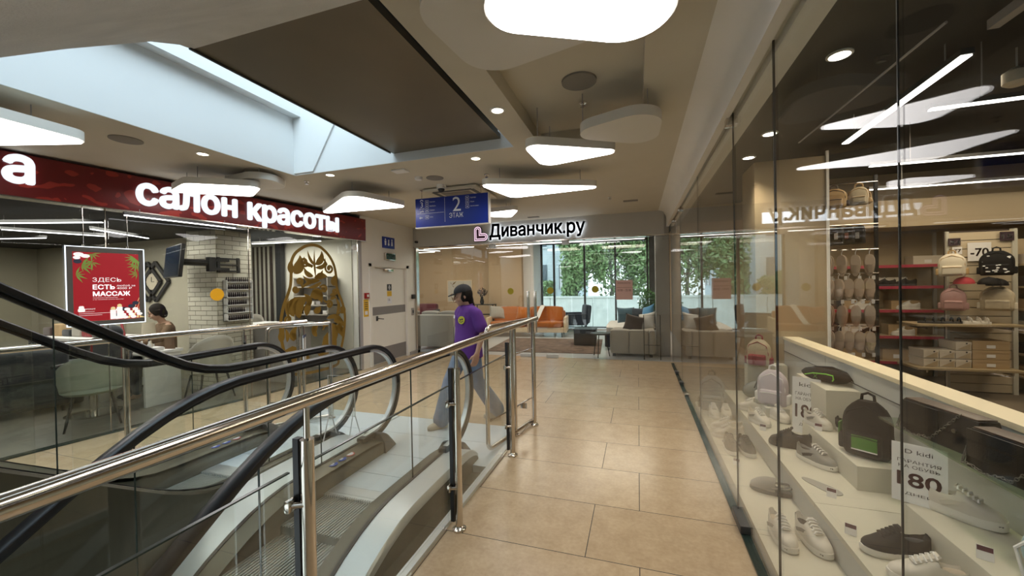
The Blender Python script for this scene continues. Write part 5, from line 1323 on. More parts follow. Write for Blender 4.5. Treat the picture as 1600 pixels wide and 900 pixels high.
# ---------------------------------------------------------------- back shelving with red edges
m_shelfw = mat('shelf_tan', (.38, .29, .17), .6); m_redge = mat('shelf_edge_red', (.42, .045, .075), .4); m_boxk = mat('shoebox_kraft', (.42, .29, .15), .8, noise=.06); m_boxw = mat('shoebox_white', (.60, .53, .42), .7); m_boxd = mat('shoebox_dark', (.035, .025, .02), .6)
def shelving(lb, x0, x1, y0, y1, zs, zt, red=True):
    t = thing('shelving_unit', lb, 'shelf', ((x0 + x1) / 2, y0, 0)); hx = (x1 - x0) / 2
    MB().box(-hx, y1 - y0 - .02, 0, hx, y1 - y0, zt).build('back_board', m_shelfw, t)
    for s in (-1, 1):
        q = MB(); q.box(s * hx - .02, y1 - y0 - .05, 0, s * hx + .02, y1 - y0 - .02, zt); q.build('upright', m_disp, t)
        q = MB(); q.box(s * hx - .015, -.01, 0, s * hx + .015, 0.0, .0001) if False else None
    for z in zs:
        o = MB().box(-hx, 0, z - .025, hx, y1 - y0 - .02, z).build('shelf_board', m_shelfw, t)
        if red: MB().box(-hx, -.012, z - .04, hx, 0, z + .004).build('red_edge', m_redge, o)
    return t
zsh = (.28, .68, 1.09, 1.46, 1.79)
shelving('shoe shelving with red shelf edges on the far wall, behind the slippers', 2.72, 4.50, 7.65, 8.03, zsh, 2.3)
def shoebox(lb, loc, rz, m, w_=.33, d_=.20, h_=.12, group=None, slant=False):
    t = thing('shoe_box', lb, 'box', loc, rz, group)
    MB().box(-w_ / 2, -d_ / 2, 0, w_ / 2, d_ / 2, h_ - .035).build('tray', m, t); MB().box(-w_ / 2 - .003, -d_ / 2 - .003, h_ - .035, w_ / 2 + .003, d_ / 2 + .003, h_).build('lid', m, t)
    if slant:
        q = MB(); q.quad((-w_ / 2 + .01, -d_ / 2 - .0045, .01), (w_ / 2 - .01, -d_ / 2 - .0045, h_ * .8), (w_ / 2 - .01, -d_ / 2 - .0045, .01)); q.build('printed_wedge', m_shelfw, t); MB().ball((w_ * .2, -d_ / 2 - .004, h_ * .82), .010, 1, .3, 1, 8).build('printed_mark', m_leg, t)
    else: MB().box(-w_ * .12, -d_ / 2 - .0045, h_ * .2, w_ * .12, -d_ / 2 - .003, h_ * .55).build('end_label', m_card, t)
    return t
GB = 'shoe boxes on the red edged shelves'
bx = [(3.40, 1.09, m_boxk, 'kraft shoe box on the third red shelf, left'), (4.02, 1.09, m_boxk, 'kraft shoe box on the third red shelf, right'), (3.36, .68, m_boxw, 'pale shoe box on the second red shelf, left'), (3.98, .68, m_boxk, 'kraft shoe box on the second red shelf, right'),
      (3.86, 1.46, m_boxw, 'pale shoe box on the fourth red shelf'), (3.0, 1.09, m_boxd, 'dark shoe box on the third red shelf'), (3.0, .68, m_boxd, 'dark shoe box on the second red shelf'), (4.30, 1.79, m_boxw, 'pale shoe box on the top red shelf'), (3.3, .28, m_boxk, 'kraft shoe box on the lowest red shelf, left'), (3.9, .28, m_boxk, 'kraft shoe box on the lowest red shelf, right')]
for x, z, m, lb in bx: shoebox(lb, (x, 7.88, z), 0, m, .36, .2, .14 if z > 1 else .17, GB)
for x, z, m, s_, lb in ((3.40, 1.09, m_sw, m_ssole, 'white trainer on the third red shelf, left'), (4.02, 1.09, m_sw, m_ssole, 'white trainer on the third red shelf, right'), (3.72, 1.46, m_sb, m_sdark, 'black trainer on the fourth red shelf, left'), (3.98, 1.46, m_sb, m_sdark, 'black trainer on the fourth red shelf, right'),
                 (3.50, .68, m_sb, m_ssole, 'black trainer with white sole on the second red shelf'), (3.95, .68, m_sw, m_ssole, 'white trainer on the second red shelf'), (3.05, 1.46, m_sg, m_sdark, 'grey trainer at the left end of the fourth red shelf')):
    shoe('sneaker', lb, (x, 7.72, z), deg(82), m, s_, m_slace, None, None, group='trainers on the red edged shelves')
# ---------------------------------------------------------------- slat wall
m_slat = mat('slat_wall_cream', (.56, .46, .31), .6, noise=.04)
t = thing('slat_wall', 'cream slat wall with bags and caps at the right of the shop', 'slat wall', (4.43, 7.0, 0))
for k in range(19):
    MB().box(-.33, 0, .02 + k * .115, .33, .03, .02 + k * .115 + .105).build('slat', m_slat, t)
MB().box(-.35, .03, 0, .35, .07, 2.22).build('back_board', m_dkb, t); MB().box(.31, -.02, 0, .36, .03, 2.22).build('end_post', m_disp, t); MB().box(-.36, -.0, 0, -.33, .03, 2.22).build('end_post', m_disp, t)
wd = mat('display_wood', (.33, .25, .14), .5, noise=.15, nscale=5, aniso=(1, 12, 1))
for z, lb in ((.975, 'upper wooden shelf board on the slat wall, carrying sandals'), (.40, 'lower wooden shelf board on the slat wall, carrying shoe boxes')):
    t = thing('wall_shelf', lb, 'shelf', (4.03, 6.78, z)); MB().box(-.52, -.22, -.03, .55, .215, 0, .003).build('board', wd, t)
    for x in (-.40, .45): MB().box(x - .01, -.18, -.07, x + .01, .21, -.03).build('bracket', m_steel, t)
def face(x, y): return -math.asin(x / math.hypot(x, y))
m_pinkb = mat('bag_dusty_pink', (.36, .20, .18), .6, noise=.08, nscale=30); m_crm = mat('bag_ivory', (.62, .55, .42), .6)
for lb, x, z, a, c_, d_, w_, h_, dots in (('ivory quilted backpack hanging at the upper left of the slat wall', 4.01, 1.60, m_crm, m_crm, m_tan, .26, .30, None), ('black backpack with white spots at the upper right of the slat wall', 4.46, 1.60, m_nb, m_nb, m_nb, .30, .32, m_white),
                                   ('dusty pink backpack hanging at the lower left of the slat wall', 4.02, 1.14, m_pinkb, m_pinkb, m_pinkb, .24, .30, None), ('beige backpack hanging at the lower right of the slat wall', 4.46, 1.14, m_cream2, m_cream2, m_crm, .30, .31, None)):
    backpack(lb, (x, 6.80, z), face(x, 6.8) , a, c_, d_, w_, h_, .14, 'backpacks on the slat wall', dots)
def cap(lb, loc, rz, m):
    t = thing('cap', lb, 'cap', loc, rz)
    q = MB(); q.lathe([(.10 * math.cos(a), .09 * math.sin(a)) for a in [PI / 2 * k / 8 for k in range(9)]], (0, 0, 0), 22); q.build('crown', m, t)
    q = MB(); pts = [(.095 * math.cos(a), .095 * math.sin(a)) for a in [PI + PI * k / 12 for k in range(13)]]; q.prism([(x, y) for x, y in pts] + [(x * .95, y * 1.0 - .075 * math.sin(PI * (1 - k / 12))) for k, (x, y) in reversed(list(enumerate(pts)))][1:-1], 'Z', -.004, .004); q.build('brim', m, t)
    MB().ball((0, 0, .09), .010, 1, 1, .6, 8).build('button', m, t); return t
cap('red cap hanging left of the black cap on the slat wall', (4.12, 6.78, 1.50), face(4.1, 6.8), mat('cap_red', (.35, .02, .03), .7)); cap('black cap hanging right of the red cap on the slat wall', (4.33, 6.72, 1.49), face(4.3, 6.8), m_nb)
cap('second black cap behind the other, nearer the spotted backpack', (4.45, 6.78, 1.47), face(4.4, 6.8), m_nb)
def sgn_card(lb, x, z, w_, h_, s_, m, mt):
    t = thing('price_sign', lb, 'sign', (x, 6.975, z)); MB().box(-w_ / 2, -.004, 0, w_ / 2, .004, h_).build('card', m, t); ytxt(s_, 0, h_ * .25, h_ * .45, mt, t, -.0055, w_ * .8, .02)
sgn_card('dark number flag at the top left of the slat wall', 4.14, 2.02, .13, .10, '31', mat('flag_plum', (.03, .012, .02), .5), m_card)
sgn_card('dark number flag at the top right of the slat wall', 4.68, 2.06, .14, .12, '15', mat('flag_plum', (.03, .012, .02), .5), m_card)
sgn_card('white -70 discount sign on the slat wall', 4.40, 1.80, .24, .25, '-70', m_card, m_plum)
sgn_card('small white price sign above the ivory backpack', 4.17, 1.90, .10, .10, '77', m_card, m_plum)
def sandal(lb, loc, rz, m, ms):
    t = thing('sandal', lb, 'shoe', loc, rz); o = outline(28, .26, .09)
    q = MB(); q.loft([[(x * s_, y, z) for x, y in o] for z, s_ in ((0, .95), (.012, 1.0), (.03, .97))]); q.build('sole', ms, t)
    for y in (.06, -.02, -.09): MB().sweep([(-.043, y, .02), (-.03, y, .06), (0, y, .072), (.03, y, .06), (.043, y, .02)], [(-.016, -.003), (.016, -.003), (.016, .003), (-.016, .003)], up=(0, 1, 0)).build('strap', m, t)
sandal('black strappy sandal, left on the upper wooden shelf', (3.72, 6.68, .975), deg(70), m_nb, m_sdark); sandal('black strappy sandal, right on the upper wooden shelf', (3.92, 6.70, .975), deg(80), m_nb, m_sdark)
sandal('white sandal, front one on the upper wooden shelf', (4.16, 6.64, .975), deg(80), m_sw, m_ssole); sandal('white sandal, rear one on the upper wooden shelf', (4.24, 6.80, .975), deg(75), m_sw, m_ssole)
for r in range(3):
    for c_ in range(3):
        if r == 2 and c_ < 2: continue
        shoebox(f'white shoe box with a slanted print, {("bottom", "middle", "top")[r]} row {("left", "centre", "right")[c_]} on the lower wooden shelf', (3.70 + .165 * c_, 6.80, .401 + .115 * r), 0, m_boxw, .155, .30, .108, 'slant printed shoe boxes', True)
    shoebox(f'wide kraft shoe box, {("bottom", "middle", "top")[r]} one of the stack on the lower wooden shelf', (4.30, 6.80, .401 + .12 * r), 0, m_boxk, .36, .30, .115, 'stacked kraft boxes')
shelving('second shoe shelving with red edges at the right edge of the view', 4.84, 6.4, 6.95, 7.3, (.25, .55, .85, 1.15, 1.45, 1.75), 2.1)
for k, z in enumerate((.25, .55, .85, 1.15, 1.45, 1.75)):
    for j in range(2):
        shoebox(f'shoe box {("left", "right")[j]} on the {("lowest", "second", "third", "fourth", "fifth", "top")[k]} shelf at the right edge', (5.05 + .38 * j, 7.12, z), 0, (m_boxk, m_boxd, m_boxw)[(k + j) % 3], .34, .2, .13, 'shoe boxes at the right edge')
# ---------------------------------------------------------------- shop lights
GS = 'led profiles in the shoe shop'
for a, c_, lb in (((1.86, 4.45, 2.86), (1.80, 2.92, 2.86), 'led profile running towards the camera in the dark shop ceiling'), ((2.10, 3.78, 2.86), (4.6, 3.70, 2.86), 'led profile across the shop, nearest'), ((2.50, 5.45, 2.86), (5.6, 5.50, 2.86), 'led profile across the shop, second'), ((3.15, 6.9, 2.86), (6.4, 6.95, 2.86), 'led profile across the shop, farthest'), ((3.4, 1.0, 2.86), (3.4, 3.2, 2.86), 'led profile deep in the shop, out to the right')):
    led(a, c_, lb, .03, m_led, 'lamp', 3.3)['group'] = GS
tag(MB().box(-.025, -2.0, 0, .025, 2.0, .05).build('cable_tray', m_grey, None, loc=(1.83, .8, 2.92)), 'grey cable tray continuing the led profile in the shop ceiling', 'cable tray')
tag(MB().cyl((-.02, .9, .0), (.02, -.9, 0), .007, 8).build('ceiling_rod', m_grey, None, loc=(1.50, 3.5, 2.90)), 'thin grey rod under the dark shop ceiling', 'rod')
for y, lb in ((1.5, 'recessed downlight over the display plinth, nearest the camera'), (2.97, 'recessed downlight over the display plinth, second from the camera'), (4.33, 'recessed downlight over the display plinth, third from the camera'), (5.08, 'recessed downlight over the display plinth, beside the tan column')):
    t = thing('downlight', lb, 'downlight', (1.22, y, 3.0)); MB().lathe([(.07, 0), (.07, -.008), (.056, -.012), (.056, 0)], seg=24).build('trim_ring', m_white, t)
    MB().cyl((0, 0, -.009), (0, 0, -.004), .055, 24).build('lens', emis('spot_lens', (1, .93, .78), 11), t)
    l = bpy.data.lights.new('spotlight_lamp', 'SPOT'); l.energy = PLINTH; l.color = (1, .88, .68); l.spot_size = 2.0; l.spot_blend = .8; l.shadow_soft_size = .05
    o = bpy.data.objects.new('spotlight_lamp', l); COL.objects.link(o); o.parent = t; o.location = (0, 0, -.03)

for x, y in ((3.2, 4.6), (3.6, 6.2), (5.6, 5.6)):
    area('shoe_shop_fill', (x, y, 3.2), 1.4, SHOPL, (1.0, .84, .62), (0, 0, 0), 1.0)  # added warm fill boosting the weak led profiles, no fitting of its own
t = thing('ceiling_speaker', 'round cream speaker hanging in the dark shop ceiling at the right edge', 'speaker', (2.72, 3.96, 3.02))
MB().lathe([(.05, .0), (.075, .02), (.075, .10), (.03, .13), (0, .13)], seg=20).build('body', m_crm, t); MB().cyl((0, 0, .13), (0, 0, .28), .006, 8).build('stem', m_grey, t)
# ================================================================== BEAUTY SALON (left)
m_swall = mat('salon_wall_grey_beige', (.42, .39, .30), .8, noise=.08, nscale=3)
m_swhite = mat('salon_wall_white', (.62, .60, .52), .8, noise=.03)
b = MB(); b.prism(salon_poly(-.0, -1.6, 6.35), 'Z', 2.56, 2.98); st(b, 'ceiling', m_blackpaint)
st(MB().box(-12.4, 4.9, 0, -6.9, 5.1, 2.56).box(-9.5, 4.86, .0, -9.47, 4.9, 2.5), 'wall_back', m_swall)
st(MB().box(-8.2, 6.3, 0, -5.32, 6.5, 2.56), 'wall_far', m_swhite)
st(MB().box(-12.6, -2, 0, -12.4, 5.0, 2.6), 'wall_side', m_swall)
st(MB().box(-12.4, -1.8, 0, -6.5, -1.6, 2.6), 'wall_near', m_swall)
# glass front
m_salong = glassm('salon_glass', (.95, .965, .95), 1.28)
for y0, y1, lb in ((-1.5, 1.40, 'salon glass panel at the left edge of the view'), (1.41, 2.80, 'salon glass panel left of the massage poster joint'), (2.82, 4.30, 'salon glass panel with a yellow dot before the brick pillar'), (4.32, 6.26, 'salon glass panel carrying the gold doll decal')):
    c = fpt((y0 + y1) / 2); t = thing('glass_wall', lb, 'glass wall', c, FRZ); h = (y1 - y0) / 2 / math.cos(FRZ)
    MB().box(-.006, -h + .003, .012, .006, h - .003, 2.60).build('pane', m_salong, t); MB().box(-.009, h - .003, .012, .009, h + .003, 2.60).build('joint_seal', m_steel, t)
c = fpt(6.30); st(MB().box(-.03, -.025, 0, .03, .025, 2.6), 'trim_7', m_grey, loc=c, rot=(0, 0, FRZ))
b = MB(); b.box(-.03, -7.9, .0, .03, 0, .02); st(b, 'trim_8', m_edge, loc=fpt(6.28), rot=(0, 0, FRZ))
def fm(y, off, z): return wallm(fpt(y, off, z), FA, FN)
def place(mb, y, off, z): return mb.xf(fm(y, off, z))
def fthing(name, lb, cat, y, off, z, tilt=0.0):
    t = thing(name, lb, cat); t.matrix_world = fm(y, off, z) @ Matrix.Rotation(tilt, 4, 'Z'); return t      # local: x along the front, y up, z towards the corridor
tag(MB().cyl((0, 0, 0), (0, 0, .003), .085, 28).build('safety_dot', mat('sticker_orange_yellow', (232, 172, 16), .5), None), 'round orange-yellow dot on the salon glass before the brick pillar', 'sticker').matrix_world = fm(3.88, .008, 1.54)
# red sign
def red_sign_mat():
    m = bpy.data.materials.new('red_sign_panel'); m.use_nodes = True; t = m.node_tree; b = t.nodes['Principled BSDF']
    co = t.nodes.new('ShaderNodeTexCoord'); n = t.nodes.new('ShaderNodeTexNoise'); n.inputs['Scale'].default_value = 2.6; n.inputs['Distortion'].default_value = 3.2; n.inputs['Detail'].default_value = 1
    wv = t.nodes.new('ShaderNodeTexWave'); wv.wave_type = 'RINGS'; wv.inputs['Scale'].default_value = 2.2; wv.inputs['Distortion'].default_value = 14; wv.inputs['Detail'].default_value = 1.5
    t.links.new(co.outputs['Object'], n.inputs[0]); t.links.new(co.outputs['Object'], wv.inputs[0])
    cr = t.nodes.new('ShaderNodeValToRGB'); cr.color_ramp.elements[0].position = .68; cr.color_ramp.elements[0].color = (.16, .008, .009, 1); cr.color_ramp.elements[1].position = .74; cr.color_ramp.elements[1].color = (.36, .03, .02, 1)
    ml = t.nodes.new('ShaderNodeMath'); ml.operation = 'MULTIPLY'; t.links.new(wv.outputs[1], ml.inputs[0]); 
    mr = t.nodes.new('ShaderNodeMapRange'); mr.inputs[1].default_value = .35; mr.inputs[2].default_value = .6; t.links.new(n.outputs[0], mr.inputs[0]); t.links.new(mr.outputs[0], ml.inputs[1])
    t.links.new(ml.outputs[0], cr.inputs[0]); t.links.new(cr.outputs[0], b.inputs['Base Color']); b.inputs['Roughness'].default_value = .35
    return m
t = fthing('salon_sign', 'long dark red sign with white салон красоты lettering above the salon glass', 'sign', 6.37, .06, 2.50, -.012)
MB().box(-6.6, 0, -.10, 0, .42, .045, .004).build('panel', red_sign_mat(), t)
MB().box(-6.6, -.012, -.12, .0, .0, .05).build('bottom_profile', m_steel, t)
m_lw = emis('sign_letter_white', (.86, .93, 1.0), .95)
word = 'салон красоты'
def put_letters(s, x_start, base, h_scale, k, t, m=m_lw, off=.05):
    lx0 = width(s)[0]
    for i, ch in enumerate(s):
        if ch == ' ': continue
        x1 = width(s[:i + 1])[1]; c0, c1 = width(ch)
        q = bold(ch, off, .03 / k); mn = min(v.co.x for v in q.bm.verts); mx_ = max(v.co.x for v in q.bm.verts); cw = ((c1 - c0) * 1.0) / (mx_ - mn)
        q.xf(Matrix.Translation((-(mn + mx_) / 2, 0, 0))); q.xf(Matrix.Diagonal((k, k * h_scale, k, 1))); q.xf(Matrix.Translation((x_start + ((x1 - (c1 - c0) / 2) - lx0) * k, base, .062)))
        q.build('letter', m, t)
kk = 2.74 / (width(word)[1] - width(word)[0])
put_letters(word, -3.38, .10, 1.12, kk, t, off=.035)
put_letters('а', -4.17 - (width('а')[1] - width('а')[0]) * kk * 1.05, .14, 1.12, kk * 1.05, t, off=.035)
# led under the sign, leds inside
for (a, c_, lb) in (((-5.50, 2.85, 2.47), (-5.38, 4.05, 2.47), 'led profile along the lower edge of the red sign'), ((-7.40, 2.55, 2.46), (-6.22, 3.02, 2.46), 'upper led profile in the dark salon ceiling, left'), ((-8.0, 2.84, 2.46), (-7.74, 3.78, 2.46), 'middle led profile in the dark salon ceiling, left'),
                    ((-7.0, 3.27, 2.46), (-7.5, 4.2, 2.46), 'led profile in the salon ceiling above the massage poster'), ((-9.4, 3.3, 2.46), (-8.7, 3.54, 2.46), 'short lowest led profile in the salon ceiling at the left edge'), ((-6.9, 5.5, 2.46), (-5.45, 5.68, 2.46), 'led profile above the gold doll decal')):
    led(a, c_, lb, .018, m_ledw, 'lamp', 2.555)['group'] = 'led profiles at the salon'
for x, y, lb in ((-7.6, 2.6, 'small recessed lamp in the dark salon ceiling, left'), (-6.9, 3.2, 'small recessed lamp in the dark salon ceiling, right')):
    tt = thing('recessed_lamp', lb, 'lamp', (x, y, 2.555)); MB().lathe([(.05, 0), (.05, -.006), (0, -.006)], seg=18).build('lens', emis('spot_lens_white', (1, .97, .9), 4), tt)
# hanging lightbox poster
t = fthing('massage_poster', 'red ЗДЕСЬ ЕСТЬ МАССАЖ poster in a glowing clear frame hanging on the salon glass', 'poster', 2.48, .03, 1.235)
W_, H_ = .645, .87
MB().box(0, 0, -.008, W_, H_, -.001).build('clear_sheet', m_glass, t)
m_edgeglow = emis('frame_edge_glow', (.80, .90, 1.0), 1.6)
q = MB()
for x0, y0, x1, y1 in ((0, 0, W_, .007), (0, H_ - .007, W_, H_), (0, 0, .007, H_), (W_ - .007, 0, W_, H_)): q.box(x0, y0, -.01, x1, y1, .004)
q.build('glowing_edge', m_edgeglow, t)
q = MB()
for x0, y0, x1, y1 in ((.009, .009, W_ - .009, .05), (.009, H_ - .06, W_ - .009, H_ - .009), (.009, .009, .052, H_ - .009), (W_ - .052, .009, W_ - .009, H_ - .009)): q.box(x0, y0, -.006, x1, y1, .002)
q.build('grey_border', mat('poster_border', (.09, .085, .075), .5), t)
m_pred = mat('poster_red', (150, 20, 32), .5, emit=(150, 20, 32), estr=.35)
m_plw = mat('poster_white', (240, 238, 238), .5, emit=(240, 238, 238), estr=.45); m_plg = mat('poster_leaf', (112, 150, 66), .5, emit=(112, 150, 66), estr=.22); m_pls = mat('poster_stone', (40, 46, 62), .5, emit=(40, 46, 62), estr=.3); m_plb = mat('poster_bamboo', (226, 205, 150), .5, emit=(226, 205, 150), estr=.35)
MB().box(.054, .052, -.004, W_ - .054, H_ - .062, .003).build('printed_sheet', m_pred, t)
def pt(s, x, y, wd, hh, off=.0, m=m_plw):
    q = text_mb(s, 1, off=off); fit(q, wd, hh); q.xf(Matrix.Translation((x, y, .0045))); return q.build('lettering', m, t)
pt('ЗДЕСЬ', .20, .475, .235, .055, .0); pt('ЕСТЬ', .20, .398, .18, .055, .03); pt('МАССАЖ', .20, .322, .31, .055, .035); pt('любой за', .395, .430, .16, .022, .01); pt('4000 ₽', .395, .398, .13, .024, .01)
pt('Подробности у администратора', .20, .300, .20, .010); pt('и по телефону салона красоты', .20, .280, .25, .010); pt('матрешка', .135, .175, .08, .016)
q = MB(); q.loft([[(.11 + .026 * math.cos(a) * s_, .185 + z + 0 * a, .0042 + .001 * math.sin(a)) for a in [2 * PI * k / 12 for k in range(12)]] for z, s_ in ((-.03, .8), (-.015, 1.1), (.0, 1.0), (.01, .75), (.025, .8), (.035, .5))]); q.build('printed_doll_shape', m_plw, t)
q = MB()
for k in range(3): q.box(.09, .115 + k * .02, .0035, .09 + (.18, .26, .12)[k], .118 + k * .02, .0045)
q.build('small_print', m_plw, t)
rnd = random.Random(11)
def leafs(base, n, L, a0, a1, m, nm):
    q = MB()
    for k in range(n):
        a = math.radians(a0 + (a1 - a0) * k / max(1, n - 1)); l = L * .85 * rnd.uniform(.6, 1.1); d = Vector((math.cos(a), math.sin(a), 0)) * l; nn = Vector((-d.y, d.x, 0)) * .085; p = Vector((base[0], base[1], .0042))
        e = p + d; e.x = min(max(e.x, .058), W_ - .058); e.y = min(e.y, H_ - .066)
        q.quad(p, p + d * .4 + nn, e, p + d * .4 - nn)
    q.build(nm, m, t, smooth=False)
for bs, n, L, a0, a1 in (((.20, .79), 6, .10, -160, 10), ((.20, .70), 6, .12, 160, 340), ((.12, .66), 6, .13, -80, 60), ((.075, .56), 5, .13, -60, 70), ((.56, .76), 7, .16, 150, 300), ((.57, .68), 5, .12, 170, 290), ((.575, .58), 5, .09, 120, 260)): leafs(bs, n, L, a0, a1, m_plg, 'printed_leaves')
def blob(x, y, rx, ry, m, nm, z=.0046): 
    q = MB(); q.prism([(x + rx * math.cos(2 * PI * k / 18), y + ry * math.sin(2 * PI * k / 18)) for k in range(18)], 'Z', .003, z); q.build(nm, m, t)
for x, y, rx, ry, m in ((.10, .78, .04, .022, m_plw), (.15, .765, .035, .02, m_plw), (.085, .745, .028, .018, m_plw), (.09, .705, .032, .024, m_pls), (.52, .20, .032, .022, m_pls), (.555, .235, .03, .022, m_pls), (.46, .17, .035, .022, m_pls), (.40, .10, .05, .022, m_pls)): blob(x, y, rx, ry, m, 'printed_stone')
for k in range(12): blob(.39 + .018 * k, .075 + .03 * ((k * 7) % 4), .026, .017, m_plw, 'printed_pebble', .0049)
for x in (.36, .415): MB().box(x - .024, .06, .003, x + .024, .165 + (.03 if x > .4 else 0), .0047).build('printed_candle', m_plw, t); blob(x, .18 + (.03 if x > .4 else 0), .02, .02, m_plb, 'printed_flame')
q = MB()
for k in range(5): q.quad((.40 + .04 * k + .08, .06, .0041), (.42 + .04 * k + .08 if k < 3 else W_ - .056, .06, .0041), (W_ - .056, .10 + .05 * (4 - k), .0041), (W_ - .056, .085 + .05 * (4 - k), .0041))
q.build('printed_bamboo', m_plb, t, smooth=False)
for x in (.14, .50): MB().cyl((x, H_, -.004), (x, 1.30, -.004), .004, 8).build('hanging_wire', m_steel, t); MB().cyl((x, H_ - .01, -.008), (x, H_ + .02, -.008), .010, 10).build('wire_clamp', m_steel, t)

# ---------------------------------------------------------------- gold doll decal on the glass
m_gold = mat('gold_decal_film', (.21, .125, .018), .42, .25)
t = fthing('doll_decal', 'large gold nesting doll outline decal with scrolls on the salon glass', 'decal', 5.335, .009, 0.0)
def Pz(x, y): return ((x - 290) * .00279, 1.6 + (345 - y) * .00248)
prof = [(35, 290, 290), (42, 250, 330), (60, 215, 360), (100, 168, 400), (150, 142, 430), (200, 135, 447), (260, 134, 455), (320, 129, 456), (380, 112, 470), (440, 90, 494), (500, 75, 510), (560, 67, 516), (620, 65, 513), (700, 73, 503), (780, 88, 485), (860, 110, 462), (915, 140, 440), (930, 290, 290)]
outer = [Pz(r, y) for y, l, r in prof] + [Pz(l, y) for y, l, r in prof[::-1][1:-1]]
def smooth_closed(p, n=4):
    out = []; N = len(p)
    for i in range(N):
        p0, p1, p2, p3 = [Vector(p[(i + k) % N]) for k in (-1, 0, 1, 2)]
        for j in range(n):
            u = j / n; out.append(.5 * ((2 * p1) + (p2 - p0) * u + (2 * p0 - 5 * p1 + 4 * p2 - p3) * u * u + (3 * p1 - p0 - 3 * p2 + p3) * u ** 3))
    return out
oc = smooth_closed(outer); N = len(oc); ic = []
for i in range(N):
    d = (oc[(i + 1) % N] - oc[i - 1]); d = d.normalized() if d.length else Vector((1, 0)); nrm = Vector((-d.y, d.x)); cc = Vector((0, 1.2)); nrm = nrm if nrm.dot(cc - oc[i]) > 0 else -nrm
    ic.append(oc[i] + nrm * .05)
q = MB(); A = [q.bm.verts.new((p.x, p.y, 0)) for p in oc]; B = [q.bm.verts.new((p.x, p.y, 0)) for p in ic]; A2 = [q.bm.verts.new((p.x, p.y, .0015)) for p in oc]; B2 = [q.bm.verts.new((p.x, p.y, .0015)) for p in ic]
for i in range(N):
    j = (i + 1) % N
    q.bm.faces.new((A[i], A[j], B[j], B[i])); q.bm.faces.new((A2[i], B2[i], B2[j], A2[j])); q.bm.faces.new((A[i], A2[i], A2[j], A[j])); q.bm.faces.new((B[i], B[j], B2[j], B2[i]))
q.build('outline_band', m_gold, t, smooth=False)
def ribbon2(pts, wd, nm='scroll'):
    q = MB(); n = len(pts); L = []; R_ = []
    for i, p in enumerate(pts):
        a = pts[max(0, i - 1)]; c_ = pts[min(n - 1, i + 1)]; d = (c_ - a).normalized(); w_ = wd(i / (n - 1)); nn = Vector((-d.y, d.x)) * w_
        L.append(p + nn); R_.append(p - nn)
    for i in range(n - 1):
        q.quad(*[(v.x, v.y, .001) for v in (L[i], L[i + 1], R_[i + 1], R_[i])])
    return q.build(nm, m_gold, t, smooth=False)
def spiral(x, y, r, tail, turns=1.4, sg=1, w_=6):
    c = Vector(Pz(x, y)); tl = Vector(Pz(*tail)); a0 = math.atan2(tl.y - c.y, tl.x - c.x); R0 = r * .00265; pts = []
    n = 34
    for k in range(n + 1):
        u = k / n; rr = R0 * (.18 + .82 * u); a = a0 + sg * (-turns * 2 * PI) * (1 - u); pts.append(c + Vector((math.cos(a), math.sin(a))) * rr)
    dd = (tl - pts[-1])
    for k in range(1, 9): u = k / 8; pts.append(pts[n] + dd * u)
    ribbon2(pts, lambda u: .00265 * w_ * (1.5 - .8 * abs(u - .3)) , 'scroll')
    q = MB(); q.prism([(c.x + R0 * .26 * math.cos(2 * PI * k / 14), c.y + R0 * .26 * math.sin(2 * PI * k / 14)) for k in range(14)], 'Z', 0, .0014); q.build('scroll_eye', m_gold, t)
def leaf(x0, y0, x1, y1, w_, bend=0.0):
    a = Vector(Pz(x0, y0)); c_ = Vector(Pz(x1, y1)); d = c_ - a; nn = Vector((-d.y, d.x)) * bend
    pts = [a + d * u + nn * math.sin(u * PI) for u in [k / 14 for k in range(15)]]
    ribbon2(pts, lambda u: .00265 * w_ * math.sin(PI * min(1, max(.0, u)) ** .75) + .0008, 'leaf')
for a in ((228, 165, 30, (280, 200), 1.3, 1), (398, 205, 34, (350, 125), 1.4, -1), (195, 297, 22, (215, 340), 1.3, -1), (168, 350, 20, (195, 350), 1.3, 1), (355, 350, 26, (325, 330), 1.3, 1), (432, 372, 22, (400, 400), 1.3, -1), (392, 462, 26, (350, 430), 1.3, 1), (490, 505, 24, (455, 540), 1.3, -1), (365, 600, 22, (340, 640), 1.3, 1), (120, 545, 26, (150, 590), 1.2, 1)): spiral(*a)
for a in ((300, 270, 295, 75, 7, .02), (300, 190, 250, 85, 10, .1), (300, 180, 345, 80, 22, -.2), (290, 190, 225, 125, 12, .25), (300, 200, 370, 130, 14, -.3), (285, 260, 225, 200, 16, .2), (290, 270, 350, 215, 16, -.2), (300, 270, 385, 265, 22, .1), (300, 300, 215, 255, 14, .15), (330, 290, 200, 350, 14, -.12), (340, 300, 235, 340, 12, .1),
          (160, 245, 200, 120, 34, -.15), (150, 250, 150, 150, 20, .1), (430, 330, 440, 250, 22, .1), (155, 530, 200, 400, 30, .3), (190, 545, 260, 400, 34, .28), (235, 530, 270, 420, 22, .1), (250, 470, 220, 380, 20, -.2), (260, 400, 340, 450, 34, .35), (270, 370, 345, 420, 20, .3), (280, 500, 330, 470, 22, -.2), (130, 540, 130, 400, 10, .15), (130, 470, 165, 400, 10, .1), (440, 550, 430, 400, 12, -.2), (400, 430, 450, 420, 12, .2),
          (80, 690, 95, 590, 20, .1), (110, 690, 100, 600, 12, -.1), (150, 690, 170, 590, 26, .1), (180, 680, 140, 620, 14, .1), (370, 560, 500, 610, 16, .2), (420, 580, 500, 640, 22, .2), (430, 620, 490, 720, 26, .15), (400, 600, 440, 720, 24, .1), (460, 600, 505, 680, 16, -.1), (280, 660, 320, 590, 20, .2), (300, 680, 290, 600, 16, .2)): leaf(*a)
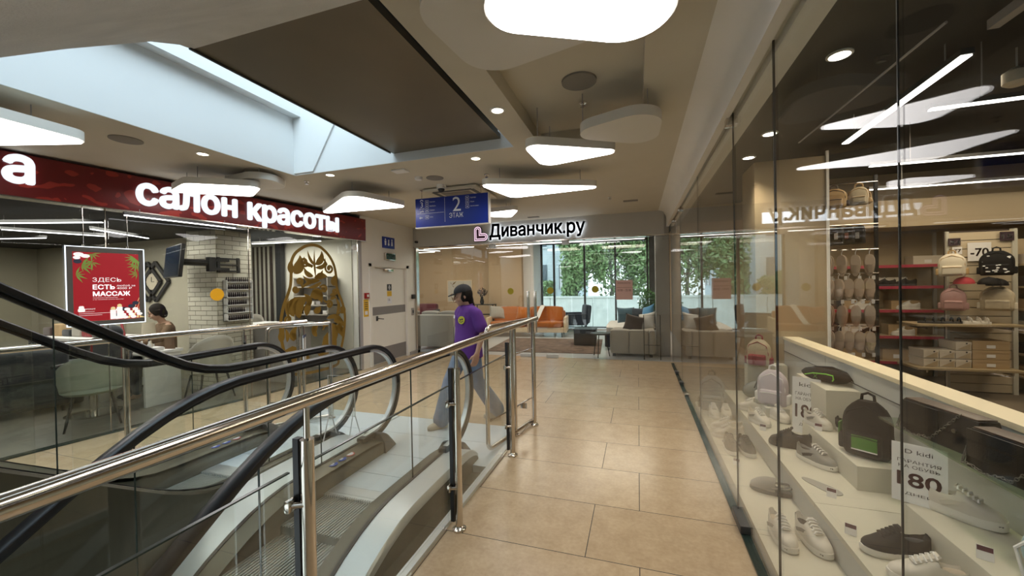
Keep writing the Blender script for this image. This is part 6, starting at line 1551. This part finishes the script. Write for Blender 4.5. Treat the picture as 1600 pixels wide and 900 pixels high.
q = MB(); q.prism([Pz(x, y) for x, y in ((335, 735), (345, 690), (380, 655), (420, 665), (440, 700), (440, 760), (420, 830), (330, 850), (300, 800))], 'Z', 0, .0014); q.build('solid_petal', m_gold, t)
q = MB(); q.prism([Pz(x, y) for x, y in ((95, 740), (140, 720), (230, 760), (260, 860), (180, 880), (120, 840))], 'Z', 0, .0014); q.build('solid_petal', m_gold, t)

# ---------------------------------------------------------------- brick pillar
def brick_mat():
    m = bpy.data.materials.new('white_brick'); m.use_nodes = True; tr = m.node_tree; bs = tr.nodes['Principled BSDF']
    co = tr.nodes.new('ShaderNodeTexCoord'); s = tr.nodes.new('ShaderNodeSeparateXYZ'); tr.links.new(co.outputs['Object'], s.inputs[0])
    ad = tr.nodes.new('ShaderNodeMath'); ad.operation = 'ADD'; tr.links.new(s.outputs['X'], ad.inputs[0]); tr.links.new(s.outputs['Y'], ad.inputs[1])
    cb = tr.nodes.new('ShaderNodeCombineXYZ'); tr.links.new(ad.outputs[0], cb.inputs[0]); tr.links.new(s.outputs['Z'], cb.inputs[1])
    br = tr.nodes.new('ShaderNodeTexBrick'); br.inputs['Scale'].default_value = 1; br.inputs['Brick Width'].default_value = .25; br.inputs['Row Height'].default_value = .075; br.inputs['Mortar Size'].default_value = .006; br.inputs['Mortar Smooth'].default_value = .3
    br.inputs['Color1'].default_value = (.62, .59, .49, 1); br.inputs['Color2'].default_value = (.52, .49, .40, 1); br.inputs['Mortar'].default_value = (.25, .23, .18, 1)
    tr.links.new(cb.outputs[0], br.inputs[0]); tr.links.new(br.outputs[0], bs.inputs['Base Color']); bs.inputs['Roughness'].default_value = .8
    bp = tr.nodes.new('ShaderNodeBump'); bp.inputs['Strength'].default_value = .8; bp.inputs['Distance'].default_value = .01; bp.invert = True; tr.links.new(br.outputs[1], bp.inputs['Height']); tr.links.new(bp.outputs[0], bs.inputs['Normal'])
    return m
m_brick = brick_mat()
st(MB().box(-6.95, 4.41, 0, -6.30, 5.0, 2.56), 'wall_pillar', m_brick)
t = thing('television', 'black television on a swing bracket fixed to the white brick pillar', 'television', (-6.30, 4.56, 2.0))
rt = Euler((deg(-6), 0, deg(-20)))
def tvm(mb): return mb.xf(Matrix.Translation((-.30, -.55, .04)) @ rt.to_matrix().to_4x4())
tvm(MB().box(-.44, -.025, -.24, .44, .025, .24, .008)).build('cabinet', m_black, t); tvm(MB().box(-.425, -.028, -.225, .425, -.024, .225)).build('screen', mat('tv_screen', (.01, .018, .035), .12, spec=.8), t)
q = MB(); q.box(.02, -.22, -.09, .06, .02, -.05); q.box(.02, -.22, .05, .06, .02, .09); q.box(.0, -.30, -.11, .07, -.20, .11); q.cyl((.03, -.25, .02), (-.28, -.5, .04), .05, 8)
q.build('swing_arm', m_black, t)
q = MB()
for z in (-.10, 0, .10): q.box(.02, -.16, z - .012, .045, .20, z + .012)
q.box(.02, -.16, -.12, .05, -.12, .12); q.box(.02, .16, -.12, .05, .20, .12); q.build('wall_plate', m_black, t)
# nail polish rack
t = thing('polish_rack', 'white wall rack full of nail polish bottles on the brick pillar', 'rack', (-6.295, 4.50, 1.10))
MB().box(0, 0, 0, .012, .44, .66).build('back_board', m_white, t)
for y in (0, .428): MB().box(0, y, 0, .09, y + .012, .66).build('side_board', m_white, t)
ZR = (.0, .125, .25, .375, .50, .62)
for z in ZR: MB().box(0, 0, z, .09, .44, z + .012).build('shelf_board', m_white, t)
q = MB(); q.cyl((0, 0, 0), (0, 0, .042), .013, 8); q.cyl((0, 0, .042), (0, 0, .075), .0075, 8)
pol = tag(q.build('polish_bottle', mat('polish_dark', (.02, .012, .016), .3), None), 'small dark nail polish bottle standing on the white wall rack', 'bottle', 'nail polish bottles on the white rack')
pol2 = mat('polish_plum', (.06, .012, .03), .3); first = True; rnd = random.Random(9)
for r, z in enumerate(ZR):
    for k in range((12, 9, 10, 10, 12, 11)[r]):
        o = pol if first else pol.copy()
        if not first: COL.objects.link(o)
        first = False; o.location = (-6.295 + .05, 4.50 + .03 + k * .035, 1.10 + z + .012)
# striped panel, black post
m_str = mat('curtain_stripe_dark', (.05, .035, .028), .8); m_strl = mat('curtain_stripe_pale', (.50, .47, .40), .8)
t = thing('striped_panel', 'dark and pale vertical striped panel behind the brick pillar', 'panel', (-7.6, 6.26, 0))
for k in range(12): MB().box(-.42 + .06 * k, -.012, .1, -.42 + .06 * k + .056, .012, 2.5).build('stripe', m_str if k % 2 else m_strl, t)
tag(MB().box(-.07, -.05, 0, .07, .05, 2.54).build('dark_post', m_black, None, loc=(-7.02, 6.2, .006)), 'black vertical post between the striped panel and the white wall', 'post')
t = thing('wall_cabinet', 'grey open shelving seen through the gold doll decal', 'cabinet', (-6.05, 6.12, .9))
MB().box(-.42, .12, 0, .42, .15, .92).build('back_board', m_grey, t)
for x in (-.42, .40): MB().box(x, -.12, 0, x + .02, .15, .92).build('side_board', m_fgrey, t)
for k in range(6): MB().box(-.42, -.12, k * .18, .42, .12, k * .18 + .02).build('shelf_board', m_fgrey, t)
for k in range(10): tag(MB().box(-.05, -.05, 0, .05, .05, .07, .006).build('product_box', (m_boxd, m_card, m_grey)[k % 3], None, loc=(-6.36 + .155 * (k % 5), 6.08, .921 + (.36 if k > 4 else .18))), 'small product box on the grey shelving behind the doll decal', 'box', 'product boxes behind the doll decal')
t = thing('reception_desk', 'dark reception desk behind the gold doll decal', 'desk', (-6.2, 5.35, 0))
MB().box(-.55, -.25, .006, .55, .25, .95, .01).build('body', m_grey, t); MB().box(-.60, -.30, .95, .60, .30, .99, .006).build('worktop', m_white, t)
# furniture of the left room
m_tub = mat('grey_green_shell', (.30, .33, .27), .6, noise=.05); m_tubg = mat('pale_grey_shell', (.42, .40, .34), .6, noise=.05)
def tub_chair(lb, loc, rz, m, s=1.0, tall=.86):
    t = thing('tub_chair', lb, 'chair', loc, rz)
    q = MB(); rings = []
    for i in range(9):
        u = i / 8; z = .44 + (tall - .44) * u; r = []
        for k in range(17):
            a = math.radians(-20 + 220 * k / 16); hh = 1.0 if 3 < k < 13 else 1 - .55 * (3 - min(k, 16 - k)) / 4
            r.append((.27 * (1 + .12 * u) * math.cos(a), .25 * (1 + .18 * u) * math.sin(a), .44 + (z - .44) * max(.3, min(1, .35 + .65 * math.sin(math.radians(max(0, min(180, -20 + 220 * k / 16)))) ** .7))))
        rings.append(r)
    q.loft(rings, cap=False, closed=False); o = q.build('shell', m, t, smooth=True); md = o.modifiers.new('solid', 'SOLIDIFY'); md.thickness = .03
    q = MB(); q.lathe([(.0, .40), (.24, .40), (.27, .43), (.26, .47), (.0, .48)], seg=24); q.build('seat', m, t)
    for sx in (-1, 1):
        for sy in (-1, 1): MB().cyl((sx * .15, sy * .15, .41), (sx * .23, sy * .22, .006), .016, 8, .011).build('leg', m_leg, t)
    return t
tub_chair('grey-green tub chair with black legs just inside the salon glass', (-6.30, 2.92, 0), deg(-115), m_tub)
tub_chair('pale grey tub chair in front of the brick pillar', (-6.05, 4.10, 0), deg(-100), m_tubg, tall=.95)
tub_chair('beige tub chair before the striped panel', (-7.35, 5.7, 0), deg(20), m_fgrey, tall=1.10)
t = thing('manicure_table', 'pale manicure table with trays near the brick pillar', 'table', (-6.95, 3.74, 0))
MB().box(-.55, -.24, .72, .55, .24, .76, .006).build('tabletop', m_white, t)
for x in (-.5, .5): MB().box(x - .02, -.22, .006, x + .02, .22, .72).build('side_panel', m_white, t)
MB().box(-.5, .18, .3, .5, .2, .7).build('back_panel', m_fgrey, t)
tag(MB().box(-.16, -.10, 0, .16, .10, .05, .006).build('tray', m_white, None, loc=(-6.62, 3.67, .76)), 'white tray of small tools on the manicure table', 'tray')
for k, (x, y, m) in enumerate(((-6.70, 3.64, m_white), (-6.62, 3.70, m_crm), (-6.54, 3.64, m_white))):
    tag(MB().lathe([(.02, 0), (.024, .05), (.012, .07), (.01, .10), (0, .10)], seg=12).build('cosmetic_bottle', m, None, loc=(x, y, .80)), f'pale cosmetic bottle in the white tray, {("left", "middle", "right")[k]} one', 'bottle', 'cosmetic bottles in the tray')
t = thing('table_lamp', 'table lamp with a white drum shade on the manicure table', 'lamp', (-6.85, 3.81, .76))
MB().lathe([(.06, 0), (.06, .012), (.012, .02), (.010, .16), (0, .16)], seg=16).build('base', m_dgrey, t); MB().lathe([(.085, .16), (.07, .38), (.068, .38), (.083, .16)], seg=22).build('lamp_shade', m_crm, t)
tag(MB().box(-.07, -.01, 0, .07, .01, .22).box(-.05, -.012, .02, .05, .012, .20).build('photo_frame', mat('brown_wood', (.14, .08, .04), .5), None, loc=(-6.50, 3.87, .76), rot=(0, 0, .3)), 'small brown wooden frame standing on the manicure table', 'frame')
t = thing('drawer_trolley', 'white drawer trolley beside the manicure table', 'trolley', (-8.1, 4.45, 0))
MB().box(-.25, -.2, .05, .25, .2, .72, .008).build('body', m_white, t)
for k in range(3): MB().box(-.23, -.212, .09 + k * .21, .23, -.2, .27 + k * .21, .004).build('drawer_front', m_card, t)
for x in (-.2, .2):
    for y in (-.15, .15): MB().ball((x, y, .03), .026, seg=10).build('castor', m_black, t)
# black salon chair with red trim
t = thing('salon_chair', 'black salon chair with a rounded headrest and red trim beside the poster', 'chair', (-6.85, 3.18, 0), deg(20))
MB().box(-.25, -.25, .42, .25, .25, .54, .05, 3).build('seat', m_fblack, t); MB().box(-.24, .20, .5, .24, .32, .98, .05, 3).build('backrest', m_fblack, t)
q = MB(); q.ball((0, .26, 1.04), .15, 1.0, .55, .75, 18); q.build('headrest', m_fblack, t)
for s in (-1, 1): MB().tube([(s * .29, -.2, .66), (s * .29, .2, .68), (s * .26, .3, .9)], .022, 8).build('armrest', m_black, t); MB().tube([(s * .2, .195, .56), (s * .2, .195, .95)], .012, 8).build('red_trim', m_red, t)
MB().cyl((0, 0, .05), (0, 0, .42), .04, 14).build('column', m_steel, t); MB().lathe([(.27, .006), (.27, .02), (.05, .05), (0, .05)], seg=24).build('foot_plate', m_steel, t)
t = thing('desk_lamp', 'red jointed desk lamp arm standing between the poster and the lamp', 'lamp', (-7.15, 3.68, .76))
MB().lathe([(.07, 0), (.07, .015), (0, .02)], seg=16).build('base', m_red, t); MB().tube([(0, 0, .02), (-.05, .02, .22), (-.22, .06, .50)], .016, 8).build('arm', m_red, t); MB().cyl((-.28, .07, .50), (-.16, .03, .54), .05, 14, .03).build('lamp_head', m_black, t)
# desk with brick front and dark armchair at the far left
st_ = thing('counter', 'brick clad white counter at the left edge of the view', 'counter', (-8.05, 2.15, 0))
MB().box(-.55, -.3, .006, .30, .3, .92).build('body', m_brick, st_); MB().box(-.58, -.33, .92, .33, .33, .96, .006).build('worktop', m_white, st_)
t = thing('armchair', 'bulky black armchair behind the grey-green tub chair', 'armchair', (-7.85, 2.98, 0), deg(-110))
MB().box(-.36, -.36, .08, .36, .36, .44, .06, 3).build('seat', m_fblack, t); MB().box(-.36, .18, .4, .36, .38, .86, .08, 3).build('back', m_fblack, t)
for s in (-1, 1): MB().box(s * .42 - .07, -.36, .08, s * .42 + .07, .38, .62, .05, 3).build('armrest', m_fblack, t)
for s in (-1, 1):
    for y in (-.3, .3): MB().cyl((s * .3, y, .006), (s * .3, y, .08), .02, 8).build('leg', m_leg, t)
t = thing('wall_shelf', 'pair of pale wall shelves left of the poster on the salon wall', 'shelf', (-9.2, 4.9, 1.62))
for z in (0, .25): MB().box(-.65, -.2, z, .3, -.0, z + .02).build('shelf_board', m_white, t)
for k, (x, z, m) in enumerate(((-9.65, 1.89, m_boxd), (-9.5, 1.64, m_card), (-9.75, 1.64, m_boxd))):
    tag(MB().box(-.09, -.06, 0, .09, .06, .12 if k != 1 else .18, .006).build('storage_box', m, None, loc=(x, 4.78, z)), ('black box on the upper salon wall shelf', 'pale box on the lower salon wall shelf', 'black box on the lower salon wall shelf')[k], 'box')
def diamond(lb, x, z, s_):
    t = thing('diamond_frame', lb, 'wall art', (x, 4.9, z)); 
    q = MB()
    for a in range(4):
        p = [(s_ * math.cos(PI / 2 * k), s_ * math.sin(PI / 2 * k)) for k in (a, a + 1)]
        q.sweep([(p[0][0], -.03, p[0][1]), (p[1][0], -.03, p[1][1])], [(-.018, -.03), (.018, -.03), (.018, .03), (-.018, .03)])
    q.build('frame', m_black, t); return t
diamond('black diamond wall frame, left of two interlocked ones beside the poster', -8.74, 1.78, .36); diamond('black diamond wall frame, right of two interlocked ones beside the poster', -8.52, 1.78, .36)
t = thing('wall_clock', 'round pale clock inside the black diamond frames', 'clock', (-8.64, 4.89, 1.78)); MB().cyl((0, 0, 0), (0, -.02, 0), .15, 28).build('face', m_crm, t); MB().box(-.006, -.024, 0, .006, -.02, .09).build('hand', m_black, t); MB().box(0, -.024, -.005, .07, -.02, .005).build('hand', m_black, t)
# goods on a counter at the far left
t = thing('product_table', 'low table of brown wrapped goods at the left of the salon', 'table', (-8.6, 3.9, 0)); MB().box(-.9, -.3, .86, .9, .3, .90).build('tabletop', m_white, t)
for x in (-.85, .85): MB().box(x - .02, -.28, .006, x + .02, .28, .86).build('side_panel', m_fblack, t)
MB().box(-.83, .2, .1, .83, .22, .86).build('back_panel', m_fblack, t)
for k in range(6):
    tag(MB().box(-.11, -.09, 0, .11, .09, (.14, .20, .11, .17, .22, .12)[k], .03, 3).build('wrapped_bundle', (m_fbrown, m_boxk, m_fblack, m_fgrey, m_red, m_fbrown)[k], None, loc=(-9.3 + .26 * k, 3.85, .90)), ('dark brown bundle, first from the left on the goods table', 'kraft bundle, second on the goods table', 'black bundle, third on the goods table', 'grey bundle, fourth on the goods table', 'red bundle, fifth on the goods table', 'dark brown bundle, last on the goods table')[k], 'bundle', 'bundles on the goods table')
# area fill added to brighten the salon, not modelled fittings
area('salon_fill', (-7.6, 3.2, 2.5), 2.4, SALON, (1.0, .96, .88), (0, 0, 0), 1.6)
area('salon_fill', (-10.4, 3.0, 2.5), 1.6, SALON * .6, (1.0, .95, .85), (0, 0, 0), 1.4)
area('salon_fill', (-6.3, 5.5, 2.5), 1.2, SALON * .45, (1.0, .96, .88), (0, 0, 0), .8)
# ================================================================== PEOPLE
m_skin = mat('skin', (.48, .29, .20), .55, noise=.03); m_hair = mat('dark_hair', (.012, .009, .007), .8, spec=.2, noise=.3, nscale=60); m_eye = mat('eye_dark', (.01, .008, .008), .2); m_lips = mat('lips', (.34, .13, .11), .5)
def limb(q, pts, rs, seg=14):
    n = len(pts); P = [Vector(p) for p in pts]; fine = []; rr = []
    for i in range(n - 1):
        for k in range(6):
            u = k / 6; fine.append(P[i].lerp(P[i + 1], u)); rr.append(rs[i] + (rs[i + 1] - rs[i]) * (u * u * (3 - 2 * u)))
    fine.append(P[-1]); rr.append(rs[-1])
    q.tube(fine, lambda u: rr[min(len(rr) - 1, int(round(u * (len(rr) - 1))))], seg)
    q.ball(P[0], rs[0] * .98, seg=14); q.ball(P[-1], rs[-1] * .98, seg=14)
    for p, r in zip(P[1:-1], rs[1:-1]): q.ball(p, r * 1.0, seg=14)
def hand(q, w_, d, side, palm_n):
    """palm and five separate bent fingers; w_ wrist, d direction of the hand, side towards the thumb"""
    d = Vector(d).normalized(); s = Vector(side); s = (s - d * s.dot(d)).normalized(); n = d.cross(s)
    if n.dot(Vector(palm_n)) < 0: n = -n
    w_ = Vector(w_)
    for k in range(5):
        f = (k - 2) / 2; limb(q, [w_ + s * f * .018, w_ + d * .045 + s * f * .028, w_ + d * .082 + s * f * .032], [.016, .015, .012], 10)
    for k, (L, o) in enumerate(((.068, .034), (.078, .012), (.072, -.011), (.056, -.033))):
        b0 = w_ + d * .080 + s * o; m1 = b0 + d * L * .45 + n * L * .10; m2 = m1 + d * L * .30 + n * L * .22; e = m2 + d * L * .12 + n * L * .24
        limb(q, [b0, m1, m2, e], [.0092, .0088, .0082, .0072], 8)
    t0 = w_ + d * .022 + s * .026; limb(q, [t0, t0 + d * .026 + s * .026 + n * .010, t0 + d * .058 + s * .034 + n * .022], [.013, .0108, .0085], 8)
def head(q, c, fwd, up=(0, 0, 1), s=1.0):
    f = Vector(fwd).normalized(); u = Vector(up); l = u.cross(f).normalized(); u = f.cross(l)
    M_ = Matrix((l, f, u)).transposed().to_4x4(); M_.translation = Vector(c)
    t = MB(); t.ball((0, -.012, .025), .098 * s, .80, .98, 1.02, 24); t.ball((0, .018, -.045), .068 * s, .84, .92, 1.05, 18); t.ball((0, .045, -.092), .028 * s, 1.1, .9, .8, 12)
    t.ball((0, .091, -.012), .013, .9, 1.2, 1.9, 10); t.ball((0, .100, -.030), .0145, 1.1, 1.0, .8, 10)
    for sx in (-1, 1):
        t.ball((sx * .030, .074, .012), .018, 1.2, .6, .55, 10); t.ball((sx * .078, -.015, -.008), .022, .35, .8, 1.3, 10); t.ball((sx * .04, .06, -.035), .026, 1, .8, 1, 10)
    t.ball((0, .082, -.060), .016, 1.5, .6, .45, 10)
    t.xf(M_); me = bpy.data.meshes.new('tmp'); t.bm.to_mesh(me); t.bm.free(); q.bm.from_mesh(me); bpy.data.meshes.remove(me)
    return M_
def face_parts(T, M_):
    for sx in (-1, 1):
        t = MB().ball((sx * .031, .083, .010), .0105, 1.2, .6, .7, 12); t.xf(M_); t.build('eye', m_eye, T)
        t = MB().tube([(sx * .048, .078, .028), (sx * .031, .090, .033), (sx * .014, .090, .029)], .0042, 6); t.xf(M_); t.build('eyebrow', m_hair, T)
    t = MB().ball((0, .092, -.060), .014, 1.6, .5, .42, 12); t.xf(M_); t.build('mouth', m_lips, T)

# --- walking woman: local -Y is her walking direction
T = thing('person', 'walking woman in purple t-shirt, blue jeans and black cap beyond the escalators', 'person', (-1.90, 4.17, .004), deg(-33))
q = MB()
fwd = Vector((-.42, -.90, -.10))
Mh = head(q, (-.02, -.05, 1.475), fwd)
limb(q, [(0, .02, 1.28), (-.006, -.005, 1.36), (-.012, -.02, 1.42)], [.062, .050, .052])
# torso
q.loft([[(w_ * math.cos(2 * PI * k / 20), .0 + d_ * math.sin(2 * PI * k / 20), z) for k in range(20)] for z, w_, d_ in ((.84, .150, .105), (.93, .160, .110), (1.05, .125, .092), (1.18, .145, .105), (1.28, .155, .095), (1.335, .12, .075), (1.36, .05, .045))])
sh = 1.305
for s, el, wr in ((1, (.235, .05, 1.06), (.245, -.04, .83)), (-1, (-.225, .09, 1.06), (-.235, .04, .83))):
    limb(q, [(s * .145, 0, sh), (s * .175, .01, sh - .03), el, wr], [.048, .050, .038, .026])
    d_ = (Vector(wr) - Vector(el)).normalized(); hand(q, wr, d_, (0, -1, 0), (-s, 0, 0))
# legs
limb(q, [(-.085, -.01, .90), (-.085, -.20, .50), (-.06, -.33, .10)], [.085, .055, .036]); limb(q, [(.085, 0, .90), (.095, .05, .49), (.085, .33, .13)], [.085, .055, .036])
q.build('body', m_skin, T, smooth=True, remesh=.0065)
face_parts(T, Mh)
# clothes
m_purple = mat('purple_cotton', (.105, .028, .23), .85, noise=.10, nscale=12, bump=.25, bscale=14); m_jean = mat('blue_denim', (.17, .235, .34), .9, noise=.25, nscale=14, bump=.2, bscale=60); m_cap = mat('black_cap', (.014, .014, .016), .8)
q = MB()
q.loft([[(w_ * math.cos(2 * PI * k / 28) + .004 * math.sin(5 * k), d_ * math.sin(2 * PI * k / 28) + .006 * math.sin(3 * k + z * 20), z) for k in range(28)] for z, w_, d_ in ((.765, .205, .150), (.80, .205, .150), (.95, .192, .142), (1.10, .180, .130), (1.22, .182, .128), (1.30, .168, .108), (1.345, .115, .080), (1.37, .072, .066))])
for s, el in ((1, (.238, .045, 1.08)), (-1, (-.23, .08, 1.08))): limb(q, [(s * .13, 0, 1.295), (s * .175, .01, 1.265), (s * .222, (.035 if s > 0 else .055), 1.13)], [.066, .070, .076])
q.build('t_shirt', m_purple, T, smooth=True, remesh=.011)
q = MB(); q.sweep([(.074 * math.cos(a) - .004, .068 * math.sin(a) - .004, 1.372 + .012 * math.sin(a)) for a in [2 * PI * k / 24 for k in range(24)]], [(-.006, -.006), (.006, -.006), (.006, .006), (-.006, .006)], closed=True); q.build('neckband', m_purple, T)
q = MB(); q.cyl((0, 0, 0), (0, -.004, 0), .045, 24); q.xf(Matrix.Translation((.075, -.128, 1.205)) @ Euler((-.10, 0, .40)).to_matrix().to_4x4()); lg = q.build('chest_print', mat('print_yellow_green', (.52, .50, .03), .6), T); lg['label'] = 'round yellow print with dark marks'
q = MB()
q.box(-.022, -.007, -.004, -.004, -.004, .012); q.box(.004, -.007, .0, .020, -.004, .018); q.tube([(-.026, -.006, -.014), (0, -.006, -.024), (.026, -.006, -.012)], .004, 6); q.xf(Matrix.Translation((.075, -.128, 1.205)) @ Euler((-.10, 0, .40)).to_matrix().to_4x4()); q.build('print_marks', m_black, lg)
q = MB(); q.box(-.030, -.006, -.018, .030, 0, .018, .002); q.xf(Matrix.Translation((-.075, -.128, 1.235)) @ Euler((-.10, 0, -.35)).to_matrix().to_4x4()); q.build('name_badge', m_white, T)
q = MB()
q.loft([[(w_ * math.cos(2 * PI * k / 24), d_ * math.sin(2 * PI * k / 24), z) for k in range(24)] for z, w_, d_ in ((.78, .170, .130), (.86, .172, .128), (.95, .160, .120))])
limb(q, [(-.083, -.01, .84), (-.083, -.20, .50), (-.064, -.315, .15), (-.062, -.335, .09)], [.100, .082, .092, .096]); limb(q, [(.083, 0, .84), (.093, .055, .49), (.087, .28, .18), (.086, .33, .10)], [.100, .082, .094, .098])
q.build('jeans', m_jean, T, smooth=True, remesh=.012)
m_shoeb = mat('shoe_beige_white', (.50, .45, .37), .7)
for x, y, z, ry, a in ((-.062, -.38, 0.0, 0, 0), (.086, .27, .010, 0, -.16)):
    q = MB(); q.loft([[(px * s_, py, pz) for px, py in outline(30, .255, .095)] for pz, s_ in ((0, .94), (.012, 1.0), (.03, .97))])
    q.ball((0, -.03, .030), .044, .95, 2.3, .95, 16); q.ball((0, .06, .05), .042, .95, 1.3, 1.4, 14); q.xf(Matrix.Translation((x, y, z)) @ Euler((a, 0, 0)).to_matrix().to_4x4() @ Matrix.Rotation(PI, 4, 'Z') @ Matrix.Diagonal((1, -1, 1, 1))); q.build('shoe', m_shoeb, T, smooth=True, remesh=.006)
# hair and cap
q = MB(); q.ball((0, -.030, .018), .104, .84, .90, 1.0, 20); q.ball((0, -.085, -.06), .05, 1.0, .8, 1.5, 14); q.ball((0, -.105, -.13), .034, .9, .8, 1.9, 12)
for sx in (-1, 1): q.ball((sx * .068, .0, -.02), .03, .5, 1.0, 1.8, 10)
q.xf(Mh); q.build('hair', m_hair, T, smooth=True, remesh=.008)
q = MB(); q.lathe([(.098 * math.cos(a), .09 * math.sin(a)) for a in [PI / 2 * k / 10 for k in range(11)]], (0, 0, 0), 26); q.xf(Mh @ Matrix.Translation((0, -.010, .048)) @ Euler((-.12, 0, 0)).to_matrix().to_4x4() @ Matrix.Diagonal((.93, 1.10, 1, 1))); cp = q.build('cap', m_cap, T)
q = MB(); pts = [(.085 * math.cos(a), .085 + .085 * math.sin(a)) for a in [PI * k / 14 for k in range(15)]]; q.loft([[(x, y, z) for x, y in pts] for z in (-.004, .004)]); q.xf(Mh @ Matrix.Translation((0, .0, .052)) @ Euler((-.22, 0, 0)).to_matrix().to_4x4()); q.build('cap_brim', m_cap, T)

# --- seated salon client: faces the table in front of her
T = thing('person', 'dark haired person in a brown top seated left of the brick pillar in the salon', 'person', (-7.12, 4.13, 0), deg(-12))
q = MB(); Mh = head(q, (.0, -.06, 1.27), (-.35, -.9, -.30))
limb(q, [(0, .04, 1.06), (0, .0, 1.14), (0, -.03, 1.21)], [.06, .05, .05])
q.loft([[(w_ * math.cos(2 * PI * k / 20), .05 + d_ * math.sin(2 * PI * k / 20), z) for k in range(20)] for z, w_, d_ in ((.50, .165, .125), (.65, .15, .11), (.85, .15, .11), (1.03, .16, .095), (1.10, .10, .07), (1.13, .045, .04))])
for s in (-1, 1):
    el = (s * .26, -.10, .88); wr = (s * .12, -.33, .815)
    limb(q, [(s * .15, .03, 1.06), (s * .18, .02, 1.03), el, wr], [.048, .048, .037, .026]); hand(q, wr, (-s * .35, -1, -.05), (-s, 0, .2), (0, 0, -1))
    limb(q, [(s * .09, .05, .52), (s * .11, -.36, .53), (s * .11, -.34, .10)], [.085, .058, .038]); limb(q, [(s * .11, -.33, .06), (s * .11, -.45, .045)], [.04, .03])
q.build('body', m_skin, T, smooth=True, remesh=.008)
face_parts(T, Mh)
m_brt = mat('brown_knit', (.14, .085, .045), .9, noise=.15, nscale=30)
q = MB(); q.loft([[(w_ * math.cos(2 * PI * k / 22), .05 + d_ * math.sin(2 * PI * k / 22), z) for k in range(22)] for z, w_, d_ in ((.47, .19, .145), (.65, .175, .13), (.85, .172, .13), (1.03, .175, .108), (1.09, .12, .08), (1.115, .07, .062))])
for s in (-1, 1): limb(q, [(s * .14, .03, 1.045), (s * .185, .02, 1.02), (s * .26, -.10, .88), (s * .15, -.29, .825)], [.060, .060, .050, .040])
q.build('top', m_brt, T, smooth=True, remesh=.012)
q = MB()
for s in (-1, 1): limb(q, [(s * .09, .05, .52), (s * .11, -.36, .53), (s * .11, -.34, .12)], [.105, .078, .06])
q.build('trousers', m_fblack, T, smooth=True, remesh=.014)
q = MB(); q.ball((0, -.025, .035), .108, .86, .95, 1.0, 20); q.ball((0, -.07, -.03), .075, 1.0, .8, 1.1, 14)
for sx in (-1, 1): q.ball((sx * .075, .005, .0), .034, .55, 1.0, 1.6, 10)
q.xf(Mh); q.build('hair', m_hair, T, smooth=True, remesh=.009)
for s in (-1, 1): MB().ball((s * .10, -.40, .05), .045, .9, 2.4, .85, 14).build('shoe', m_fblack, T)
t = thing('stool', 'dark stool under the seated person in the salon', 'stool', (-7.12, 4.17, 0)); MB().lathe([(0, .40), (.19, .40), (.20, .43), (.18, .455), (0, .46)], seg=22).build('seat', m_fblack, t); MB().cyl((0, 0, .03), (0, 0, .40), .025, 12).build('column', m_steel, t); MB().lathe([(.22, .006), (.22, .02), (.03, .04), (0, .04)], seg=22).build('base', m_steel, t)
